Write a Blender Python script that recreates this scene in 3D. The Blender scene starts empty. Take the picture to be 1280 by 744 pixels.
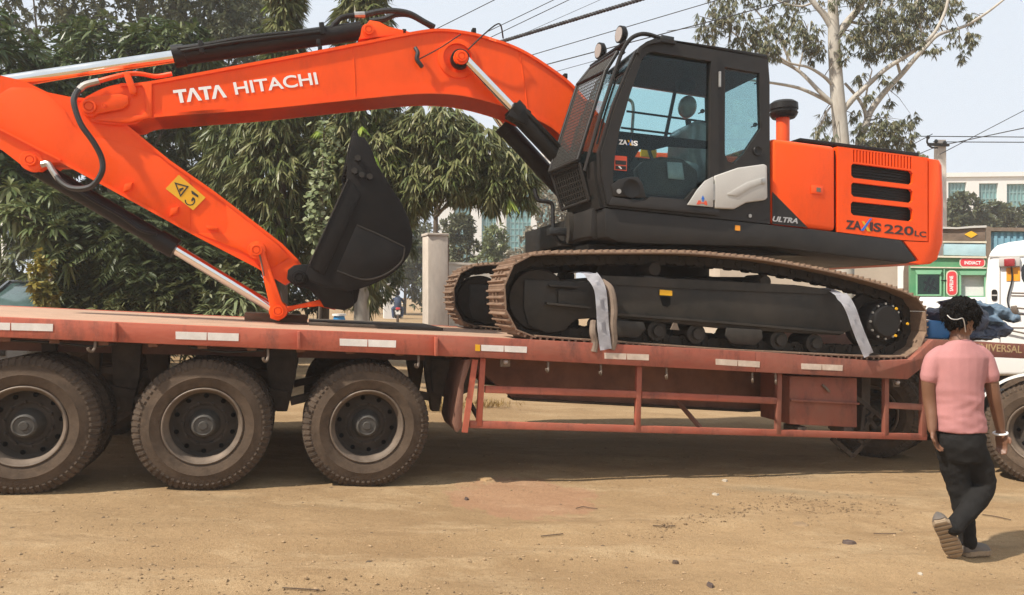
import bpy, bmesh, math, random
import numpy as np
from mathutils import Vector, Matrix, Euler
R = math.radians
random.seed(7); rng = np.random.default_rng(7)
SC = bpy.context.scene
COL = SC.collection

# ------------------------------------------------------------------ camera
F, CZ = 950.0, 1.615            # focal length in photo pixels, eye height
cam_d = bpy.data.cameras.new('camera'); cam_d.sensor_width = 36; cam_d.lens = F/1280*36
cam_d.clip_start = .05; cam_d.clip_end = 4000
cam = bpy.data.objects.new('camera', cam_d); COL.objects.link(cam)
cam.location = (0, 0, CZ); cam.rotation_euler = (R(90), 0, 0); SC.camera = cam

# ------------------------------------------------------------------ light
SUN = Vector((-.70, -.42, 1.0)).normalized()
w = bpy.data.worlds.new('World'); SC.world = w; w.use_nodes = True
nt = w.node_tree; bg = nt.nodes['Background']
sky = nt.nodes.new('ShaderNodeTexSky'); sky.sky_type = 'NISHITA'; sky.sun_disc = False
sky.sun_elevation = math.asin(SUN.z); sky.sun_rotation = math.atan2(SUN.x, SUN.y)
sky.altitude = 200; sky.air_density = 1.0; sky.dust_density = 1.0; sky.ozone_density = 1.0
veil = nt.nodes.new('ShaderNodeMix'); veil.data_type = 'RGBA'; veil.inputs[0].default_value = .94   # thin even overcast veil over the clear sky
nt.links.new(sky.outputs[0], veil.inputs[6]); veil.inputs[7].default_value = (6.4, 6.95, 7.6, 1)
nt.links.new(veil.outputs[2], bg.inputs[0]); bg.inputs[1].default_value = .10
sl = bpy.data.lights.new('sun', 'SUN'); sl.energy = 5.0; sl.angle = R(1.2); sl.color = (1, .93, .82)
so = bpy.data.objects.new('sun', sl); COL.objects.link(so)
so.rotation_euler = SUN.to_track_quat('Z', 'Y').to_euler(); so.location = SUN*40
SC.view_settings.view_transform = 'Standard'; SC.view_settings.look = 'None'
SC.view_settings.exposure = 0.35; SC.view_settings.gamma = 1.0
SC.render.engine = 'CYCLES'
SC.cycles.max_bounces = 8; SC.cycles.transparent_max_bounces = 12; SC.cycles.use_denoising = True; SC.cycles.denoising_prefilter = 'FAST'; SC.cycles.denoising_input_passes = 'RGB_ALBEDO_NORMAL'
SC.cycles.volume_bounces = 1

# ------------------------------------------------------------------ geometry helpers
def unproj(px, py, Y):
    return Vector(((px-640)/F*Y, Y, CZ-(py-372)/F*Y))

class Fr:
    """A vertical reference plane standing in the place: s along it, v away from the camera, z up."""
    def __init__(s, ax, ay, yaw):
        s.ax, s.ay, s.yaw = ax, ay, yaw; s.c, s.n = math.cos(yaw), math.sin(yaw)
    def L(s, px, py, v=0.):
        ax, ay = s.ax-s.n*v, s.ay+s.c*v; k = (px-640)/F
        q = (k*ay-ax)/(s.c-k*s.n); Y = ay+s.n*q
        return (q, CZ-(py-372)/F*Y)
    def P(s, pts, v=0.): return [s.L(x, y, v) for x, y in pts]
    def w(s, q, v, z): return Vector((s.ax+s.c*q-s.n*v, s.ay+s.n*q+s.c*v, z))
    def p3(s, px, py, v): q, z = s.L(px, py, v); return Vector((q, v, z))
    def Y(s, px, v=0.): q = s.L(px, 372, v)[0]; return s.ay+s.c*v+s.n*q

def smooth_path(pts, n=8):
    P = [Vector(p) for p in pts]
    if len(P) < 3: return P
    out = []
    for i in range(len(P)-1):
        p0 = P[i-1] if i else P[0]*2-P[1]
        p1, p2 = P[i], P[i+1]
        p3 = P[i+2] if i+2 < len(P) else P[-1]*2-P[-2]
        for k in range(n):
            t = k/n
            out.append(.5*((2*p1)+(p2-p0)*t+(2*p0-5*p1+4*p2-p3)*t*t+(3*p1-p0-3*p2+p3)*t**3))
    out.append(P[-1]); return out

class MB:
    def __init__(s): s.b = bmesh.new()
    def _bev(s, verts, off, seg=2):
        if off <= 0: return s
        vs = set(verts); es = [e for e in s.b.edges if e.verts[0] in vs and e.verts[1] in vs]
        es = [e for e in es if len(e.link_faces) == 2 and e.calc_face_angle(0) > .5]
        bmesh.ops.bevel(s.b, geom=es, offset=off, segments=seg, affect='EDGES', clamp_overlap=True, profile=.5)
        return s
    def prism(s, poly, v0, v1, bev=0., seg=2):
        b = s.b; n = len(poly)
        A = [b.verts.new((p[0], v0, p[1])) for p in poly]; B = [b.verts.new((p[0], v1, p[1])) for p in poly]
        fs = [b.faces.new(A), b.faces.new(B[::-1])]
        for i in range(n): fs.append(b.faces.new((A[i], B[i], B[(i+1) % n], A[(i+1) % n])))
        bmesh.ops.recalc_face_normals(b, faces=fs)
        return s._bev(A+B, bev, seg)
    def plate(s, outer, holes, v0, v1):
        b = s.b; es = []
        for lp in [outer]+holes:
            vs = [b.verts.new((p[0], v0, p[1])) for p in lp]
            es += [b.edges.new((vs[i], vs[(i+1) % len(vs)])) for i in range(len(vs))]
        r = bmesh.ops.triangle_fill(b, edges=es, use_beauty=True, use_dissolve=False)
        fs = [f for f in r['geom'] if isinstance(f, bmesh.types.BMFace)]
        r2 = bmesh.ops.extrude_face_region(b, geom=fs, use_keep_orig=True)
        nv = [g for g in r2['geom'] if isinstance(g, bmesh.types.BMVert)]
        bmesh.ops.translate(b, verts=nv, vec=(0, v1-v0, 0))
        return s
    def hexa(s, c, bev=0.):
        b = s.b; V = [b.verts.new(p) for p in c]
        fs = [b.faces.new([V[i] for i in f]) for f in ((0, 1, 2, 3), (7, 6, 5, 4), (0, 4, 5, 1), (1, 5, 6, 2), (2, 6, 7, 3), (3, 7, 4, 0))]
        bmesh.ops.recalc_face_normals(b, faces=fs)
        return s._bev(V, bev)
    def box(s, lo, hi, bev=0.):
        a, c = lo, hi
        return s.hexa([(a[0], a[1], a[2]), (c[0], a[1], a[2]), (c[0], c[1], a[2]), (a[0], c[1], a[2]),
                       (a[0], a[1], c[2]), (c[0], a[1], c[2]), (c[0], c[1], c[2]), (a[0], c[1], c[2])], bev)
    def bar(s, p0, p1, wy, wz, bev=0., up=(0, 0, 1)):
        p0, p1 = Vector(p0), Vector(p1); d = (p1-p0).normalized(); u = Vector(up)
        if abs(d.dot(u)) > .98: u = Vector((1, 0, 0))
        y = u.cross(d).normalized()*wy/2; z = d.cross(y).normalized()*wz/2
        return s.hexa([p0-y-z, p1-y-z, p1+y-z, p0+y-z, p0-y+z, p1-y+z, p1+y+z, p0+y+z], bev)
    def cyl(s, p0, p1, r0, r1=None, seg=20, cap=True):
        return s.tube([p0, p1], r0, seg, r1=r1, cap=cap)
    def tube(s, pts, r, seg=10, r1=None, cap=True, radii=None, squash=1.):
        P = [Vector(p) for p in pts]; n = len(P); b = s.b
        T = [(P[min(i+1, n-1)]-P[max(i-1, 0)]).normalized() for i in range(n)]
        u = Vector((0, 0, 1)) if abs(T[0].z) < .9 else Vector((1, 0, 0))
        u = (u-T[0]*u.dot(T[0])).normalized(); rings = []
        for i in range(n):
            u = (u-T[i]*u.dot(T[i])).normalized(); q = T[i].cross(u)
            rr = radii[i] if radii else (r if r1 is None else r+(r1-r)*i/(n-1))
            rings.append([b.verts.new(P[i]+(u*math.cos(a)+q*math.sin(a)*squash)*rr) for a in [2*math.pi*k/seg for k in range(seg)]])
        fs = []
        for i in range(n-1):
            for k in range(seg):
                fs.append(b.faces.new((rings[i][k], rings[i][(k+1) % seg], rings[i+1][(k+1) % seg], rings[i+1][k])))
        if cap: fs += [b.faces.new(rings[0][::-1]), b.faces.new(rings[-1])]
        return s
    def hose(s, pts, r, seg=8, n=8): return s.tube(smooth_path(pts, n), r, seg)
    def lathe(s, prof, cs, cz, seg=48, v=0., a0=0., a1=2*math.pi):
        """profile (radius, depth) turned round an axis that runs along v"""
        b = s.b; full = abs(a1-a0-2*math.pi) < 1e-6; m = seg if full else seg+1; rings = []
        for r, d in prof:
            if r < 1e-6: rings.append([b.verts.new((cs, v+d, cz))]); continue
            rings.append([b.verts.new((cs+r*math.cos(a0+(a1-a0)*k/seg), v+d, cz+r*math.sin(a0+(a1-a0)*k/seg))) for k in range(m)])
        fs = []
        for A, B in zip(rings, rings[1:]):
            for k in range(seg):
                j = (k+1) % m
                if len(A) == 1 and len(B) == 1: continue
                if len(A) == 1: fs.append(b.faces.new((A[0], B[k], B[j])))
                elif len(B) == 1: fs.append(b.faces.new((A[k], B[0], A[j])))
                else: fs.append(b.faces.new((A[k], B[k], B[j], A[j])))
        bmesh.ops.recalc_face_normals(b, faces=fs)
        return s
    def ball(s, c, r, sub=2, sc=(1, 1, 1)):
        m = Matrix.Translation(c) @ Matrix.Diagonal((r*sc[0], r*sc[1], r*sc[2], 1))
        bmesh.ops.create_icosphere(s.b, subdivisions=sub, radius=1, matrix=m); return s
    def strip(s, pts, th, v0, v1):
        """plate of thickness th lying along a line in the (s, z) plane (th grows to the left of travel)"""
        P = [Vector((p[0], p[1])) for p in pts]; n = len(P); O = []
        for i in range(n):
            t = (P[min(i+1, n-1)]-P[max(i-1, 0)]).normalized(); O.append(P[i]+Vector((-t.y, t.x))*th)
        for i in range(n-1):
            a, b2, c, d = P[i], P[i+1], O[i+1], O[i]
            s.hexa([(a.x, v0, a.y), (b2.x, v0, b2.y), (b2.x, v1, b2.y), (a.x, v1, a.y), (d.x, v0, d.y), (c.x, v0, c.y), (c.x, v1, c.y), (d.x, v1, d.y)])
        bmesh.ops.remove_doubles(s.b, verts=s.b.verts[:], dist=1e-5)
        return s
    def mesh(s, name, base=(0, 0, 0), smooth=32, fix=False):
        if fix: bmesh.ops.recalc_face_normals(s.b, faces=s.b.faces[:])
        me = bpy.data.meshes.new(name); b = Vector(base)
        for v in s.b.verts: v.co -= b
        s.b.to_mesh(me); s.b.free(); finish(me, smooth); return me

def finish(me, smooth=32):
    if smooth:
        me.shade_smooth(); me.set_sharp_from_angle(angle=R(smooth))

def link(name, me, mat, parent=None):
    o = bpy.data.objects.new(name, me); COL.objects.link(o)
    if mat is not None and me is not None and not me.materials: me.materials.append(mat)
    if parent is not None: o.parent = parent
    return o
def tag(o, label=None, cat=None, group=None, kind=None):
    if label: o['label'] = label
    if cat: o['category'] = cat
    if group: o['group'] = group
    if kind: o['kind'] = kind
    return o
class Thing:
    """an Empty at the thing's base; parts are given in its frame's (s, v, z)"""
    def __init__(t, name, label, cat, fr=None, base=(0, 0, 0), group=None):
        t.fr = fr or Fr(0, 0, 0); t.base = Vector(base)
        t.o = bpy.data.objects.new(name, None); COL.objects.link(t.o); t.o.empty_display_size = .2
        t.o.location = t.fr.w(*base); t.o.rotation_euler = (0, 0, t.fr.yaw); tag(t.o, label, cat, group)
    def part(t, name, mb, mat, parent=None, smooth=32, label=None, kind=None, fix=False):
        me = mb.mesh(name, t.base, smooth, fix) if isinstance(mb, MB) else mb
        o = link(name, me, mat, parent or t.o)
        return tag(o, label, kind=kind)
def solo(name, mb, mat, label, cat, base, group=None, yaw=0., fr=None, smooth=32, kind=None):
    """a thing that is one mesh"""
    fr = fr or Fr(0, 0, 0)
    o = link(name, mb.mesh(name, base, smooth), mat); o.location = fr.w(*base); o.rotation_euler = (0, 0, fr.yaw)
    return tag(o, label, cat, group, kind)
def copy_tree(o, parent=None):
    c = o.copy(); COL.objects.link(c)
    if parent is not None: c.parent = parent
    for ch in list(o.children): copy_tree(ch, c)
    return c

# ------------------------------------------------------------------ materials
def lin(r, g, b):
    f = lambda c: (c/255/12.92) if c <= 10 else ((c/255+.055)/1.055)**2.4
    return (f(r), f(g), f(b))
def M(name, col, rough=.5, metal=0., var=.12, scale=4., bump=0., bscale=60., dust=None, damt=0., dscale=3., coat=0., spec=.5, stretch=None, grime=None, gamt=0., gscale=4., gstretch=(1, 1, .35)):
    m = bpy.data.materials.new(name); m.use_nodes = True; n = m.node_tree.nodes; l = m.node_tree.links
    bs = n['Principled BSDF']; tc = n.new('ShaderNodeTexCoord'); src = tc.outputs['Object']
    if stretch:
        mp = n.new('ShaderNodeMapping'); mp.inputs['Scale'].default_value = stretch; l.new(src, mp.inputs[0]); src = mp.outputs[0]
    nz = n.new('ShaderNodeTexNoise'); nz.inputs['Scale'].default_value = scale; nz.inputs['Detail'].default_value = 6; nz.inputs['Roughness'].default_value = .65
    l.new(src, nz.inputs['Vector'])
    rp = n.new('ShaderNodeValToRGB'); e = rp.color_ramp.elements
    e[0].position = .3; e[1].position = .7
    e[0].color = (*[c*(1-var) for c in col], 1); e[1].color = (*[min(1, c*(1+var)) for c in col], 1)
    l.new(nz.outputs['Fac'], rp.inputs[0]); out = rp.outputs[0]; fac = None
    if dust:
        n2 = n.new('ShaderNodeTexNoise'); n2.inputs['Scale'].default_value = dscale; n2.inputs['Detail'].default_value = 9; n2.inputs['Roughness'].default_value = .7
        l.new(src, n2.inputs['Vector'])
        mr = n.new('ShaderNodeMapRange'); mr.inputs[1].default_value = .35; mr.inputs[2].default_value = .7; mr.inputs[3].default_value = damt*.35; mr.inputs[4].default_value = min(1, damt*1.5)
        l.new(n2.outputs['Fac'], mr.inputs[0])
        mx = n.new('ShaderNodeMix'); mx.data_type = 'RGBA'; l.new(mr.outputs[0], mx.inputs[0]); l.new(out, mx.inputs[6]); mx.inputs[7].default_value = (*dust, 1)
        out = mx.outputs[2]; fac = mr.outputs[0]
    if grime:
        mp2 = n.new('ShaderNodeMapping'); mp2.inputs['Scale'].default_value = gstretch; l.new(tc.outputs['Object'], mp2.inputs[0])
        n4 = n.new('ShaderNodeTexNoise'); n4.inputs['Scale'].default_value = gscale; n4.inputs['Detail'].default_value = 10; n4.inputs['Roughness'].default_value = .78; l.new(mp2.outputs[0], n4.inputs['Vector'])
        m4 = n.new('ShaderNodeMapRange'); m4.inputs[1].default_value = .5; m4.inputs[2].default_value = .68; m4.inputs[3].default_value = 0; m4.inputs[4].default_value = gamt; l.new(n4.outputs['Fac'], m4.inputs[0])
        x4 = n.new('ShaderNodeMix'); x4.data_type = 'RGBA'; l.new(m4.outputs[0], x4.inputs[0]); l.new(out, x4.inputs[6]); x4.inputs[7].default_value = (*grime, 1); out = x4.outputs[2]
    l.new(out, bs.inputs['Base Color'])
    rr = n.new('ShaderNodeMapRange'); rr.inputs[3].default_value = max(.02, rough-.1); rr.inputs[4].default_value = min(1, rough+.12)
    l.new(nz.outputs['Fac'], rr.inputs[0]); l.new(rr.outputs[0], bs.inputs['Roughness'])
    bs.inputs['Metallic'].default_value = metal; bs.inputs['Specular IOR Level'].default_value = spec
    bs.inputs['Coat Weight'].default_value = coat; bs.inputs['Coat Roughness'].default_value = .12
    if bump:
        n3 = n.new('ShaderNodeTexNoise'); n3.inputs['Scale'].default_value = bscale; n3.inputs['Detail'].default_value = 5; l.new(src, n3.inputs['Vector'])
        bp = n.new('ShaderNodeBump'); bp.inputs['Strength'].default_value = bump; bp.inputs['Distance'].default_value = .01; l.new(n3.outputs['Fac'], bp.inputs['Height']); l.new(bp.outputs[0], bs.inputs['Normal'])
    return m
def leaf_mat(name, cols, rough=.5, trans=.2):
    m = bpy.data.materials.new(name); m.use_nodes = True; n = m.node_tree.nodes; l = m.node_tree.links
    bs = n['Principled BSDF']; at = n.new('ShaderNodeAttribute'); at.attribute_name = 'tone'
    rp = n.new('ShaderNodeValToRGB'); e = rp.color_ramp.elements
    while len(e) < len(cols): e.new(.5)
    for i, c in enumerate(cols): e[i].position = i/(len(cols)-1); e[i].color = (*c, 1)
    l.new(at.outputs['Fac'], rp.inputs[0]); l.new(rp.outputs[0], bs.inputs['Base Color'])
    bs.inputs['Roughness'].default_value = rough; bs.inputs['Specular IOR Level'].default_value = .4
    tr = n.new('ShaderNodeBsdfTranslucent'); l.new(rp.outputs[0], tr.inputs[0])
    mx = n.new('ShaderNodeMixShader'); mx.inputs[0].default_value = trans
    l.new(bs.outputs[0], mx.inputs[1]); l.new(tr.outputs[0], mx.inputs[2]); l.new(mx.outputs[0], n['Material Output'].inputs[0])
    return m
def glass_mat(name, tint, refl=.12, rough=.03):
    m = bpy.data.materials.new(name); m.use_nodes = True; n = m.node_tree.nodes; l = m.node_tree.links
    n.remove(n['Principled BSDF'])
    t = n.new('ShaderNodeBsdfTransparent'); t.inputs[0].default_value = (*tint, 1)
    g = n.new('ShaderNodeBsdfGlossy'); g.inputs['Roughness'].default_value = rough; g.inputs[0].default_value = (.9, .95, .95, 1)
    fr = n.new('ShaderNodeFresnel'); fr.inputs[0].default_value = 1.45
    ad = n.new('ShaderNodeMath'); ad.operation = 'MULTIPLY_ADD'; ad.inputs[1].default_value = .45; ad.inputs[2].default_value = refl*.2
    l.new(fr.outputs[0], ad.inputs[0])
    mx = n.new('ShaderNodeMixShader'); l.new(ad.outputs[0], mx.inputs[0]); l.new(t.outputs[0], mx.inputs[1]); l.new(g.outputs[0], mx.inputs[2])
    l.new(mx.outputs[0], n['Material Output'].inputs[0]); return m

DUST = (.28, .19, .12)
MT = dict(
    orange=M('orange_paint', (.93, .086, .004), .36, var=.07, scale=.9, spec=.24, grime=(.45, .042, .006), gamt=.30, gscale=1.6, dust=(.60, .20, .07), damt=.04, dscale=2.),
    orange_in=M('orange_paint_plain', (.90, .085, .004), .45, var=.08, scale=3),
    black=M('black_paint', (.009, .009, .0092), .42, var=.2, scale=3, spec=.22, dust=DUST, damt=.02, dscale=2.5),
    cabgrey=M('cab_grey_paint', (.016, .0153, .015), .45, var=.18, scale=2.5, spec=.28, dust=DUST, damt=.03, dscale=3),
    frame=M('undercarriage_paint', (.021, .021, .0195), .55, var=.2, scale=4, spec=.25, dust=DUST, damt=.06, dscale=4, bump=.15),
    bucket=M('bucket_paint', (.009, .009, .0095), .5, var=.25, scale=3, spec=.12, dust=DUST, damt=.02, dscale=5, bump=.1),
    rubber=M('rubber_hose', (.018, .018, .018), .5, var=.2, scale=20),
    chrome=M('chrome_rod', (.82, .82, .80), .14, metal=1., var=.04),
    steel=M('worn_steel', (.42, .40, .37), .4, metal=.8, var=.2, scale=12),
    shoe=M('rusty_track_steel', (.165, .10, .068), .75, metal=.1, var=.4, scale=14, dust=(.36, .25, .16), damt=.30, dscale=9, bump=.3, bscale=90),
    chain=M('greasy_chain', (.016, .014, .012), .65, spec=.2, var=.4, scale=12, dust=DUST, damt=.05, dscale=8),
    redox=M('red_oxide_paint', (.47, .088, .045), .6, var=.16, scale=2.2, dust=(.34, .20, .13), damt=.20, dscale=2.2, bump=.1, bscale=30, stretch=(1, 1, 2.5), grime=(.11, .048, .034), gamt=.8, gscale=3.2),
    reddull=M('red_oxide_dull', (.255, .062, .038), .7, var=.2, scale=2.5, dust=(.22, .13, .085), damt=.3, dscale=3, bump=.12, bscale=30, grime=(.075, .036, .028), gamt=.8, gscale=3.5),  # darkest, dullest of the side reds, for the parts nearest the neck
    redmid=M('red_oxide_mid', (.36, .074, .042), .65, var=.2, scale=2.2, dust=(.30, .17, .11), damt=.25, dscale=2.4, bump=.1, bscale=30, stretch=(1, 1, 2.5), grime=(.09, .042, .032), gamt=.85, gscale=3.2),  # red tone between the rear and neck lengths
    reddark=M('red_oxide_grimy', (.16, .062, .042), .75, var=.3, scale=3, dust=(.30, .20, .13), damt=.2, dscale=3, bump=.2),
    grime=M('grimy_chassis', (.045, .036, .030), .8, var=.35, scale=5, dust=DUST, damt=.18, dscale=5, bump=.3),
    deck=M('dusty_deck', (.42, .275, .185), .9, var=.18, scale=3, dust=(.40, .22, .15), damt=.2, dscale=4, bump=.3, bscale=35),
    tyre=M('dusty_tyre', (.046, .032, .023), .9, spec=.2, var=.3, scale=6, grime=(.020, .016, .014), gamt=.6, gscale=3.5, gstretch=(1, 1, 1), dust=(.18, .125, .085), damt=.40, dscale=3.2, bump=.35, bscale=70),
    tread=M('tread_rubber', (.022, .018, .016), .9, spec=.2, var=.3, scale=9, dust=(.27, .19, .13), damt=.26, dscale=8, bump=.3),
    rim=M('dusty_rim', (.028, .024, .021), .8, spec=.2, var=.25, scale=7, dust=(.17, .13, .10), damt=.25, dscale=4),
    rimedge=M('rim_flange', (.085, .064, .048), .6, metal=.2, var=.2, scale=9, dust=(.36, .27, .20), damt=.3, dscale=6),
    hub=M('hub_grey', (.065, .058, .05), .7, metal=.1, var=.25, scale=12),
    reflector=M('reflective_tape', (.80, .77, .72), .45, var=.12, scale=9, dust=(.45, .33, .24), damt=.22, dscale=12),
    tape2=M('reflective_tape_dirty', (.66, .56, .46), .55, var=.2, scale=9, dust=(.42, .28, .20), damt=.4, dscale=12),
    white=M('white_vinyl', (.82, .82, .80), .5, var=.03),
    whitepaint=M('white_body_paint', (.78, .78, .76), .4, var=.05, scale=1.5, dust=(.55, .48, .38), damt=.1),
    silver=M('silver_panel', (.48, .465, .435), .4, var=.05, scale=2, dust=DUST, damt=.06),
    yellow=M('yellow_label', (.72, .38, .008), .5, var=.05),
    ink=M('label_ink', (.02, .018, .018), .55, var=.1),
    maroon=M('dark_letters', (.045, .018, .018), .5, var=.1),
    greyink=M('grey_letters', (.42, .42, .42), .5, var=.05),
    redlabel=M('red_label', (.70, .09, .04), .5, var=.05),
    bluelabel=M('blue_label', (.02, .14, .55), .5, var=.05),
    amber=M('amber_reflector', (.85, .33, .02), .4, var=.1, scale=20),
    redlens=M('red_lens', (.30, .03, .035), .25, var=.1),
    strap=M('grey_webbing', (.60, .60, .64), .75, var=.08, scale=6, dust=DUST, damt=.10, bump=.1, bscale=60),
    tancloth=M('tan_sacking', (.19, .14, .105), .95, var=.25, scale=10, bump=.4, bscale=80),
    wood=M('weathered_timber', (.20, .135, .085), .85, var=.35, scale=5, bump=.4, bscale=30, stretch=(1, 6, 6)),
    seat=M('seat_fabric', (.10, .10, .10), .8, var=.2, scale=8),
    plastic=M('plastic_wrap', (.20, .22, .215), .18, var=.2, scale=9, coat=.5, bump=.5, bscale=25),
    dark=M('dark_interior', (.006, .006, .0065), .8, spec=.08, var=.2),
    glass=glass_mat('tinted_glass', (.82, .925, .93), refl=.0),
    lamp=M('lamp_lens', (.36, .31, .28), .15, var=.1, coat=.6),
)
# ------------------------------------------------------------------ ground
def Gh(x): x = np.asarray(x, float); return -.047*13*np.tanh(x/13)-.022/(1+np.exp(np.clip((x-1.2)/.5, -50, 50)))
def G(x, y=0): return float(Gh(x))
def vnoise(x, y, seed):
    r = np.random.default_rng(seed); T = r.random((256, 256))
    xi = np.floor(x).astype(int); yi = np.floor(y).astype(int); fx = x-xi; fy = y-yi
    fx = fx*fx*(3-2*fx); fy = fy*fy*(3-2*fy); g = lambda a, b: T[a % 256, b % 256]
    return (g(xi, yi)*(1-fx)*(1-fy)+g(xi+1, yi)*fx*(1-fy)+g(xi, yi+1)*(1-fx)*fy+g(xi+1, yi+1)*fx*fy)-.5
def grid_axis(dense, far):
    a = np.concatenate(dense); return np.unique(np.round(np.concatenate([far, a]), 4))
xs = grid_axis([np.arange(-7, 8, .05)], np.array([-900, -500, -250, -120, -60, -30, -20, -15, -12, -10, -9, -8, -7.5, 8.3, 9, 10, 12, 15, 20, 30, 60, 120, 250, 500, 900.]))
ys = grid_axis([np.arange(3.4, 8.6, .045), np.arange(8.6, 13, .12)], np.array([-200, -60, -20, -8, -3, 0, 1, 2, 2.6, 3, 13.5, 14, 15, 17, 20, 25, 32, 45, 70, 120, 250, 500, 900, 1500.]))
GX, GY = np.meshgrid(xs, ys, indexing='ij')
near = np.exp(-np.maximum(0, GY-9)/4)*np.exp(-np.maximum(0, np.abs(GX)-9)/3)*(GY > 2)
ca, sa = math.cos(R(14.9)), math.sin(R(14.9)); U = GX*ca+GY*sa; V = -GX*sa+GY*ca
rel = .030*vnoise(U*.5, V*1.6, 1)+.016*vnoise(U*1.3, V*4., 2)+.010*vnoise(U*3.1, V*7.3, 3)+.008*vnoise(GX*9, GY*9, 4)
# shallow ruts that cross the foreground
for (c, wd, dp, sl) in ((4.95, .16, .022, -.03), (3.75, .20, .018, .035), (4.35, .13, .012, .09)):
    d = (V-(c+sl*U+.08*np.sin(U*.7+c))); rel += -dp*np.exp(-(d/wd)**2)+.012*np.exp(-((np.abs(d)-wd*1.6)/.08)**2)
GZ = Gh(GX)+rel*near
nx, ny = len(xs), len(ys)
co = np.stack([GX, GY, GZ], -1).reshape(-1, 3)
ii, jj = np.meshgrid(np.arange(nx-1), np.arange(ny-1), indexing='ij'); a = (ii*ny+jj).ravel()
fc = np.stack([a, a+ny, a+ny+1, a+1], -1)
me = bpy.data.meshes.new('ground'); me.from_pydata(co.tolist(), [], fc.tolist()); me.shade_smooth()
def ground_z(x, y):
    i = int(np.clip(np.searchsorted(xs, x), 1, nx-1)); j = int(np.clip(np.searchsorted(ys, y), 1, ny-1))
    tx = (x-xs[i-1])/(xs[i]-xs[i-1]); ty = (y-ys[j-1])/(ys[j]-ys[j-1])
    return float(GZ[i-1, j-1]*(1-tx)*(1-ty)+GZ[i, j-1]*tx*(1-ty)+GZ[i-1, j]*(1-tx)*ty+GZ[i, j]*tx*ty)

def ground_material():
    m = bpy.data.materials.new('packed_earth'); m.use_nodes = True; n = m.node_tree.nodes; l = m.node_tree.links; bs = n['Principled BSDF']
    tc = n.new('ShaderNodeTexCoord'); mp = n.new('ShaderNodeMapping'); mp.inputs['Rotation'].default_value = (0, 0, R(-14.9)); mp.inputs['Scale'].default_value = (.55, 1.5, 1)
    l.new(tc.outputs['Object'], mp.inputs[0])
    def noise(scale, det, src=tc.outputs['Object'], ro=.6):
        k = n.new('ShaderNodeTexNoise'); k.inputs['Scale'].default_value = scale; k.inputs['Detail'].default_value = det; k.inputs['Roughness'].default_value = ro; l.new(src, k.inputs['Vector']); return k.outputs['Fac']
    def ramp(f, p0, p1, c0=(0, 0, 0), c1=(1, 1, 1)):
        k = n.new('ShaderNodeValToRGB'); e = k.color_ramp.elements; e[0].position = p0; e[1].position = p1; e[0].color = (*c0, 1); e[1].color = (*c1, 1); l.new(f, k.inputs[0]); return k.outputs[0]
    def mix(f, a, b, bt='MIX'):
        k = n.new('ShaderNodeMix'); k.data_type = 'RGBA'; k.blend_type = bt
        (l.new(f, k.inputs[0]) if hasattr(f, 'is_output') else setattr(k.inputs[0], 'default_value', f))
        for s_, x in ((6, a), (7, b)):
            (l.new(x, k.inputs[s_]) if hasattr(x, 'is_output') else setattr(k.inputs[s_], 'default_value', (*x, 1)))
        return k.outputs[2]
    big = ramp(noise(.45, 7, mp.outputs[0], .68), .40, .62, (.335, .222, .120), (.435, .298, .166))
    pale = mix(ramp(noise(1.3, 9, mp.outputs[0], .75), .50, .68), big, (.51, .375, .225))
    brown = mix(ramp(noise(2.3, 9, mp.outputs[0], .75), .56, .75), pale, (.25, .158, .085))
    gr = mix(ramp(noise(.33, 6, mp.outputs[0], .7), .58, .72), brown, (.295, .230, .145))
    grit = mix(ramp(noise(26, 8, ro=.85), .52, .72, (0, 0, 0), (.8, .8, .8)), gr, (.225, .150, .080))
    fine = mix(ramp(noise(180, 3, ro=.8), .35, .75, (.82, .82, .82), (1.12, 1.12, 1.12)), grit, grit)
    k = n.new('ShaderNodeMix'); k.data_type = 'RGBA'; k.blend_type = 'MULTIPLY'; k.inputs[0].default_value = 1
    l.new(grit, k.inputs[6]); l.new(ramp(noise(160, 3, ro=.8), .3, .75, (.55, .52, .48), (1.12, 1.12, 1.12)), k.inputs[7])
    # spilled brick dust, a pinkish patch of its own
    sx = n.new('ShaderNodeVectorMath'); sx.operation = 'DISTANCE'; l.new(tc.outputs['Object'], sx.inputs[0]); sx.inputs[1].default_value = (.10, 6.25, 0)
    nb = n.new('ShaderNodeMath'); nb.operation = 'MULTIPLY_ADD'; l.new(noise(3, 8, ro=.8), nb.inputs[0]); nb.inputs[1].default_value = -1.1; l.new(sx.outputs['Value'], nb.inputs[2])
    out = mix(ramp(nb.outputs[0], -.5, .1, (.30, .30, .30), (0, 0, 0)), k.outputs[2], (.36, .15, .105))
    l.new(out, bs.inputs['Base Color']); bs.inputs['Roughness'].default_value = .95; bs.inputs['Specular IOR Level'].default_value = .15
    b1 = n.new('ShaderNodeBump'); b1.inputs['Strength'].default_value = .8; b1.inputs['Distance'].default_value = .02; l.new(noise(14, 9, ro=.75), b1.inputs['Height'])
    b2 = n.new('ShaderNodeBump'); b2.inputs['Strength'].default_value = .6; b2.inputs['Distance'].default_value = .004; l.new(noise(120, 4, ro=.8), b2.inputs['Height']); l.new(b1.outputs[0], b2.inputs['Normal'])
    l.new(b2.outputs[0], bs.inputs['Normal']); return m
tag(link('ground', me, ground_material()), 'dusty packed earth yard with faint wheel ruts', None, None, 'structure')

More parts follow.
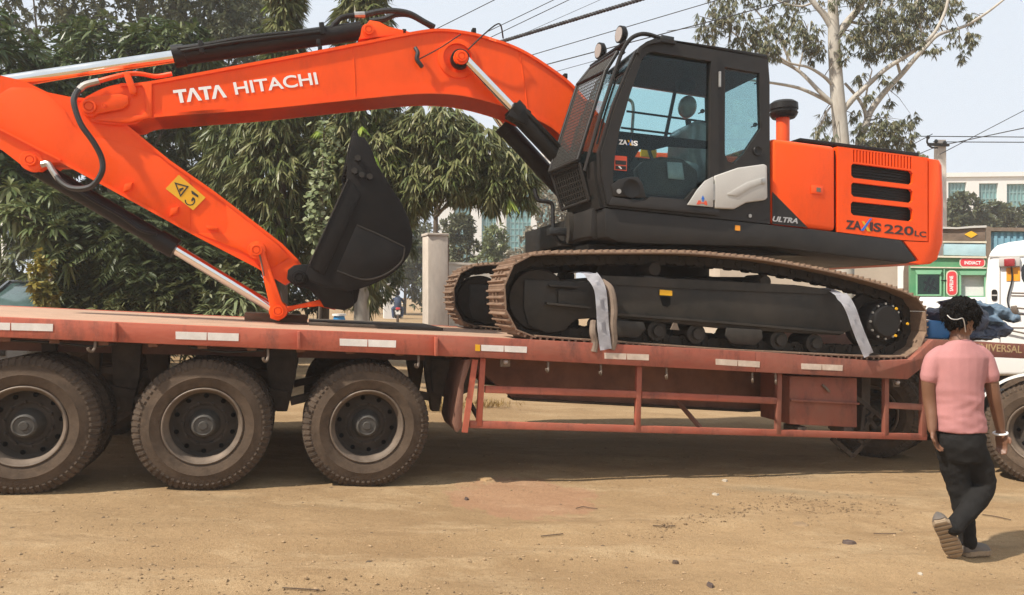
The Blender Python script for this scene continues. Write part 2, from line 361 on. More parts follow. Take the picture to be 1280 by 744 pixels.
# a line of crumbs pressed out by a tyre, and a rough patch near the guard frame
def crumbs(n, p0, p1, wd, smax, seed):
    r = np.random.default_rng(seed); V = []; Fc = []
    base = np.array([(1, 0, 0), (-1, 0, 0), (0, 1, 0), (0, -1, 0), (0, 0, 1), (0, 0, -1)], float); tri = [(0, 2, 4), (2, 1, 4), (1, 3, 4), (3, 0, 4), (2, 0, 5), (1, 2, 5), (3, 1, 5), (0, 3, 5)]
    for i in range(n):
        t = r.random(); x = p0[0]+(p1[0]-p0[0])*t+r.normal(0, wd); y = p0[1]+(p1[1]-p0[1])*t+r.normal(0, wd); s = .003+smax*r.random()**3; q = base*s*(.6+.8*r.random(3))*(1, 1, .7)+r.normal(0, s*.15, (6, 3))
        q += (x, y, ground_z(x, y)+s*.3); k = len(V); V += q.tolist(); Fc += [tuple(k+u for u in f) for f in tri]
    me = bpy.data.meshes.new('earth_crumbs'); me.from_pydata(V, [], Fc); return me
CRUMB = M('earth_crumb', (.20, .13, .07), .95, var=.4, scale=5)
tag(link('earth_crumbs', crumbs(420, (.92, 5.35), (2.5, 6.55), .08, .010, 31), CRUMB), 'line of earth crumbs pressed out along a wheel track', None, None, 'stuff')
tag(link('earth_crumbs', crumbs(380, (2.3, 6.2), (3.1, 6.4), .17, .011, 32), CRUMB), 'rough patch of earth crumbs before the guard frame', None, None, 'stuff')
tag(link('earth_crumbs', crumbs(260, (-2.2, 4.2), (.4, 4.12), .12, .010, 33), CRUMB), 'earth crumbs strewn along the lower edge of the yard', None, None, 'stuff')
# loose stones and crumbs: nobody could count them
def scatter(n, xr, yr, smin, smax, seed, flat=.6):
    r = np.random.default_rng(seed); V = []; Fc = []
    base = np.array([(1, 0, 0), (-1, 0, 0), (0, 1, 0), (0, -1, 0), (0, 0, 1), (0, 0, -1)], float)
    tri = [(0, 2, 4), (2, 1, 4), (1, 3, 4), (3, 0, 4), (2, 0, 5), (1, 2, 5), (3, 1, 5), (0, 3, 5)]
    for i in range(n):
        y = yr[0]+(yr[1]-yr[0])*r.random()**1.3; x = (xr[0]+(xr[1]-xr[0])*r.random())*y
        if vnoise(np.array([x*1.1]), np.array([y*2.3]), 11)[0] < -.12 and r.random() < .8: continue
        s = smin+(smax-smin)*r.random()**4
        sc = s*(.6+.8*r.random(3)); sc[2] *= flat; a = r.random()*6.28
        p = base*sc*(.75+.5*r.random((6, 1))); q = p.copy(); q[:, 0] = p[:, 0]*math.cos(a)-p[:, 1]*math.sin(a); q[:, 1] = p[:, 0]*math.sin(a)+p[:, 1]*math.cos(a)
        q += (x, y, ground_z(x, y)+sc[2]*.35); k = len(V); V += q.tolist(); Fc += [tuple(k+t for t in f) for f in tri]
    me = bpy.data.meshes.new('loose_stones'); me.from_pydata(V, [], Fc); return me
tag(link('loose_stones', scatter(9500, (-.75, .75), (3.6, 10.5), .002, .014, 21), M('stone_bits', (.30, .20, .11), .9, var=.45, scale=2.3)), 'small loose stones and clods strewn over the earth', None, None, 'stuff')
tag(link('dark_debris', scatter(700, (-.72, .72), (3.7, 9), .003, .017, 22, .25), M('dark_bits', (.10, .068, .042), .9, var=.4, scale=3.1)), 'dark leaf scraps and chips strewn over the earth', None, None, 'stuff')
# ------------------------------------------------------------------ low-bed trailer
T = Fr(-1.21, 6.30, R(14.94))
sc_, zc_ = T.L(459, 528); TR = Thing('lowbed_trailer', 'long rust red low-bed trailer carrying the orange excavator', 'trailer', T, (2.5, 1.45, 0))
TOP = [(-230, 386), (0, 396), (320, 410), (600, 421), (960, 440.5), (1090, 451), (1134, 449), (1161, 424), (1300, 431)]
BOT = [(1300, 449), (1167, 443), (1129, 473.5), (1073, 471), (960, 465.5), (600, 446.6), (320, 434.5), (0, 421), (-230, 410)]
tp, bp_ = T.P(TOP), T.P(BOT)
# extend the gooseneck a little further than the picture
bx_, by_ = [p[0] for p in BOT[::-1]], [p[1] for p in BOT[::-1]]; tx_, ty_ = [p[0] for p in TOP], [p[1] for p in TOP]
for x0, x1, mt in ((-230, 544, 'redox'), (544.4, 940, 'redmid'), (940.4, 1300, 'reddull')):   # three welded lengths, each a darker, duller red towards the neck
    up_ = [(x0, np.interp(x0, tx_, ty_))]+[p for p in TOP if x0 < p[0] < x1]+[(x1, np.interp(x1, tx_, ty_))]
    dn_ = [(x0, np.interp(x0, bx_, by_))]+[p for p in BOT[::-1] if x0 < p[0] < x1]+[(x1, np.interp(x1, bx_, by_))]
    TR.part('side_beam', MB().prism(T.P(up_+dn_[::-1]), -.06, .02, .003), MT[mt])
FARV = 2.95
TR.part('far_side_beam', MB().prism(tp+bp_, FARV-.05, FARV+.03, .006), MT['redox'])
d0 = [(q, z-.006) for q, z in tp]; d1 = [(q, z-.05) for q, z in tp][::-1]
TR.part('deck', MB().prism(d0+d1, .021, FARV-.051), MT['deck'])
# inner chassis rails: deep between the axles and the neck
rail = T.P([(-230, 432), (320, 446), (585, 452), (640, 497), (930, 512), (960, 510), (985, 470)], .75)
railt = [(q, z) for q, z in zip([p[0] for p in rail], np.interp([p[0] for p in rail], [p[0] for p in tp], [p[1]-.055 for p in tp]))]
for v in (.75, 2.1):
    TR.part('chassis_rail', MB().prism(rail+railt[::-1], v, v+.12), MT['reddark'])
    TR.part('rail_flange', MB().strip(rail[3:6], -.02, v-.06, v+.18), MT['grime'])
for px in range(-120, 1010, 62):
    q = T.L(px, 400)[0]; z = np.interp(q, [p[0] for p in tp], [p[1] for p in tp])-.056
    TR.part('cross_member', MB().box((q-.035, .03, z-.13), (q+.035, .744, z), .004), MT['reddark'])
# reflective tape
for i, (x0, y0, x1, y1, h) in enumerate([(-40, 402.3, 67, 405.0, 9.2), (219, 414.5, 299, 417, 9.5), (424, 423.3, 495.5, 425.8, 8.8), (601, 431, 659, 433.5, 7.6), (755, 441, 811.5, 443.2, 7.4), (894, 448.5, 950, 452, 7.4), (1001, 454.3, 1053.5, 456.5, 7.2)]):
    n = 2 if i != 1 else 2
    for k in range(n):
        a, b = k/n+.006, (k+1)/n-.006; xa, xb = x0+(x1-x0)*a, x0+(x1-x0)*b; ya, yb = y0+(y1-y0)*a, y0+(y1-y0)*b
        TR.part('reflector_strip', MB().prism(T.P([(xa, ya), (xb, yb), (xb-.4, yb+h), (xa+.3, ya+h)], -.06), -.0635, -.0605), MT['reflector' if i < 4 else 'tape2'])
TR.part('plate_label', MB().prism(T.P([(594, 430.6), (600, 431), (600, 439), (594, 438.6)], -.06), -.064, -.0605), MT['yellow'])
# stake ribs and rope hooks
for px, ya, yb in ((144.5, 402.5, 427.5), (373.5, 413.5, 437), (544.5, 420.5, 445.3)):
    q, z0 = T.L(px, yb, -.06); z1 = T.L(px, ya, -.06)[1]
    TR.part('stake_rib', MB().box((q-.013, -.105, z0+.004), (q+.013, -.061, z1-.004), .004), MT['redox'])
for px, py in ((119, 425), (335, 438), (523, 446), (685, 452), (751, 456), (833, 461), (940, 466), (969, 468)):
    q, z = T.L(px, py, -.03)
    TR.part('rope_hook', MB().hose([(q, -.03, z+.02), (q, -.035, z-.05), (q-.012, -.06, z-.085), (q-.03, -.085, z-.075), (q-.034, -.09, z-.055)], .011, 7, 5), MT['rimedge'])
# side guard frame
for pa, pb, wd in (((604, 448), (599.5, 535), .05), ((800, 458), (798, 541), .05), ((975.5, 466), (974, 545), .05), ((1109.5, 472), (1109, 546), .05), ((1157, 452), (1156, 548), .06)):
    q0, z0 = T.L(*pa); q1, z1 = T.L(*pb)
    TR.part('guard_post', MB().bar((q0, .03, z0), (q1, .03, z1+.012), .05, wd, .004), MT['redox' if pa[0] < 700 else 'redmid' if pa[0] < 900 else 'reddull'])
for pa, pb in (((607, 487), (797, 493.5)), ((803, 494), (972, 501.5)), ((1112, 507), (1154, 509.5)), ((588, 531), (1160, 547))):
    q0, z0 = T.L(*pa); q1, z1 = T.L(*pb)
    TR.part('guard_rail', MB().bar((q0, .03, z0), (q1, .03, z1), .045, .062, .004), MT['redmid' if pa[0] < 1000 else 'reddull'])
TR.part('brace', MB().bar(T.p3(848, 503, .35), T.p3(878, 538, .06), .03, .035), MT['reddark'])
TR.part('brace', MB().bar(T.p3(584, 498, .35), T.p3(604, 533, .06), .03, .035), MT['grime'])
# mudflap board behind the third wheel
fl = MB().prism(T.P([(590, 449), (580, 480), (577, 535), (571, 541), (567, 530), (573, 485), (581, 450)]), .0, .62, .004)
TR.part('mudflap', fl, MT['reddark'])
TR.part('mudflap_edge', MB().strip(T.P([(590, 449), (584, 492), (577, 540)]), .05, -.018, -.001), MT['redox'])
TR.part('inner_board', MB().prism(T.P([(538, 449), (592, 451), (588, 488), (560, 498), (540, 490)], .7), .64, .70), MT['grime'])
# side lamp
q, z = T.L(631, 452, .02)
lb = TR.part('lamp_bracket', MB().box((q-.045, .0, z-.045), (q+.045, .03, z+.035), .006), MT['rimedge'])
TR.part('lamp_bulb', MB().ball((q, -.012, z), .024, 2), MT['lamp'], lb)
q, z = T.L(1119, 478, .02)
lb = TR.part('lamp_bracket', MB().box((q-.04, .0, z-.045), (q+.04, .03, z+.035), .006), MT['grime'])
TR.part('lamp_bulb', MB().ball((q, -.012, z), .024, 2), MT['lamp'], lb)
# tool box
tb = T.P([(987, 470), (1071.5, 472.5), (1071.5, 534.5), (987, 530.5)], .05)
b = TR.part('tool_box', MB().prism(tb, .05, .55, .008), MT['reddull'])
q0, z0 = T.L(987, 500, .05); q1, z1 = T.L(1072, 504.5, .05)
TR.part('box_ledge', MB().bar((q0, .035, z0), (q1, .035, z1), .028, .02, .003), MT['reddull'], b)
TR.part('box_handle', MB().bar(T.p3(1028, 481, .04), T.p3(1037, 490, .02), .02, .022, .004), MT['rimedge'], b)
for px in (1003, 1060):
    q, z = T.L(px, 535 if px < 1030 else 534, .06); TR.part('box_foot', MB().box((q-.05, .06, z-.05), (q+.05, .30, z+.01), .006), MT['grime'], b)
# landing gear
lg = TR.part('landing_leg', MB().bar(T.p3(1079, 470, .35), T.p3(1077, 540, .35), .10, .11, .006), MT['grime'])
for a, b in (((1066, 494), (1106, 526)), ((1104, 528), (1065, 570)), ((1065, 570), (1040, 548)), ((1079, 508), (1076, 540)), ((1083, 520), (1098, 541)), ((1090, 515), (1080, 537)), ((1072, 548), (1080, 556))):
    TR.part('gear_bar', MB().bar(T.p3(*a, .18), T.p3(*b, .18), .035, .042), MT['rim'], lg)
# suspension: hangers and springs
for px, w_ in ((60, 10), (157, 19), (352, 20), (545, 14)):
    h = T.P([(px-w_, 428), (px+w_, 430), (px+w_*.9, 470), (px+w_*.35, 515), (px-w_*.35, 515), (px-w_*.9, 470)], .7)
    for v in (.72, 2.1): TR.part('spring_hanger', MB().prism(h, v, v+.12, .01), MT['grime'])

TYRES = []
def tyre_profile(R_, w):
    return [(.295, .055), (.30, .02), (.325, .004), (.38, -.004), (.386, -.007), (.392, -.003), (.43, .0), (R_-.055, .012), (R_-.022, .032), (R_-.006, .05), (R_-.006, w-.05), (R_-.022, w-.032), (R_-.055, w-.012), (.40, w), (.31, w-.005), (.295, w-.05)]
def lug_mesh(R_, w, n=66):
    m = MB()
    for sd in (0, 1):
        for k in range(n):
            a = 2*math.pi*(k+.5*sd)/n; da = 2*math.pi/n*.30
            def pt(r, d, ang): return (r*math.cos(ang), d if not sd else w-d, r*math.sin(ang))
            m.hexa([pt(R_-.075, .008, a-da), pt(R_-.012, .044, a-da), pt(R_-.012, .044, a+da), pt(R_-.075, .008, a+da),
                    pt(R_-.055, .002, a-da*.8), pt(R_-.002, .040, a-da*.8), pt(R_-.002, .040, a+da*.8), pt(R_-.055, .002, a+da*.8)])
    for k in range(n):
        a = 2*math.pi*k/n; da = 2*math.pi/n*.36
        def pt(r, d, ang): return (r*math.cos(ang), d, r*math.sin(ang))
        for (d0, d1, sh) in ((.045, .118, 0), (.126, w-.126, .4), (w-.118, w-.045, .0)):
            s_ = sh*2*math.pi/n
            m.hexa([pt(R_-.012, d0, a-da+s_), pt(R_-.012, d0, a+da+s_), pt(R_-.012, d1, a+da+s_*.5), pt(R_-.012, d1, a-da+s_*.5),
                    pt(R_+.002, d0, a-da+s_), pt(R_+.002, d0, a+da+s_), pt(R_+.002, d1, a+da+s_*.5), pt(R_+.002, d1, a-da+s_*.5)])
    return m
WR, WW = .520, .275
def wheel_meshes():
    g = {}
    g['wheel'] = MB().lathe(tyre_profile(WR, WW), 0, 0, 72).mesh('wheel', smooth=50)
    g['tread'] = lug_mesh(WR, WW).mesh('tread', smooth=0)
    g['rim_flange'] = MB().lathe([(.300, .055), (.304, .010), (.296, .003), (.286, .008), (.280, .04), (.262, .055), (.258, .10)], 0, 0, 56).mesh('rim_flange', smooth=50)
    g['rim'] = MB().lathe([(.258, .10), (.254, .145), (.235, .175), (.20, .165), (.175, .150), (.16, .152), (.148, .165), (.0, .165)], 0, 0, 56).mesh('rim', smooth=30)
    g['hub'] = MB().lathe([(.118, .165), (.112, .135), (.095, .085), (.088, .045), (.072, .032), (.066, .040), (.035, .038), (.030, .028), (.0, .027)], 0, 0, 36).mesh('hub', smooth=30)
    m = MB()
    for k in range(10):
        a = 2*math.pi*k/10+.1; c = (.168*math.cos(a), .150, .168*math.sin(a)); m.cyl((c[0], .155, c[2]), (c[0], .125, c[2]), .0135, .011, 6)
    g['wheel_nuts'] = m.mesh('wheel_nut', smooth=0)
    m = MB()
    for k in range(10):
        a = 2*math.pi*(k+.5)/10+.1; c = (.222*math.cos(a), 0, .222*math.sin(a)); m.cyl((c[0], .176, c[2]), (c[0], .160, c[2]), .019, .019, 10)
    g['hand_holes'] = m.mesh('hand_hole', smooth=0)
    g['inner'] = MB().lathe([(.295, .05), (.27, .06), (.25, .14), (.0, .14)], 0, 0, 40).mesh('rim', smooth=30)
    return g
WM = wheel_meshes()
def put_wheel(th, q, v, z, roll, face=True, name='wheel'):
    loc = Vector((q, v, z))-th.base
    w0 = link(name, WM['wheel'], MT['tyre'], th.o); w0.location = loc; w0.rotation_euler = (0, roll, 0)
    link('tread', WM['tread'], MT['tread'], w0)
    if face:
        link('rim_flange', WM['rim_flange'], MT['rimedge'], w0); link('rim', WM['rim'], MT['rim'], w0); link('hub', WM['hub'], MT['hub'], w0)
        tag(link('wheel_nut', WM['wheel_nuts'], MT['rim'], w0), kind='stuff'); tag(link('hand_hole', WM['hand_holes'], MT['dark'], w0), kind='stuff')
    else: link('rim', WM['inner'], MT['grime'], w0)
    return w0
for i, px in enumerate((27, 253, 459)):
    q = T.L(px, 528)[0]; p = T.w(q, .1, 0); z = ground_z(p.x, p.y)+WR-.012
    put_wheel(TR, q, .0, z, .3+i*1.1); put_wheel(TR, q, .34, z, .9+i, False)
    p = T.w(q, 2.6, 0); z2 = ground_z(p.x, p.y)+WR-.012
    put_wheel(TR, q, 2.30, z2, .2+i, False); put_wheel(TR, q, 2.64, z2, .5+i, False)
    TR.part('axle', MB().cyl((q, .30, z), (q, 2.7, z2), .07, .07, 16), MT['grime'])
    sp = [(q-.62, z+.10), (q-.3, z+.17), (q, z+.19), (q+.3, z+.17), (q+.62, z+.10)]
    for v in (.70, 2.12): TR.part('leaf_spring', MB().strip(sp, .07, v, v+.09), MT['grime'])
# air line sagging under the beam
TR.part('air_line', MB().hose([T.p3(-20, 424, .05), T.p3(60, 428, .05), T.p3(115, 433, .05), T.p3(145, 430, .05)], .009), MT['rubber'])
TR.part('air_line', MB().hose([T.p3(235, 433, .05), T.p3(280, 440, .05), T.p3(330, 438, .05)], .009), MT['rubber'])

# ---- lettering helper
TXT = {}
def text_mesh(s, bold=.02, shear=0., depth=.004, space=1.):
    cu = bpy.data.curves.new('lettering', 'FONT'); cu.body = s; cu.size = 1; cu.offset = bold; cu.shear = shear; cu.extrude = depth/2; cu.space_character = space; cu.resolution_u = 4
    o = bpy.data.objects.new('lettering', cu); COL.objects.link(o); bpy.context.view_layer.update()
    me = bpy.data.meshes.new_from_object(o.evaluated_get(bpy.context.evaluated_depsgraph_get())); bpy.data.objects.remove(o); bpy.data.curves.remove(cu)
    co = np.zeros(len(me.vertices)*3); me.vertices.foreach_get('co', co); return me, co.reshape(-1, 3)
def letters(th, s, a, b, top, v, mat, parent=None, fit_h=None, out=.004, **kw):
    """write s on the plane at depth v: baseline from pixel a to pixel b, cap top over a at pixel top"""
    me, co = text_mesh(s, **kw) if isinstance(s, str) else s
    lo, hi = co.min(0), co.max(0)
    pa, pb, pt = (np.array(th.fr.L(*p, v)) for p in (a, b, top))
    e = (pb-pa); Ln = np.linalg.norm(e); e = e/Ln; up = np.array((-e[1], e[0])); H = abs(np.dot(pt-pa, up))
    sx = Ln/(hi[0]-lo[0]); sy = H/(hi[1]-lo[1]); x = (co[:, 0]-lo[0])*sx; y = (co[:, 1]-lo[1])*sy
    r = np.empty_like(co); pl = pa[None]+x[:, None]*e[None]+y[:, None]*up[None]
    r[:, 0] = pl[:, 0]; r[:, 2] = pl[:, 1]; r[:, 1] = v-out*.5-(co[:, 2]*.4); r -= np.array(th.base)[None]
    me.vertices.foreach_set('co', r.ravel()); me.update(); me.materials.clear()
    return link('lettering', me, mat, parent or th.o)
gold = M('faded_gold_paint', (.50, .34, .17), .7, var=.25, scale=20)
letters(TR, 'UNIVERSAL', (1217, 438.2), (1277, 441.5), (1217, 428.8), -.06, gold, bold=.012)

# timber block and steel plate lying on the deck
def deck_z(q): return float(np.interp(q, [p[0] for p in tp], [p[1]-.006 for p in tp]))
q0, q1 = T.L(306, 400, 1.9)[0], T.L(384, 400, 1.9)[0]
zd = deck_z((q0+q1)/2); sl_ = (deck_z(q1)-deck_z(q0))
solo('timber_block', MB().hexa([(q0, 1.84, deck_z(q0)), (q1, 1.84, deck_z(q1)), (q1, 2.15, deck_z(q1)), (q0, 2.15, deck_z(q0)), (q0, 1.84, deck_z(q0)+.085), (q1, 1.84, deck_z(q1)+.085), (q1, 2.15, deck_z(q1)+.085), (q0, 2.15, deck_z(q0)+.085)], .008), MT['wood'],
     'weathered brown timber lying on the trailer deck behind the bucket linkage', 'timber', ((q0+q1)/2, 2.0, zd), fr=T)
q0, q1 = T.L(386, 400, 1.5)[0], T.L(548, 400, 1.5)[0]
solo('steel_plate', MB().hexa([(q0, 1.2, deck_z(q0)+.002), (q1, 1.2, deck_z(q1)+.002), (q1, 2.6, deck_z(q1)+.002), (q0, 2.6, deck_z(q0)+.002), (q0, 1.2, deck_z(q0)+.032), (q1, 1.2, deck_z(q1)+.032), (q1, 2.6, deck_z(q1)+.032), (q0, 2.6, deck_z(q0)+.032)], .004), MT['grime'],
     'flat dark steel plate lying on the trailer deck below the bucket', 'plate', ((q0+q1)/2, 1.9, deck_z((q0+q1)/2)), fr=T)
# ------------------------------------------------------------------ excavator
q_, z_ = T.L(880, 440)
EX = Thing('excavator', 'orange and black crawler excavator loaded on the red trailer', 'excavator', T, (3.4, 1.5, z_))
NB, CV = .15, 1.5               # near body face, machine centre line
def seg_pts(path, pitch_n):
    P = [np.array(p) for p in smooth_path([(a, 0, b) for a, b in path]+[(path[0][0], 0, path[0][1])], 10)]
    P = np.array([(p[0], p[2]) for p in P]); d = np.r_[0, np.cumsum(np.linalg.norm(np.diff(P, axis=0), axis=1))]
    t = np.linspace(0, d[-1], pitch_n+1)[:-1]; f = lambda u: np.stack([np.interp(u % d[-1], d, P[:, k]) for k in (0, 1)], -1)
    return f(t), (f(t+.02)-f(t-.02)), d[-1], f
TRK = T.P([(629, 372), (632, 348), (645, 327), (672, 316), (720, 314), (774, 313.5), (855, 314), (910, 318), (960, 323.5), (1040, 338), (1110, 356), (1146, 371), (1158, 390), (1158, 420), (1146, 440), (1120, 448.5), (1040, 446), (960, 442.2), (898, 439), (769, 430), (690, 424.5), (655, 419), (636, 400)])
NS = 48
pos, tan, plen, fpath = seg_pts(TRK, NS); pitch = plen/NS
area = .5*sum(pos[i][0]*pos[(i+1) % NS][1]-pos[(i+1) % NS][0]*pos[i][1] for i in range(NS)); sgn = 1 if area < 0 else -1
m = MB()
L2 = pitch*.485
m.box((-L2, 0, -.006), (L2, .60, .008), .002)
for x in (-.62, 0., .62): m.prism([(x*L2-.013, .008), (x*L2+.013, .008), (x*L2+.006, .034), (x*L2-.006, .034)], .004, .596)
for y in (.24, .36):
    for x in (-.031, .031): m.box((x-.012, y-.012, .0081), (x+.012, y+.012, .026))
shoe_me = m.mesh('track_shoe', smooth=0)
def chain_mesh(v0):
    m = MB(); n = NS*2; t = np.arange(n)*plen/n; P = fpath(t); D = fpath(t+.02)-fpath(t-.02)
    for k in range(n):
        d = D[k]/np.linalg.norm(D[k]); nr = np.array((-d[1], d[0]))*sgn; c = P[k]-nr*.062; L_ = plen/n*.56
        for (a, b) in ((.20, .245), (.355, .40)):
            o = .0 if k % 2 else .010
            pts = [c+d*L_*sx+nr*(.05*sy-o) for sx, sy in ((-1, -.6), (-.5, -1), (.5, -1), (1, -.6), (1, .9), (-1, .9))]
            m.prism([tuple(p) for p in pts], v0+a+o*.6, v0+b+o*.6)
        if k % 2 == 0: m.cyl((c[0], v0+.19, c[1]), (c[0], v0+.41, c[1]), .024, .024, 8)
    return m
for v0 in (0., 2.4):
    tr = EX.part('track', chain_mesh(v0), MT['chain'], smooth=0)
    for k in range(NS):
        d = tan[k]/np.linalg.norm(tan[k]); nr = np.array((-d[1], d[0]))*sgn
        o = link('track_shoe', shoe_me, MT['shoe'], tr)
        X = Vector((d[0], 0, d[1])); Z = Vector((nr[0], 0, nr[1])); Y = Z.cross(X)
        Mx = Matrix((X, Y, Z)).transposed().to_4x4()
        yy = v0 if Y.y > 0 else v0+.6
        Mx.translation = Vector((pos[k][0]-nr[0]*.02, yy, pos[k][1]-nr[1]*.02))-EX.base
        o.matrix_local = Mx
    near = v0 < 1
    o_ = v0 if near else v0   # the far frame repeats the near one
    fv = lambda pts: T.P(pts, 0.)
    fr_ = EX.part('track_frame', MB().prism(fv([(757, 345), (880, 351), (1000, 357), (1050, 364), (1078, 384), (1080, 410), (1058, 420), (930, 413), (770, 397), (757, 392)]), v0+.10, v0+.50, .012), MT['frame'])
    EX.part('frame_ledge', MB().strip(fv([(766, 394), (900, 404), (1060, 418)]), .022, v0+.062, v0+.10), MT['frame'], fr_)
    EX.part('frame_slope', MB().prism(fv([(757, 344), (880, 350), (1000, 356), (1046, 362), (1046, 368), (880, 361.5), (757, 355)]), v0+.085, v0+.0995), MT['frame'], fr_)
    EX.part('idler_cover', MB().prism(fv([(661, 349), (742, 352), (757, 352), (757, 398), (727, 400), (712, 414), (690, 418), (666, 408), (660, 385)]), v0+.14, v0+.46, .012), MT['frame'], fr_)
    EX.part('idler_plate', MB().prism(fv([(703, 362), (742, 364), (742, 386), (703, 383)]), v0+.115, v0+.139, .004), MT['frame'], fr_)
    EX.part('idler_rib', MB().strip(fv([(687, 380.5), (742, 386)]), .018, v0+.07, v0+.139), MT['frame'], fr_)
    EX.part('idler_rib', MB().strip(fv([(690, 357.5), (728, 360)]), .014, v0+.08, v0+.139), MT['frame'], fr_)
    q, z = T.L(673, 372)
    EX.part('idler_wheel', MB().lathe([(.0, .16), (.27, .16), (.285, .19), (.285, .41), (.27, .44), (0, .44)], q+.05, z-.02, 40, v0), MT['chain'], fr_)
    for px, py in ((786, 404), (830, 408), (880, 412), (935, 416), (985, 420), (1030, 424)):
        q, z = T.L(px, py+5)
        EX.part('track_roller', MB().lathe([(.0, .11), (.05, .105), (.055, .14), (.095, .145), (.095, .45), (.05, .46), (0, .46)], q, z-.01, 24, v0), MT['frame'], fr_)
    for a in (((773, 401), (808, 403), (811, 412), (800, 423), (777, 421), (772, 412)), ((913, 410), (957, 413), (958, 424), (948, 432), (918, 430), (911, 420))):
        EX.part('roller_guard', MB().prism(fv(a), v0+.055, v0+.085, .008), MT['frame'], fr_)
    for px, py in ((826, 336), (966, 352)):
        q, z = T.L(px, py)
        EX.part('carrier_roller', MB().lathe([(.0, .12), (.06, .12), (.072, .15), (.072, .42), (0, .42)], q, z, 24, v0), MT['chain'], fr_)
        EX.part('roller_bracket', MB().prism(fv([(px-13, py+8), (px+13, py+10), (px+17, py+17), (px-16, py+15)]), v0+.13, v0+.4, .006), MT['frame'], fr_)
    q, z = T.L(1114, 402)
    EX.part('sprocket', MB().lathe([(.0, .26), (.30, .26), (.31, .28), (.31, .32), (.30, .34), (0, .34)], q, z, 44, v0), MT['chain'], fr_)
    tm = EX.part('travel_motor', MB().lathe([(.20, .26), (.20, .12), (.185, .095), (.165, .085), (.16, .055), (.145, .045), (0, .045)], q, z, 40, v0), MT['black'], fr_)
    mm = MB()
    for k in range(12):
        a = 2*math.pi*k/12; mm.cyl((q+.178*math.cos(a), v0+.092, z+.178*math.sin(a)), (q+.178*math.cos(a), v0+.072, z+.178*math.sin(a)), .012, .012, 6)
    EX.part('motor_bolts', mm, MT['steel'], fr_)
    for px, py in ((1124, 386), (1138, 405), (1123, 420)):
        qq, zz = T.L(px, py, v0 if near else 0)
        if near: EX.part('oil_plug', MB().cyl((qq, .045, zz), (qq, .03, zz), .014, .014, 6), MT['yellow'], fr_)
    if near:
        EX.part('warning_label', MB().prism(T.P([(824.5, 362), (840, 363.5), (840, 370), (824.5, 369)], .085), .080, .0845), MT['yellow'], fr_)
        EX.part('step_hole', MB().prism(T.P([(825, 370.5), (838, 371.5), (838, 381), (834, 384), (828, 382)], .0985), .095, .0985), MT['dark'], fr_)
        EX.part('bracket_plate', MB().prism(T.P([(842, 403.5), (846, 404), (849, 413), (838, 412)], .05), .045, .06), MT['rimedge'], fr_)
c = EX.part('center_frame', MB().box((2.35, .5, z_+.33), (4.15, 2.5, z_+.72), .05), MT['frame'])
EX.part('swing_bearing', MB().tube([(3.3, CV, z_+.70), (3.3, CV, z_+.98)], .62, 48), MT['chain'])

# ---- upper frame
BODY0 = T.P([(756, 259.8), (960, 280.6), (1011, 286), (1127, 300), (1147, 326), (1133, 329.3), (960, 308.5), (800, 304.5), (772, 302), (757, 296)], NB)
mf = EX.part('main_frame', MB().prism(BODY0, NB, 2.85, .012), MT['cabgrey'])
EX.part('frame_label', MB().prism(T.P([(918.7, 281.5), (925, 282.2), (925, 288.8), (918.7, 288)], NB), NB-.004, NB-.0005), MT['amber'], mf)
EX.part('front_step', MB().prism(T.P([(735, 262), (757, 261), (757, 296), (741, 301), (733, 296)], .45), .35, 1.15, .01), MT['cabgrey'], mf)
EX.part('belly_plate', MB().box((2.15, .5, T.L(800, 304, .5)[1]-.10), (5.3, 2.5, T.L(800, 304, .5)[1]-.02)), MT['black'], mf)
# hose and bar under the cab front
EX.part('grab_bar', MB().hose([T.p3(668, 236, 1.0), T.p3(673, 250, 1.0), T.p3(689, 254, 1.0), T.p3(691, 270, 1.0), T.p3(692, 288, 1.0), T.p3(699, 302, 1.0), T.p3(716, 306, 1.0)], .022), MT['rubber'])
EX.part('step_pad', MB().bar(T.p3(685, 289.5, .98), T.p3(716, 290, .98), .12, .075, .012), MT['rubber'])
EX.part('bracket_disc', MB().tube([T.p3(709, 285, .9), T.p3(712, 285, .9)+Vector((.05, 0, 0))], .16, 20, squash=.45), MT['frame'])

# ---- engine hood
h1 = T.P([(965, 172.5), (1045.3, 182.8), (1045.3, 289.6), (1011, 285.8), (1000, 284.5), (965, 280.8)], NB)
EX.part('hood_panel', MB().prism(h1, NB, 2.85, .05, 4), MT['orange'])
tri = T.P([(965.2, 240), (1009.5, 284.8), (965.2, 280)], NB)
hp = EX.part('hood_decal', MB().prism(tri, NB-.004, NB-.0008), MT['cabgrey'])
letters(EX, 'ULTRA', (965.5, 276.8), (997, 279.8), (965.5, 270), NB-.004, MT['greyink'], bold=.03, shear=.25)
lk = EX.part('hood_lock', MB().prism(T.P([(1013.5, 231.5), (1028, 233), (1028, 243.5), (1013.5, 242)], NB), NB-.012, NB-.001, .004), MT['orange_in'])
EX.part('lock_barrel', MB().prism(T.P([(1019.5, 234.5), (1024.5, 235.2), (1024.5, 240.5), (1019.5, 239.8)], NB), NB-.017, NB-.0125), MT['rimedge'], lk)
